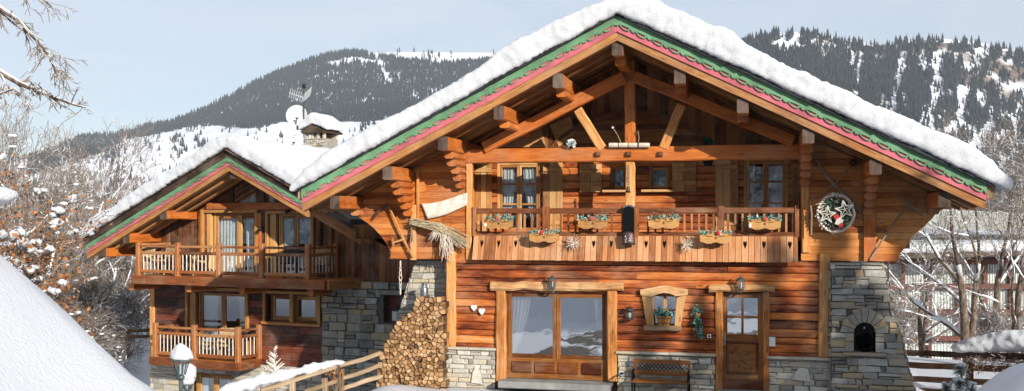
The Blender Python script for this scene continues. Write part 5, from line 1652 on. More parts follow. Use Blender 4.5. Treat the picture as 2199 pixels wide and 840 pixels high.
# ---- flower boxes on the balcony
def flower_box(loc, label, berries, seed, ornament=False):
    rr = random.Random(seed); t = thing('flower_box', label, 'flower box', loc, 0, 'flower boxes along the balcony')
    m = T(loc); w, h, d = .64, .2, .2; mb = MB(m)
    N_ = 14; bot = [(-w / 2 + w * i / N_, -h / 2 + .022 * math.cos(i / N_ * 4 * math.pi) - .012 * (1 if 4 < i < 10 else 0)) for i in range(N_ + 1)]
    topp = [(w / 2 + .01, h / 2 - .01), (w * .3, h / 2 + .0), (w * .12, h / 2 + .015), (0, h / 2 + .0), (-w * .12, h / 2 + .015), (-w * .3, h / 2), (-w / 2 - .01, h / 2 - .01)]
    mb.prism([(x, -d, z) for x, z in bot + topp], (0, .025, 0), rr.uniform(.4, .9), ua=(1, 0, 0))
    mb.box((-w / 2 + .02, -d + .03, -h / 2 + .03), (-w / 2 + .045, 0, h / 2 - .02), 1, .004); mb.box((w / 2 - .045, -d + .03, -h / 2 + .03), (w / 2 - .02, 0, h / 2 - .02), 1, .004)
    mb.box((-w / 2 + .02, -.025, -h / 2 + .03), (w / 2 - .02, -.001, h / 2 - .03), 0, .004); mb.box((-w / 2 + .046, -d + .03, -h / 2 + .03), (w / 2 - .046, -.03, -h / 2 + .05), 0, .004)
    tr = mb.build('trough', 'wood_box', t)
    mb = MB(m)                                                   # carved motif on the front
    mb.prism([(0, -d - .004, .035), (-.012, -d - .004, .012), (-.035, -d - .004, .0), (-.012, -d - .004, -.012), (0, -d - .004, -.035), (.012, -d - .004, -.012), (.035, -d - .004, 0), (.012, -d - .004, .012)], (0, .006, 0))
    for sg in (-1, 1): mb.tube([(sg * .07, -d - .004, .035), (sg * .13, -d - .004, .03), (sg * .2, -d - .004, .045)], .007, 4)
    mb.build('carving', 'dark_stain', tr)
    lf = MB(m)
    for _ in range(210):
        c = V((rr.uniform(-w / 2 - .02, w / 2 + .02), rr.uniform(-d - .04, -.02), h / 2 - .03 + abs(rr.gauss(0, .05)))); e = V((rr.uniform(-1, 1), rr.uniform(-1, 1), rr.uniform(-.5, 1))).normalized(); f = e.orthogonal().normalized(); f.rotate(Matrix.Rotation(rr.uniform(0, 6.28), 3, e)); s_ = rr.uniform(.018, .045)
        lf.poly([c - e * s_, c + f * s_ * .5, c + e * s_, c - f * s_ * .5], mi=0 if rr.random() < .72 else (1 if rr.random() < .8 else 2))
    lf.build('foliage', ['frost_leaf', 'green_leaf', 'white_paint'], t)
    if berries:
        mb = MB(m); c = V((rr.uniform(-.05, .08), -d - .03, h / 2 + .01))
        for a in range(5): mb.blob(c + V((.03 * math.cos(a * 1.26), -.005, .03 * math.sin(a * 1.26))), .024, .02, 6, 3)
        mb.blob(c + V((0, -.02, 0)), .018, n=6, m=3); mb.build('flower', 'ribbon_red' if berries == 1 else 'red_berry', t)
    if ornament:
        mb = MB(m); mb.blob(V((-w / 2 + .02, -d - .02, -.03)), .035, .05, 8, 5); mb.build('bauble', 'cloth_white', t)


fb = [((1075, 480), 'reddish flower box with a white bauble hung in front of the curtained window', 1, True), ((1172, 509), 'flower box with red flower hung low on the heart boards under the square post', 2, False), ((1276, 480), 'pale flower box with pink bow next to the hanging blue black bell strap', 1, False),
      ((1427, 479), 'flower box filled with greenery only and no flower', 0, False), ((1538, 511), 'flower box with red flower hung low next to a white twig star', 2, False), ((1642, 481), 'flower box with an orange bow below the dark double window', 1, True)]
for i, ((px, py), lab, b, orn) in enumerate(fb): flower_box(P(px, py, -.2 - (.1 if py > 500 else 0)), lab, b, 100 + i, orn)


# ---- white twig stars
def twig_star(px, py, lab, seed):
    rr = random.Random(seed); p = P(px, py, -.34); t = thing('twig_star', lab, 'ornament', p, 0, None); mb = MB(T(p))
    for _ in range(60):
        d = V((rr.uniform(-1, 1), rr.uniform(-.7, .15), rr.uniform(-1, 1))).normalized(); L = rr.uniform(.1, .2)
        mb.tube([d * .01, d * L * .6 + V((rr.uniform(-.01, .01), 0, rr.uniform(-.01, .01))), d * L], [.006, .005, .003], 4)
    mb.build('twig_ball', 'pale_twig', t)
    mb = MB(T(p)); mb.tube([(0, 0, .0), (.01, .03, .12), (.0, .1, .22)], .004, 4); mb.build('string', 'straw', t)
twig_star(1232, 522, 'white twig star hanging on the heart boards below the pale flower box', 5); twig_star(1475, 526, 'white twig star hanging on the heart boards beside the low flower box with red flower', 6)

# ---- bells on the middle post
p = P(1350, 482, -.32); t = thing('cow_bell', 'big bronze cow bell on a wide dark strap hanging from the balcony post', 'bell', p); m = T(p)
mb = MB(m); st = []
for i in range(13):
    a = math.pi * i / 12; st.append((.11 * math.cos(a), .12 + .26 + .06 * math.sin(a)))
out_ = [(-.115, -.2)] + [(-.115, .36)] + [(-.115 * math.cos(math.pi * i / 8), .36 + .06 * math.sin(math.pi * i / 8)) for i in range(1, 8)] + [(.115, .36), (.115, -.2)]
mb.prism([(x, 0, z) for x, z in out_], (0, .03, 0), .5); mb.build('strap', 'iron_dark', t)
mb = MB(m); mb.prism([(x, -.012, z) for x, z in ((-.125, .34), (-.095, .39), (0, .43), (.095, .39), (.125, .34), (.1, .36), (0, .4), (-.1, .36))], (0, .02, 0), .5); mb.build('buckle', 'zinc', t)
mb = MB(m); mb.lathe([(.0, -.15), (.08, -.16), (.12, -.19), (.135, -.26), (.14, -.38), (.15, -.44), (.135, -.43), (.1, -.3), (0, -.22)], (0, -.02, 0), 18, sy=.7); mb.build('bell', 'rust_metal', t, True)
mb = MB(m)
for (x, z, r) in ((-.05, -.26, .02), (-.03, -.31, .014), (-.06, -.33, .012), (.03, -.3, .016), (.05, -.34, .02), (.02, -.35, .012), (-.045, -.37, .016), (.06, -.29, .01)):
    mb.prism([(x + r * math.cos(a * 1.257) * (1 if a % 2 else .5), -.125, z + r * math.sin(a * 1.257)) for a in range(5)], (0, .02, 0), .5)
mb.build('painted_flowers', 'cloth_white', t)
p = P(1349, 400, -.22); t = thing('small_bell', 'small metal bell hanging on a chain from the balcony post above the cow bell', 'bell', p); m = T(p)
mb = MB(m); mb.lathe([(.0, .0), (.02, -.005), (.035, -.03), (.04, -.09), (.058, -.14), (.05, -.13), (0, -.05)], (0, 0, 0), 14); mb.build('bell', 'rust_metal', t, True)
mb = MB(m)
for i in range(9): mb.box((-.02 - .012 * (i % 2), -.01, .02 + i * .05), (.02 + .012 * (i % 2), .01, .055 + i * .05), 2, .006)
mb.build('chain', 'zinc', t)

# ---- wreath basket, bent yoke behind it
p = P(1795, 458, -.35); t = thing('wreath', 'round woven basket wreath with snow stars greenery and a small red figure', 'wreath', p); m = T(p, rad(-12)); rr = random.Random(9)
mb = MB(m)
for k in range(7):
    r = .36 + rr.uniform(-.025, .02); ph = rr.uniform(0, 6); y0 = rr.uniform(-.05, .05)
    mb.tube([(r * math.cos(a * .21) * (1 + .02 * math.sin(a + ph)), y0 + .02 * math.sin(a * 1.3 + ph), r * 1.08 * math.sin(a * .21) * (1 + .02 * math.cos(a * 2 + ph))) for a in range(31)], rr.uniform(.012, .02), 5)
for k in range(60):
    a = rr.uniform(0, 6.28); r = rr.uniform(.2, .36); mb.tube([(r * math.cos(a), -.05, r * 1.08 * math.sin(a)), ((r + .06) * math.cos(a + .2), -.1, (r + .06) * math.sin(a + .2) * 1.05)], .006, 4)
ba = mb.build('basket_rim', 'pale_twig', t)
mb = MB(m); mb.lathe([(0, .12), (.2, .11), (.33, .02)], (0, 0, 0), 20, axis=(0, 1, 0)); mb.build('basket_back', 'wicker', t)
lf = MB(m)
for _ in range(420):
    a = rr.uniform(0, 6.28); r = .31 * math.sqrt(rr.random()); c = V((r * math.cos(a), -.03 + rr.uniform(-.06, .06), r * 1.05 * math.sin(a))); e = V((rr.uniform(-1, 1), rr.uniform(-.6, .6), rr.uniform(-1, 1))).normalized(); f = e.orthogonal(); s_ = rr.uniform(.02, .045)
    lf.poly([c - e * s_, c + f * s_ * .5, c + e * s_, c - f * s_ * .5])
lf.build('greenery', 'green_leaf', t)
def star5(mb, c, r, y, thick=.02):
    pts = [(c[0] + (r if i % 2 == 0 else r * .42) * math.cos(math.pi / 2 + i * math.pi / 5 + c[2]), y, c[1] + (r if i % 2 == 0 else r * .42) * math.sin(math.pi / 2 + i * math.pi / 5 + c[2])) for i in range(10)]
    for i in range(10): mb.tube([pts[i], pts[(i + 1) % 10]], .012, 5)
    for i in range(0, 10, 2): mb.tube([pts[i], (c[0], y - .02, c[1])], .008, 4)
for (cx, cz, r, rt_) in ((.19, .07, .19, .2), (-.16, -.03, .18, -.1)):
    mb = MB(m); star5(mb, (cx, cz, rt_), r, -.12); mb.build('star', 'cloth_white', t)
mb = MB(m)
for k in range(16): a = 1.3 + .19 * k; mb.blob(V((.35 * math.cos(a), -.08, .37 * math.sin(a))), .03, n=7, m=4)
mb.blob(V((-.04, -.08, .38)), .045, n=8, m=5)
mb.build('snow_beads', 'cloth_white', t, True)
mb = MB(m); mb.prism([(.0, -.17, -.22), (.13, -.17, -.26), (.17, -.17, -.14), (.06, -.17, -.07)], (0, .05, 0), .5); mb.build('figure_coat', 'cloth_white', t)
mb = MB(m); mb.prism([(.02, -.185, -.14), (.1, -.185, -.08), (.04, -.185, -.01), (-.03, -.185, -.06)], (0, .06, 0), .5); mb.prism([(.1, -.185, -.3), (.17, -.185, -.24), (.14, -.185, -.19), (.07, -.185, -.25)], (0, .06, 0), .5); mb.build('figure_cap', 'red_cloth', t)

t = thing('wooden_yoke', 'old bent wooden yoke of thin bowed poles fixed behind the wreath basket', 'farm tool', P(1790, 420, -.15))
mb = MB()
def tp(pts, Y, r): mb.tube([P(x, y, Y) for x, y in pts], r, 6)
tp([(1753, 342), (1775, 378), (1800, 405), (1828, 430), (1850, 458)], -.2, [.03, .032, .03, .03, .028]); mb.build('pole', 'tool_wood', t)
mb = MB(); tp([(1822, 362), (1800, 388), (1770, 412), (1745, 426), (1739, 436)], -.22, .018); mb.build('bow', 'tool_wood', t)
mb = MB(); tp([(1740, 432), (1743, 460), (1742, 505)], -.3, .018); mb.build('hanging_stick', 'tool_wood', t)

# ---- hay rake on the outer flank
t = thing('hay_rake', 'long wooden hay rake leaning across the outer flank boards', 'farm tool', P(1910, 480, -.2))
mb = MB(); tp([(1868, 558), (1900, 508), (1930, 466), (1954, 440)], -.2, .022); mb.build('handle', 'tool_wood', t)
mb = MB(); mb.beam(P(1927, 417, -.22), P(1981, 462, -.22), .045, .05); mb.build('head', 'tool_wood', t)
mb = MB()
for i in range(9):
    a = P(1929 + i * 6.2, 419 + i * 5.2, -.22); mb.tube([a, a + V((-.02, -.09, -.02))], .009, 5)
mb.build('teeth', 'tool_wood', t)

# ---- scythe
t = thing('scythe', 'old wooden handled scythe with a curved blade hung on the scalloped boards', 'farm tool', P(860, 500, -.2))
mb = MB(); tp([(834, 442), (845, 465), (858, 495), (872, 525), (887, 553)], -.2, [.025, .026, .027, .027, .026]); mb.build('handle', 'wood_post', t)
mb = MB(); mb.prism([P(x, y, -.2) for x, y in ((836, 442), (822, 449), (812, 459), (804, 470), (800, 468), (808, 455), (820, 444), (834, 438))], (0, .012, 0), .5); mb.build('blade', 'rust_metal', t)
mb = MB(); mb.beam(P(845, 521, -.22), P(867, 514, -.22), .035, .04); mb.beam(P(843, 511, -.22), P(845, 529, -.22), .05, .05, (0, 1, 0)); mb.build('grip', 'wood_post', t)
# pale hooks on the batten
t = thing('wooden_bracket', 'small forked wooden bracket on the batten beside the scythe', 'farm tool', P(884, 510, -.25)); mb = MB()
tp([(871, 474), (884, 472), (884, 500), (880, 530)], -.22, .014); mb.build('arm', 'tool_wood', t); mb = MB(); tp([(879, 502), (885, 500), (886, 518)], -.22, .014); mb.build('peg', 'tool_wood', t)

# ---- straw besom over the corner post
rr = random.Random(4)
t = thing('straw_besom', 'big dry straw besom lying across the corner post under the banner', 'broom', P(950, 500, -.3))
mb = MB()
for _ in range(90):
    a = P(884 + rr.uniform(-6, 12), 475 + rr.uniform(-6, 8), -.22 - rr.uniform(0, .12)); b = P(942 + rr.uniform(-6, 6), 488 + rr.uniform(-9, 9), -.3 - rr.uniform(0, .12)); c = P(1010 - rr.uniform(0, 30), 534 + rr.uniform(-22, 6) - 6, -.25 - rr.uniform(0, .16))
    mb.tube([a, b, b.lerp(c, .5) + V((0, 0, .02)), c], [.008, .01, .008, .004], 4)
mb.build('bundle', 'straw', t)
mb = MB()
for _ in range(46):
    a = P(952 + rr.uniform(-12, 12), 500 + rr.uniform(-6, 6), -.32 - rr.uniform(0, .08)); b = P(958 + rr.uniform(-16, 20), 548 + rr.uniform(-20, 16), -.3 - rr.uniform(0, .1)); mb.tube([a, a.lerp(b, .5) + V((rr.uniform(-.04, .04), 0, 0)), b], [.008, .008, .004], 4)
for _ in range(20):
    a = P(945 + rr.uniform(-8, 8), 494, -.34); b = P(928 + rr.uniform(-12, 14), 512 + rr.uniform(-8, 10), -.36); mb.tube([a, a.lerp(b, .5) + V((0, -.03, .02)), b], [.007, .006, .003], 4)
mb.build('binding', 'pale_twig', t)

# ---- cloth banner with faded painted pattern
def banner_mat():
    m, nt, out = newmat('banner_cloth'); n = N(nt)
    uv = n.n('ShaderNodeUVMap').outputs[0]
    a = n.ramp(n.noise(n.mapping(uv, (9, 11, 1)), 1, 3, .6, 1.5), [(.52, g(0)), (.62, g(1))]); b = n.ramp(n.noise(n.mapping(uv, (7, 12, 1), (0, 0, .6)), 1.3, 3, .6, 2), [(.56, g(0)), (.64, g(1))])
    c = n.mix(n.math('MULTIPLY', a, .5), lin('#e2d8cb'), lin('#d49c84')); c = n.mix(n.math('MULTIPLY', b, .45), c, lin('#98a49c'))
    n.bsdf(out, c, .9, None, .1); M['banner_cloth'] = m
banner_mat()
t = thing('cloth_banner', 'pale cloth banner with a faded painted pattern pinned slantwise on the boards', 'banner', P(955, 443, -.14)); mb = MB()
topc = [(905, 438), (930, 436), (955, 430), (980, 421), (1003, 414)]; botc = [(917, 470), (935, 467), (958, 461), (982, 450), (1004, 440)]
vs = []; nn = 24
for j in range(5):
    for i in range(nn + 1):
        x = i / nn * 4; k = min(int(x), 3); f = x - k; a = (topc[k][0] + (topc[k + 1][0] - topc[k][0]) * f, topc[k][1] + (topc[k + 1][1] - topc[k][1]) * f); b = (botc[k][0] + (botc[k + 1][0] - botc[k][0]) * f, botc[k][1] + (botc[k + 1][1] - botc[k][1]) * f); q = j / 4
        vs.append(P(a[0] + (b[0] - a[0]) * q, a[1] + (b[1] - a[1]) * q, -.15 + .012 * math.sin(i * .9 + j)))
mb.mesh(vs, [(j * (nn + 1) + i, j * (nn + 1) + i + nn + 1, j * (nn + 1) + i + nn + 2, j * (nn + 1) + i + 1) for j in range(4) for i in range(nn)], lambda k, i: ((i % (nn + 1)) / nn, (i // (nn + 1)) / 12))
o = mb.build('cloth', 'banner_cloth', t, True); sm_ = o.modifiers.new('thick', 'SOLIDIFY'); sm_.thickness = .006

# ---- chains
def chain(px, y0, y1, Y, lab, links=7):
    p = P(px, y0, Y); t = thing('rain_chain', lab, 'chain', p); m = T(p); L = p.z - P(px, y1, Y).z; mb = MB(m); s_ = L / links
    for i in range(links):
        c = V((0, 0, -s_ * (i + .5))); a = .03 if i in (2, 3, 4) else .014
        mb.tube([c + V((a * math.cos(q * .785) * (1 if i % 2 else .4), a * math.cos(q * .785) * (.4 if i % 2 else 1), s_ * .6 * math.sin(q * .785))) for q in range(9)], .009, 5)
    mb.build('chain', 'rust_metal' if px > 1000 else 'pale_twig', t)
chain(860, 561, 632, -.35, 'rusty chain with a ring hanging under the scalloped boards near the firewood'); chain(1907, 563, 656, -.1, 'dark chain hanging under the outer flank beside the stone buttress')

# ---- ornaments on the tie beam
p = P(1227, 309, -.22); t = thing('frosted_pinecone_posy', 'frosted silver posy of cones standing on the tie beam', 'ornament', p); mb = MB(T(p)); rr = random.Random(6)
for _ in range(70):
    d = V((rr.uniform(-1, 1), rr.uniform(-.8, .4), rr.uniform(-.5, 1))).normalized(); e = d.orthogonal(); mb.poly([d * .02 + e * .012, d * .1 * rr.uniform(.6, 1.1) + e * .025, d * .12 * rr.uniform(.7, 1.1), d * .1 * rr.uniform(.6, 1) - e * .025])
mb.build('posy', 'lamp_glass', t)
for i, (px, w) in enumerate(((1318, 20), (1339, 20), (1360, 19), (1384, 24))):
    a, b = P(px - w / 2, 312, -.2), P(px + w / 2 - 1, 312, -.2)
    t = thing('birch_log', ['birch log', 'b', 'c', 'd'][i], 'log', (a + b) / 2, 0, 'birch logs lying on the tie beam'); mb = MB(); mb.tube([a, a.lerp(b, .5), b], [.052, .056, .052], 10, .9); mb.build('log', 'candle_bark', t)
    t['label'] = ['short birch log ending the row on the tie beam nearest the frosted posy', 'birch log on the tie beam just before the king post', 'birch log on the tie beam directly in front of the king post', 'longer tied birch log ending the row with straw on the tie beam'][i]
def star_stick(base, tip, r, lab):
    t = thing('star_ornament', lab, 'ornament', base); mb = MB(); mb.tube([base, base.lerp(tip, .5) + V((.02, 0, 0)), tip], .007, 4); mb.build('stick', 'straw', t)
    mb = MB(T(tip)); pts = [((r if i % 2 == 0 else r * .4) * math.cos(math.pi / 2 + i * math.pi / 5), (r if i % 2 == 0 else r * .4) * math.sin(math.pi / 2 + i * math.pi / 5)) for i in range(10)]; mb.prism([(x, 0, z) for x, z in pts], (0, .02, 0), .5); mb.build('star', 'rust_metal' if r > .045 else 'pale_twig', t)
star_stick(P(1334, 308, -.16), P(1316, 274, -.14), .04, 'dried stalk with a pale star head standing against the king post'); star_stick(P(1371, 306, -.16), P(1370, 284, -.14), .06, 'rusty five pointed star standing by the king post')
p = P(1519, 318, -.05); t = thing('hanging_plant', 'dark potted plant hanging from the shaded part of the tie beam', 'plant', p); mb = MB(T(p + V((0, .25, -.25)))); mb.lathe([(.0, -.12), (.08, -.12), (.12, 0), (.13, .1), (.11, .1)], (0, 0, 0), 12); mb.build('pot', 'iron_dark', t)
mb = MB(T(p + V((0, .05, .12))))
for _ in range(60):
    d = V((rr.uniform(-1, 1), rr.uniform(-1, 1), rr.uniform(-.5, 1))).normalized(); e = d.orthogonal(); mb.poly([V((0, 0, 0)), d * .09 + e * .025, d * .15, d * .09 - e * .025])
mb.build('leaves', 'green_leaf', t)
p = P(1832, 350, -.12); t = thing('dark_rosette', 'black dried rosette hanging in the shadow under the eave above the wreath', 'ornament', p); mb = MB(T(p))
for i in range(12):
    a = i * .524; mb.prism([(.03 * math.cos(a - .4), -.02, .03 * math.sin(a - .4)), (.13 * math.cos(a), -.05, .13 * math.sin(a)), (.03 * math.cos(a + .4), -.02, .03 * math.sin(a + .4))], (0, .02, 0), .5)
mb.build('rosette', 'iron_dark', t)


# ---- wall lanterns over the doors
def wall_lantern(px, py, lab, s=1.0):
    p = P(px, py, -.3); t = thing('wall_lantern', lab, 'lantern', p); m = T(p) @ Matrix.Scale(s, 4)
    mb = MB(m); mb.lathe([(.0, .17), (.012, .165), (.015, .13), (.05, .1), (.105, .06), (.11, .05)], (0, 0, 0), 6); cap = mb.build('cap', 'lamp_metal', t)
    mb = MB(m)
    for i in range(6):
        a = i * math.pi / 3; mb.tube([(.085 * math.cos(a), .085 * math.sin(a), .055), (.055 * math.cos(a), .055 * math.sin(a), -.13)], .008, 4)
    mb.lathe([(.0, -.15), (.05, -.15), (.06, -.13), (.05, -.12)], (0, 0, 0), 6); mb.build('cage', 'lamp_metal', t)
    mb = MB(m); mb.lathe([(.08, .05), (.052, -.12)], (0, 0, 0), 6); mb.build('glass', 'lantern_glass', t)
    mb = MB(m); mb.lathe([(0, -.1), (.018, -.1), (.02, .0), (0, .02)], (0, 0, 0), 8); mb.build('bulb', 'lamp_glass', t)
    mb = MB(m); mb.tube([(0, 0, -.14), (0, .02, -.2), (0, .1, -.22), (0, .22, -.16), (0, .25, -.1)], .018, 6); mb.lathe([(.06, 0), (.05, .03)], (0, .25, -.12), 10, axis=(0, -1, 0)); mb.build('bracket', 'lamp_metal', t)
wall_lantern(1186, 606, 'grey metal carriage lantern mounted above the sliding glass door', 1.08); wall_lantern(1591, 608, 'grey metal carriage lantern mounted above the panelled entrance door', 1.05)
p = P(1352, 672, -.2); t = thing('hanging_lantern', 'old caged storm lantern hanging on the logs beside the splayed window', 'lantern', p); m = T(p); mb = MB(m)
mb.lathe([(0, .14), (.06, .12), (.11, .08), (.11, .06), (.09, .05)], (0, 0, 0), 12); mb.lathe([(.09, -.15), (.1, -.14), (.1, -.11), (.085, -.1)], (0, 0, 0), 12)
for i in range(8): a = i * .785; mb.tube([(.09 * math.cos(a), .09 * math.sin(a), .06), (.1 * math.cos(a), .1 * math.sin(a), -.03), (.09 * math.cos(a), .09 * math.sin(a), -.12)], .006, 4)
mb.tube([(-.09, 0, .06), (0, 0, .2), (.09, 0, .06)], .006, 4); mb.build('cage', 'rust_metal', t); mb = MB(m); mb.lathe([(.07, -.11), (.08, -.03), (.06, .05)], (0, 0, 0), 12); mb.build('glass', 'lantern_glass', t, True); mb = MB(m); mb.lathe([(0, -.1), (.03, -.1), (.035, -.02), (0, .02)], (0, 0, 0), 9); mb.build('candle', 'cloth_white', t)

# ---- garland, tub of flowers, wooden hearts, sockets, sign
p = P(1500, 690, -.16); t = thing('garland', 'long hanging green garland with a wooden heart beside the entrance door', 'garland', p); m = T(p); mb = MB(m); rr = random.Random(12)
path = [(-.02, .27), (-.04, .18), (.0, .06), (-.02, -.06), (.03, -.18), (.05, -.32)]
for _ in range(300):
    q = rr.random() * 4.99; k = int(q); f = q - k; c = V((path[k][0] + (path[k + 1][0] - path[k][0]) * f + rr.gauss(0, .04), rr.uniform(-.07, .03), path[k][1] + (path[k + 1][1] - path[k][1]) * f + rr.gauss(0, .03)))
    e = V((rr.uniform(-1, 1), rr.uniform(-.8, .5), rr.uniform(-1, 1))).normalized(); fo = e.orthogonal(); s_ = rr.uniform(.02, .045); mb.poly([c - e * s_, c + fo * s_ * .45, c + e * s_, c - fo * s_ * .45], mi=0 if rr.random() < .55 else 1)
mb.build('greenery', ['frost_leaf', 'green_leaf'], t); mb = MB(m); mb.prism([(-.06, -.08, .2), (-.02, -.08, .1), (.05, -.08, .12), (.05, -.08, .19), (.0, -.08, .17)], (0, .03, 0), .6); mb.build('wooden_heart', 'wood_box', t)
p = P(1425, 699, -.13); t = thing('flower_tub', 'small wooden tub of frosted greenery on the window sill', 'flower pot', p); m = T(p); mb = MB(m)
for i in range(14):
    a0, a1 = i * 6.283 / 14 + .02, (i + 1) * 6.283 / 14 - .02
    q = [(.115 * math.cos(a0), .1 * math.sin(a0), 0), (.115 * math.cos(a1), .1 * math.sin(a1), 0), (.16 * math.cos(a1), .14 * math.sin(a1), .2), (.16 * math.cos(a0), .14 * math.sin(a0), .2)]
    mb.prism(q, V((-math.cos(a0), -math.sin(a0), 0)) * .02, rr.uniform(.4, .9), ua=(0, 0, 1))
mb.build('tub', 'wood_box', t); mb = MB(m)
for z, r in ((.05, .13), (.15, .152)): mb.lathe([(r, z), (r + .006, z + .02)], (0, 0, 0), 20, sy=.88)
mb.build('hoop', 'rust_metal', t); mb = MB(m)
for _ in range(150):
    c = V((rr.gauss(0, .09), rr.gauss(0, .06), .2 + abs(rr.gauss(0, .07)))); e = V((rr.uniform(-1, 1), rr.uniform(-1, 1), rr.uniform(-.6, 1))).normalized(); fo = e.orthogonal(); s_ = rr.uniform(.02, .05); mb.poly([c - e * s_, c + fo * s_ * .5, c + e * s_, c - fo * s_ * .5], mi=0 if rr.random() < .65 else 1)
mb.build('foliage', ['frost_leaf', 'green_leaf'], t)
for (px, py, r, lab) in ((1018, 661, .075, 'pale wooden heart hung on the logs nearest the corner post'), (1035, 669, .08, 'pale wooden heart hung lower on the logs nearer the sliding door')):
    p = P(px, py, -.12); t = thing('wooden_heart', lab, 'ornament', p, 0, 'pale wooden hearts on the log wall'); mb = MB(T(p, 0))
    hp = [(0, -1), (-.75, -.15), (-.95, .4), (-.6, .85), (-.2, .8), (0, .5), (.2, .8), (.6, .85), (.95, .4), (.75, -.15)]
    mb.prism([(x * r, -.02, z * r) for x, z in hp], (0, .03, 0), .9); mb.build('heart', 'cloth_white', t); mb = MB(T(p)); mb.tube([(0, 0, r * .5), (.0, .03, r * 1.6)], .004, 4); mb.build('string', 'straw', t)
for (px, py, w, h, lab, mt_) in ((1523, 722, .08, .08, 'small white wall socket beside the garland', 'white_paint'), (1335, 802, .1, .1, 'small grey wall socket set in the stone plinth beside the bench', 'lamp_glass')):
    p = P(px, py, -.1 if px > 1400 else -.18); t = thing('wall_socket', lab, 'socket', p); mb = MB(T(p)); mb.box((-w / 2, -.02, -h / 2), (w / 2, .03, h / 2), 0, .008); mb.build('plate', mt_, t); mb = MB(T(p)); mb.box((-w / 3.4, -.026, -h / 3.4), (w / 3.4, -.018, h / 3.4), 0, .004); mb.build('socket_face', 'iron', t)
p = P(1657, 734, -.11); t = thing('notice_plate', 'blank white plate fixed to the logs beside the entrance door', 'sign', p); mb = MB(T(p)); mb.box((-.075, -.012, -.1), (.075, .04, .1), 0, .006); mb.build('plate', 'white_paint', t); mb = MB(T(p))
for x in (-.06, .06): mb.lathe([(.008, 0), (.006, .006)], (x, -.012, .085), 8, axis=(0, -1, 0))
mb.build('screw', 'zinc', t)

# ---- bench
p = P(1419, 845, -.55); p.z = -.2; t = thing('garden_bench', 'garden bench with a lattice back and cast iron ends against the stone plinth', 'bench', p); m = T(p)
bw = (P(1480, 800, -.55).x - P(1357, 800, -.55).x) / 2; zt_ = P(1419, 773, -.35).z + .2
for sg in (-1, 1):
    mb = MB(m); x = sg * (bw - .02)
    mb.tube([(x, .24, 0), (x, .2, .4), (x, .25, zt_)], [.022, .02, .018], 6); mb.tube([(x, -.24, 0), (x, -.2, .22), (x, -.22, .42), (x, -.2, .6)], [.022, .018, .02, .018], 6); mb.tube([(x, -.22, .6), (x, -.1, .64), (x, .1, .63), (x, .22, .6)], .02, 6); mb.tube([(x, -.2, .4), (x, .2, .38)], .018, 6)
    for k in range(3): mb.tube([(x, -.12 + .1 * k, .4), (x, -.17 + .1 * k, .52), (x, -.08 + .1 * k, .62)], .009, 4)
    mb.build('side_frame', 'iron_dark', t)
for i in range(4): mb = MB(m); mb.box((-bw, -.24 + i * .115, .4), (bw, -.14 + i * .115, .43), 0, .006, tone=.5); mb.build('seat_slat', 'wood_door', t)
mb = MB(m); mb.box((-bw, .215, zt_ - .09), (bw, .25, zt_), 0, .008, tone=.6); mb.box((-bw, .2, .5), (bw, .235, .6), 0, .008, tone=.6)
mb.box((-bw, .21, .6), (-bw + .06, .245, zt_ - .09), 2, .006, tone=.5); mb.box((bw - .06, .21, .6), (bw, .245, zt_ - .09), 2, .006, tone=.5); bk = mb.build('backrest', 'wood_door', t)
mb = MB(m); z0b, z1b = .6, zt_ - .09; hh_ = z1b - z0b; x = -bw + .06
while x < bw - .06:
    for d in (-1, 1):
        x1 = x + d * hh_ * .9; a, b = V((x, .228, z0b)), V((x1, .228, z1b))
        if abs(x1) > bw - .05: f = ((bw - .06) * math.copysign(1, x1) - x) / (x1 - x); b = a.lerp(b, f)
        mb.beam(a, b, .02, .012, (0, 1, 0), .002)
    x += .085
mb.build('lattice', 'rust_metal', bk)

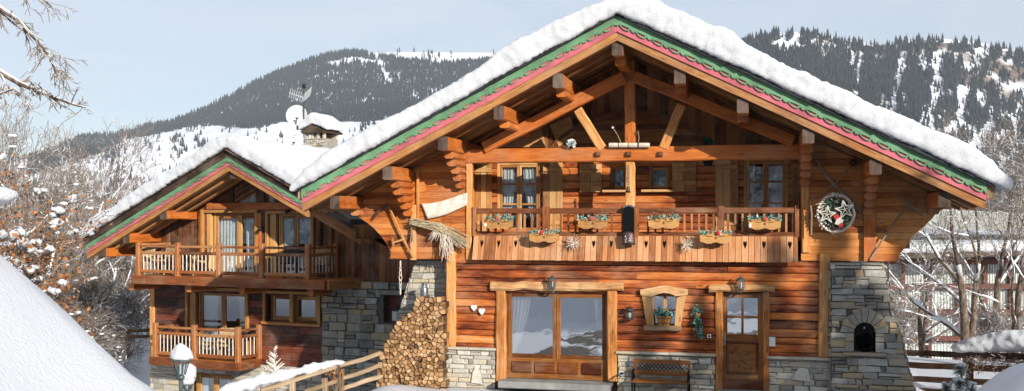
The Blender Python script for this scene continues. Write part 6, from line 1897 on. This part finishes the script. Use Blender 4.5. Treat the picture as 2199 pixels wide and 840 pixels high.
# ---- firewood stack: each split log is its own object
rr = random.Random(77); Yp = -.42
def pile_left(z):
    return interp(sorted([(P(x, y, Yp).z, P(x, y, Yp).x) for x, y in ((893, 655), (880, 672), (862, 688), (846, 705), (832, 730), (822, 755), (817, 790), (815, 832))]), z)
pz0, pz1 = -.25, P(930, 642, Yp).z; px1 = P(953, 740, Yp).x; step = .102; pts = []
z = pz0 + step / 2; row = 0
while z < pz1:
    x = px1 - step / 2 - (row % 2) * step / 2; xl_ = pile_left(z)
    ztop = lambda xx: min(pz1, P(925, 642, Yp).z - .0 + (0 if xx > P(922, 700, Yp).x else 0))
    while x > xl_:
        pts.append(V((x + rr.uniform(-.04, .04), 0, z + rr.uniform(-.032, .032)))); x -= step * rr.uniform(.9, 1.1)
    z += step * .86; row += 1
nlogs = 0
for i, c in enumerate(pts):
    poly = [(c.x - .075, c.z - .07), (c.x + .075, c.z - .07), (c.x + .075, c.z + .07), (c.x - .075, c.z + .07)]
    for q in pts:
        if q is c: continue
        dx, dz = q.x - c.x, q.z - c.z; L = math.hypot(dx, dz)
        if L > .3 or L < 1e-6: continue
        mx, mz = c.x + dx * .48, c.z + dz * .48; new = []
        for a, b in zip(poly, poly[1:] + poly[:1]):
            da = (a[0] - mx) * dx + (a[1] - mz) * dz; db = (b[0] - mx) * dx + (b[1] - mz) * dz
            if da <= 0: new.append(a)
            if da * db < 0: f = da / (da - db); new.append((a[0] + (b[0] - a[0]) * f, a[1] + (b[1] - a[1]) * f))
        poly = new
        if len(poly) < 3: break
    if len(poly) < 3: continue
    cx_, cz_ = sum(p_[0] for p_ in poly) / len(poly), sum(p_[1] for p_ in poly) / len(poly)
    k = rr.uniform(.86, .96); poly = [(cx_ + (a - cx_) * k, cz_ + (b - cz_) * k) for a, b in poly]
    y0 = Yp + rr.uniform(-.05, .05)
    mb = MB(); pts_ = [(a, y0 + rr.uniform(-.008, .008), b) for a, b in poly]; mb.prism(pts_, (0, .42, 0), rr.random(), 0, sidemi=1)
    o = mb.build('firewood_log', ['wood_log_end', 'wood_bark'], None, loc=V((cx_, y0, cz_)))
    tag(o, 'pale split firewood log in the tall stack against the stone buttress', 'firewood log', 'split logs stacked against the buttress'); nlogs += 1
print('LOGS', nlogs)
# milk churn on the stack
p = P(911, 660, -.2); p.z = pz1 + .0; t = thing('milk_churn', 'grey metal milk churn standing on the firewood stack', 'churn', p); mb = MB(T(p)); mb.lathe([(0, 0), (.085, 0), (.09, .02), (.09, .2), (.08, .24), (.055, .27), (.055, .3), (.07, .31), (.07, .33), (.03, .345), (0, .35)], (0, 0, 0), 18); mb.build('body', 'zinc', t, True); mb = MB(T(p)); mb.tube([(-.088, 0, .2), (-.12, 0, .23), (-.1, 0, .27), (-.06, 0, .28)], .008, 5); mb.tube([(.088, 0, .2), (.12, 0, .23), (.1, 0, .27), (.06, 0, .28)], .008, 5); mb.build('handle', 'zinc', t)

# ---- object in the niche
p = P(1856, 757, -.12); t = thing('dark_fern', 'dark bushy plant ball standing in the arched stone niche', 'plant', p); mb = MB(T(p)); rr = random.Random(31)
for _ in range(160):
    d = V((rr.uniform(-1, 1), rr.uniform(-1, .6), rr.uniform(-.8, 1))).normalized(); e = d.orthogonal(); L = rr.uniform(.12, .2); mb.poly([V((0, 0, .24)) + d * .04, V((0, 0, .24)) + d * L * .7 + e * .025, V((0, 0, .24)) + d * L, V((0, 0, .24)) + d * L * .7 - e * .025])
mb.build('leaves', 'iron_dark', t); mb = MB(T(p)); mb.lathe([(0, 0), (.08, 0), (.1, .12), (.09, .12)], (0, 0, 0), 12); mb.build('pot', 'iron_dark', t)
p = P(1856, 704, -.2); t = thing('niche_bulb', 'small white bulb hanging at the top of the arched stone niche', 'lamp', p); mb = MB(T(p)); mb.blob(V((0, 0, 0)), .022, n=8, m=5, jit=0); mb.build('bulb', 'white_paint', t, True); mb = MB(T(p)); mb.tube([(0, 0, .02), (0, 0, .07)], .006, 5); mb.build('cord', 'iron_dark', t)
# bottles in the stone wall recess of the lower chalet
p = MW @ PW(850, 690, -.05); t = thing('stone_lantern', 'pale little lantern in the recess of the shaded stone wall', 'lantern', p, WA); mb = MB(T(p, WA)); mb.box((-.09, -.08, .02), (.09, .08, .3), 2, .02); mb.build('body', 'lamp_glass', t); mb = MB(T(p, WA)); mb.lathe([(.14, .3), (.02, .42), (0, .43)], (0, 0, 0), 4); mb.build('cap', 'zinc', t)

# ---- satellite dishes and aerial on the lower chalet's roof
def dish(px, py, y, r, lab, sign=None):
    c = MW @ PW(px, py, y); t = thing('satellite_dish', lab, 'satellite dish', c, WA); ax = V((.35, -1, .18)); m = T(c, rad(14)); mb = MB(m)
    prof = [(0, -.14 * r), (.35 * r, -.12 * r), (.7 * r, -.06 * r), (.97 * r, .03 * r), (r, .06 * r), (r * .98, .05 * r), (.7 * r, -.03 * r), (.35 * r, -.09 * r), (0, -.11 * r)]
    mb.lathe(prof, (0, 0, 0), 36, axis=(.0, -1, .16)); mb.build('reflector', 'dish_white', t, True)
    mb = MB(m); mb.tube([(0, .05, -r * .95), (.0, -.3 * r, -r * .8), (0.05, -.55 * r, -r * .35)], .018, 6); mb.box((.0, -.62 * r, -r * .4), (.1, -.48 * r, -r * .24), 1, .01); mb.build('feed_arm', 'lamp_metal', t)
    mb = MB(m); mb.tube([(0, .12, -2.2 * r), (0, .12, .9 * r)], .03, 7); mb.build('mast', 'iron', t)
    return t, m
d1, m1 = dish(637, 248, 3.9, .37, 'large white satellite dish on a mast beside the snow capped chimney')
d2, m2 = dish(630, 300, 3.3, .36, 'white satellite dish half sunk in the roof snow below the larger dish')
# worn grey lettering across the lower dish, too faded to read
mb = MB(m2); rr = random.Random(3)
for i in range(8):
    x = -.16 + i * .045; y = -.1; z = .13 - i * .004
    for _ in range(3):
        a = V((x + rr.uniform(0, .03), y, z + rr.uniform(0, .055))); b = V((x + rr.uniform(0, .03), y, z + rr.uniform(0, .055))); mb.tube([a, b], .0055, 4)
mb.build('lettering', 'lamp_metal', d2)
c = MW @ PW(652, 207, 3.95); t = thing('tv_aerial', 'two combed television aerials on a mast above the large satellite dish', 'aerial', c, WA); m = T(c, WA)
for sg, an in ((-1, .35), (1, -.45)):
    mb = MB(m); ca, sa = math.cos(an), math.sin(an)
    a = V((0, 0, -.05)); b = V((sg * .5 * ca, -.2, .13)); mb.tube([a, b], .012, 5)
    for i in range(7):
        q = a.lerp(b, (i + .5) / 7); mb.tube([q + V((0, -.06, -.17)), q + V((0, .06, .17))], .008, 4)
    mb.build('antenna', 'dish_white', t)
mb = MB(m); mb.tube([(0, .02, -1.6), (0, .02, .3)], .02, 6); mb.blob(V((0, .02, .36)), .07, .1); mb.build('mast', 'iron', t)

# ---- furniture on the lower chalet's balconies
def chair(loc, rz, lab, mat='wicker'):
    t = thing('balcony_chair', lab, 'chair', loc, rz, None); m = T(loc, rz)
    mb = MB(m); mb.box((-.24, -.22, .4), (.24, .22, .46), 0, .02); mb.build('seat', mat, t); mb = MB(m); mb.beam((0, .2, .44), (0, .3, .92), .46, .05, (0, 1, 0), .02); mb.build('backrest', mat, t)
    for x in (-.2, .2):
        for y in (-.18, .18): mb = MB(m); mb.beam((x, y, 0), (x, y, .41), .045, .045, (0, 1, 0)); mb.build('leg', mat, t)
    for x in (-.26, .26): mb = MB(m); mb.box((x - .03, -.22, .62), (x + .03, .22, .66), 1, .01); mb.tube([(x, -.18, .4), (x, -.18, .62)], .02, 5); mb.build('armrest', mat, t)
def table(loc, lab, r=.4, hh=.7):
    t = thing('balcony_table', lab, 'table', loc); m = T(loc); mb = MB(m); mb.lathe([(0, hh - .03), (r, hh - .03), (r, hh), (0, hh)], (0, 0, 0), 20); mb.build('tabletop', 'wood_frame', t); mb = MB(m); mb.tube([(0, 0, 0), (0, 0, hh - .03)], .04, 8); mb.lathe([(.22, 0), (.05, .06)], (0, 0, 0), 10); mb.build('pedestal', 'iron', t)
def onU(px, y): p = PW(px, 560, y); return MW @ V((p.x, y, zu))
def onL(px, y): p = PW(px, 740, y); return MW @ V((p.x, y, zl))
chair(onU(322, -.7), .8, 'wicker chair at the sunny end of the upper balcony'); chair(onU(352, -.55), -.3, 'wicker chair on the upper balcony between sunny end and table'); table(onU(395, -.65), 'round table on the upper balcony behind the railing'); chair(onU(430, -.6), -1.2, 'wicker chair on the upper balcony by the curtained balcony door')
chair(onU(625, -.55), .3, 'dark iron chair on the upper balcony before the shaded balcony door', 'iron'); chair(onU(690, -.5), .2, 'wicker chair in the shade at the far end of the upper balcony')
chair(onL(440, -.5), 2.6, 'wicker chair on the lower balcony by the balcony door'); chair(onL(485, -.5), .4, 'wicker chair at the angled end of the lower balcony'); table(onL(400, -.45), 'round table on the lower balcony', .3)

# ---- fences
def rail_fence(name, lab, posts, rails, rw, rh, pw_, mat, snow=None, Yoff=0):
    t = thing(name, lab, 'fence', posts[0][0])
    for a, b in posts: mb = MB(); mb.beam(a, b, pw_, pw_, (0, 1, 0), .015, .004, 2); mb.build('post', mat, t)
    for (a, b) in rails: mb = MB(); mb.beam(a, b, rw, rh, None, .012, .012, 6); mb.build('rail', mat, t)
    if snow:
        mb = MB()
        for (a, b, w, h) in snow:
            n = max(3, int((b - a).length / .16))
            for i in range(n + 1):
                q = a.lerp(b, i / n); mb.blob(q + V((U(-.03, .03), U(-.03, .03), h * .4)), w * U(.8, 1.3), h * U(.7, 1.2), 8, 5)
        so = mb.build('snow_cap', 'snow', t, True); snow_over(so, .035, 3, .05, .2, .02, .06)
    return t
# sloping handrail with a thick roll of snow, in front of the lower chalet
a0, a1 = PD(486, 846, 20.3), PD(818, 757, 21.6)
def along(px, py):
    f = (px - 486) / (818 - 486); return PD(px, py, 20.3 + 1.3 * f)
tf = rail_fence('snowy_fence', 'rough pole fence sloping up to the firewood under a thick roll of snow', [(along(733, 868), along(733, 792)), (along(628, 880), along(628, 815)), (along(700, 868), along(697, 812))],
                [(along(560, 838), along(818, 759)), (along(655, 842), along(818, 784)), (along(735, 834), along(818, 808))], .09, .085, .11, 'wood_fence_pale', [(along(482, 846), along(600, 812), .17, .13), (along(575, 818), along(725, 783), .13, .1)])
# dried plant tied to the post
rr = random.Random(8); p = along(722, 838); t = thing('withered_shrub', 'withered brown shrub leaning on the fence post', 'plant', p); mb = MB(T(p)); lf = MB(T(p))
for _ in range(16):
    d = V((rr.uniform(-.5, .4), rr.uniform(-.3, .3), 1)).normalized(); L = rr.uniform(.3, .6); mb.tube([V((0, 0, -.15)), d * L * .5 + V((rr.uniform(-.05, .05), 0, 0)), d * L], [.009, .007, .003], 4)
    for _ in range(6): c = d * L * rr.uniform(.4, 1) + V((rr.uniform(-.05, .05),) * 3); e = V((rr.uniform(-1, 1), rr.uniform(-1, 1), rr.uniform(-1, 1))).normalized(); f = e.orthogonal(); lf.poly([c - e * .035, c + f * .02, c + e * .035, c - f * .02])
mb.build('stem', 'twig_red', t); lf.build('leaves', 'brown_leaf', t)
# frosted young conifer in front of the balcony
p = along(580, 880); p = V((p.x - .2, p.y + .6, p.z)); t = thing('frosted_sapling', 'thin sapling white with hoar frost rising out of the roll of snow', 'tree', p); mb = MB(T(p)); top_ = PD(583, 752, 20.9).z - p.z
mb.tube([(0, 0, -.6), (0, 0, top_)], [.02, .006], 5); mb.build('trunk', 'pale_twig', t); mb = MB(T(p))
for i in range(46):
    z = top_ * (1 - (i / 46) ** .8 * .75); L = .06 + .3 * (top_ - z); a = rr.uniform(0, 6.28); e = V((math.cos(a) * L, math.sin(a) * L, L * .7)); mb.tube([(0, 0, z), e * .5 + V((0, 0, z)), e + V((0, 0, z))], [.012, .011, .006], 4)
mb.build('crown', 'cloth_white', t)
# dark rail fence beside the big chalet
def fr(px, py, t0=26.5): return PD(px, py, t0 - (px - 1945) / 254 * 2.5)
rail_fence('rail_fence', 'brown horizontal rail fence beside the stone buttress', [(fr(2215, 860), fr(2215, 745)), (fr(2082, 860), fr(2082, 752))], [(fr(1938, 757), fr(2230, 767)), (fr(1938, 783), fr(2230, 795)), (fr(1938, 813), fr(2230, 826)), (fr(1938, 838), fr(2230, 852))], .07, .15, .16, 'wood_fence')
# snow lying on the hedge behind it
p = PD(2160, 762, 24); t = thing('snowy_hedge', 'clipped hedge bowed under a thick smooth pillow of snow behind the rail fence', 'hedge', p); mb = MB()
vs = []
for i in range(13):
    q = PD(2068 + i * 16, 746 - 14 * math.sin(i / 12 * 2.6), 25.2 - i * .12); mb.blob(q + V((0, 0, -.0)), .35, .13 + .14 * math.sin(min(1, i / 7) * 1.57), 9, 5)
so = mb.build('snow_pillow', 'snow', t, True); snow_over(so, .05, 5, .07, .4, .02, .1)
mb = MB()
for _ in range(700):
    i = rr.uniform(.5, 12.3); q = PD(2068 + i * 16, 768 + rr.uniform(-6, 28), 25.2 - i * .12 + rr.uniform(-.3, .3)); d = V((rr.uniform(-1, 1), rr.uniform(-1, 1), rr.uniform(-1, .5))).normalized(); mb.tube([q, q + d * .14], .006, 3, cap=False)
mb.build('twigs', 'twig_red', t)
# fence in the shadow behind the snow bank
def fl(px, py, t0=39): return PD(px, py, t0)
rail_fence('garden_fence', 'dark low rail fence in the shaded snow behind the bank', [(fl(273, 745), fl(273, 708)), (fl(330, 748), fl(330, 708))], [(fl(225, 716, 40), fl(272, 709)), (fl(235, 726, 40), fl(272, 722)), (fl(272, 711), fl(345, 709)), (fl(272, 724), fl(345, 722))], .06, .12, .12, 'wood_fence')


# ---- lamp posts with snow caps
def lamp_post(px, ytop, yb, t0, lab, s=1.0, big=True):
    top_ = PD(px, ytop, t0); gzz = gz(top_.x, top_.y); p = V((top_.x, top_.y, gzz)); t = thing('lamp_post', lab, 'street lamp', p); hz = top_.z - gzz; m = T(p)
    mb = MB(m); mb.tube([(0, 0, -.4), (0, 0, hz - .62 * s)], .04 * s, 10); mb.lathe([(.06 * s, hz - .68 * s), (.065 * s, hz - .62 * s), (.04 * s, hz - .6 * s)], (0, 0, 0), 10); mb.build('post', 'lamp_metal', t, True)
    mb = MB(m)
    for i in range(6): a = i * math.pi / 3 + .3; mb.tube([(.075 * s * math.cos(a), .075 * s * math.sin(a), hz - .6 * s), (.15 * s * math.cos(a), .15 * s * math.sin(a), hz - .32 * s)], .012 * s, 4)
    mb.lathe([(.2 * s, hz - .33 * s), (.19 * s, hz - .29 * s), (.06 * s, hz - .2 * s), (0, hz - .18 * s)], (0, 0, 0), 6); mb.build('lantern_head', 'lamp_metal', t)
    mb = MB(m); mb.lathe([(.07 * s, hz - .59 * s), (.145 * s, hz - .33 * s)], (0, 0, 0), 6); mb.build('glass', 'lantern_glass', t); mb = MB(m); mb.lathe([(0, hz - .58 * s), (.03 * s, hz - .58 * s), (.03 * s, hz - .4 * s), (0, hz - .38 * s)], (0, 0, 0), 8); mb.build('bulb', 'lamp_glass', t)
    mb = MB(m)
    if big: mb.lathe([(0, hz - .3 * s), (.2 * s, hz - .31 * s), (.21 * s, hz - .25 * s), (.15 * s, hz - .12 * s), (.09 * s, hz - .04 * s), (0, hz)], (0.0, 0, 0), 14)
    else: mb.lathe([(0, hz - .5 * s), (.14 * s, hz - .46 * s), (.2 * s, hz - .3 * s), (.19 * s, hz - .12 * s), (.1 * s, hz - .02 * s), (0, hz)], (0, 0, 0), 14)
    so = mb.build('snow_cap', 'snow', t, True); snow_over(so, .025, 2, .05, .16, .015, .05)
lamp_post(389, 736, 900, 15.5, 'grey lamp post with a pointed cap of snow in front of the lower balcony', .83); lamp_post(403, 781, 900, 18.5, 'short lamp post whose lantern is buried in a round ball of snow', .8, False)

# ---- young pine by the fence
p = PD(2063, 862, 19.5); t = thing('young_pine', 'small young pine with balls of snow on its needles before the rail fence', 'tree', p); m = T(p); rr = random.Random(51); tb_, nb_, sb_ = MB(m), MB(m), MB(m); H_ = PD(2063, 786, 19.5).z - p.z
tb_.tube([(0, 0, -.6), (0.02, 0, H_ * .9)], [.03, .012], 6)
heads = [(0, 0, H_ * .93)] + [(math.cos(a) * r, math.sin(a) * r, z) for a, r, z in ((.2, .2, H_ * .42), (2.9, .24, H_ * .38), (4.4, .12, H_ * .55), (5.3, .26, H_ * .2), (3.6, .28, H_ * .12), (1.5, .2, H_ * .5), (4.9, .16, H_ * .3))]
for h_ in heads:
    h_ = V(h_); tb_.tube([(0, 0, max(-.2, h_.z - .2)), h_], [.012, .008], 4)
    for _ in range(260):
        d = V((rr.uniform(-1, 1), rr.uniform(-1, 1), rr.uniform(-.6, 1))).normalized(); e = d.orthogonal() * .007; q = h_ - V((0, 0, rr.uniform(0, .12))); nb_.poly([q + e, q + d * rr.uniform(.1, .19), q - e])
    for _k in range(4): sb_.blob(h_ + V((rr.uniform(-.07, .07), rr.uniform(-.07, .07), rr.uniform(.0, .09))), rr.uniform(.035, .07), rr.uniform(.025, .05), 7, 4, jit=.25)
tb_.build('trunk', 'bark_snow', t); cr = nb_.build('needles', 'needles_near', t); sb_.build('snow_clumps', 'snow', cr, True)

# ---- snow clump on a bough near the left picture edge
p = PD(5, 420, 5.6); t = thing('snow_laden_stump', 'thick pillow of snow on a cut stump at the top of the snow bank', 'stump', V((p.x, p.y, gz(p.x, p.y)))); mb = MB(); mb.tube([V((p.x - .12, p.y, gz(p.x, p.y) - .2)), V((p.x - .12, p.y, p.z - .02))], [.07, .05], 8); mb.build('stem', 'bark_snow', t); mb = MB(); mb.blob(p + V((-.06, 0, .0)), .135, .05, 12, 7, jit=.05); mb.blob(p + V((-.2, 0, .02)), .14, .06, 10, 6, jit=.05); so = mb.build('snow_cap', 'snow', t, True); snow_over(so, .02, 3, .03, .15, .01, .05)

# ---- neighbouring building behind the trees
tB0 = 52.0
def B(px, py, d=0.0): return PD(px, py, tB0 - d)
nb0 = thing('apartment_building', 'long building with white curtained bays between red brown frames behind the bare trees', 'building', B(2060, 790))
mb = MB(); q = [B(1880, 800, -.3), B(2330, 800, -.3), B(2330, 520, -.3), B(1880, 520, -.3)]; mb.prism(q, FW * 7, .5); mb.build('wall', 'panel_white', nb0)
bays = [1938, 1995, 2058, 2115, 2170, 2225, 2280]
for (ya, yb) in ((678, 722), (735, 778), (568, 612), (622, 664)):
    for a, b in zip(bays[:-1], bays[1:]):
        wx = [B(a + 4, yb, .02), B(b - 4, yb, .02), B(b - 4, ya, .02), B(a + 4, ya, .02)]
        mb = MB()
        mb.prism([B(a + 1, yb + 3, .02), B(b - 1, yb + 3, .02), B(b - 1, yb, .02), B(a + 1, yb, .02)], FW * .3, .5); mb.prism([B(a + 1, ya, .02), B(b - 1, ya, .02), B(b - 1, ya - 3, .02), B(a + 1, ya - 3, .02)], FW * .3, .5)
        w_ = mb.build('window', 'frame_redbrown', nb0)
        mb = MB(); k = 26; vs = []
        for r_ in (yb, ya):
            for i in range(k + 1): vs.append(B(a + 5 + (b - a - 10) * i / k, r_, .06 + .05 * math.sin(i * 1.9)))
        mb.mesh(vs, [(i, i + 1, k + 2 + i, k + 1 + i) for i in range(k)]); mb.build('curtain', 'panel_white', w_, True)
mb = MB()
for px in bays: mb.beam(B(px, 800, .2), B(px, 560, .2), .22, .2, FW)
for py in (672, 728, 616, 562, 784): mb.beam(B(1890, py, .35), B(2330, py - 2, .35), .3, .28)
mb.build('frame', 'frame_redbrown', nb0)
mb = MB(); mb.beam(B(1870, 548, 1.2), B(2340, 540, 1.2), 3, .25); rf = mb.build('roof', 'wood_verge', nb0); mb = MB(); mb.beam(B(1866, 534, 1.2), B(2344, 526, 1.2), 3.2, .5, None, .15); so = mb.build('snow_cover', 'snow', rf); snow_over(so, .12, 4, .2, .8, .05, .2)
# ================================================================== LIGHT, SKY, CAMERA
sc = bpy.context.scene
AZ, EL = rad(44), rad(18.7)                       # sun stands to the viewer's right, behind the viewpoint
sdir = V((math.sin(AZ) * math.cos(EL), -math.cos(AZ) * math.cos(EL), math.sin(EL)))
sun = bpy.data.lights.new('sun', 'SUN'); sun.energy = 5.0; sun.angle = rad(.5); sun.color = (1, .93, .83)
so = bpy.data.objects.new('sun', sun); C.objects.link(so); so.rotation_euler = sdir.to_track_quat('Z', 'Y').to_euler()
w = bpy.data.worlds.new('World'); sc.world = w; w.use_nodes = True; nt = w.node_tree; nt.nodes.clear(); n = N(nt)
out = n.n('ShaderNodeOutputWorld'); bgd = n.n('ShaderNodeBackground'); n.l(bgd.outputs[0], out.inputs[0])
sky = n.n('ShaderNodeTexSky', sky_type='NISHITA'); sky.sun_disc = False; sky.sun_elevation = EL; sky.sun_rotation = math.pi - AZ
sky.air_density = 1.0; sky.dust_density = .8; sky.ozone_density = 1.2; sky.altitude = 1300
tc = n.n('ShaderNodeTexCoord').outputs['Generated']
cl = n.noise(n.mapping(tc, (1, 1, 5.5)), 2.4, 6, .6, .6)
sx = n.n('ShaderNodeSeparateXYZ'); n.l(tc, sx.inputs[0])
veil = n.ramp(cl, [(.3, g(.42)), (.75, g(.95))])
up_ = n.ramp(sx.outputs['Z'], [(.06, g(.72)), (.24, g(1.0))])
col = n.mix(n.math('MULTIPLY', veil, up_), sky.outputs[0], (6.3, 6.6, 7.2, 1))
n.l(col, bgd.inputs[0]); bgd.inputs[1].default_value = .1
cam = bpy.data.cameras.new('camera'); co = bpy.data.objects.new('camera', cam); C.objects.link(co); sc.camera = co
co.location = CAM; co.rotation_euler = (rad(90), 0, TH); cam.sensor_width = 36; cam.lens = 36 * F / 2199; cam.shift_y = (HY - 420) / 2199; cam.clip_end = 12000; cam.clip_start = .1
vs_ = sc.view_settings; sc.display_settings.display_device = 'sRGB'; vs_.view_transform = 'Standard'; vs_.look = 'None'; vs_.exposure = .38; vs_.gamma = 1; vs_.use_curve_mapping = False
cy = sc.cycles; cy.max_bounces = 7; cy.transparent_max_bounces = 12; cy.diffuse_bounces = 1; cy.volume_bounces = 0; cy.use_denoising = True; cy.sample_clamp_indirect = 6

# thin winter air: one even box of haze round the whole scene
bb = [V(o.matrix_world @ V(c)) for o in C.objects if o.type == 'MESH' and o.name.split('.')[0] in ('snow_ground', 'mountain') for c in o.bound_box]
lo = V((min(b.x for b in bb) - 60, min(b.y for b in bb) - 60, min(b.z for b in bb) - 1)); hi = V((max(b.x for b in bb) + 60, max(b.y for b in bb) + 60, max(b.z for b in bb) + 45))
mh, nth, outh = newmat('haze_air'); nh = N(nth); pv = nh.n('ShaderNodeVolumePrincipled'); pv.inputs['Color'].default_value = (.8, .89, 1, 1); pv.inputs['Density'].default_value = .00011; pv.inputs['Anisotropy'].default_value = .0
nh.l(pv.outputs[0], outh.inputs['Volume']); M['haze_air'] = mh
mb = MB(); vs8 = [(x, y, z) for z in (lo.z, hi.z) for (x, y) in ((lo.x, lo.y), (hi.x, lo.y), (hi.x, hi.y), (lo.x, hi.y))]
mb.mesh(vs8, [(3, 2, 1, 0), (4, 5, 6, 7), (0, 1, 5, 4), (1, 2, 6, 5), (2, 3, 7, 6), (3, 0, 4, 7)]); hz = mb.build('haze', 'haze_air'); tag(hz, kind='stuff')
print('HAZE', lo, hi)
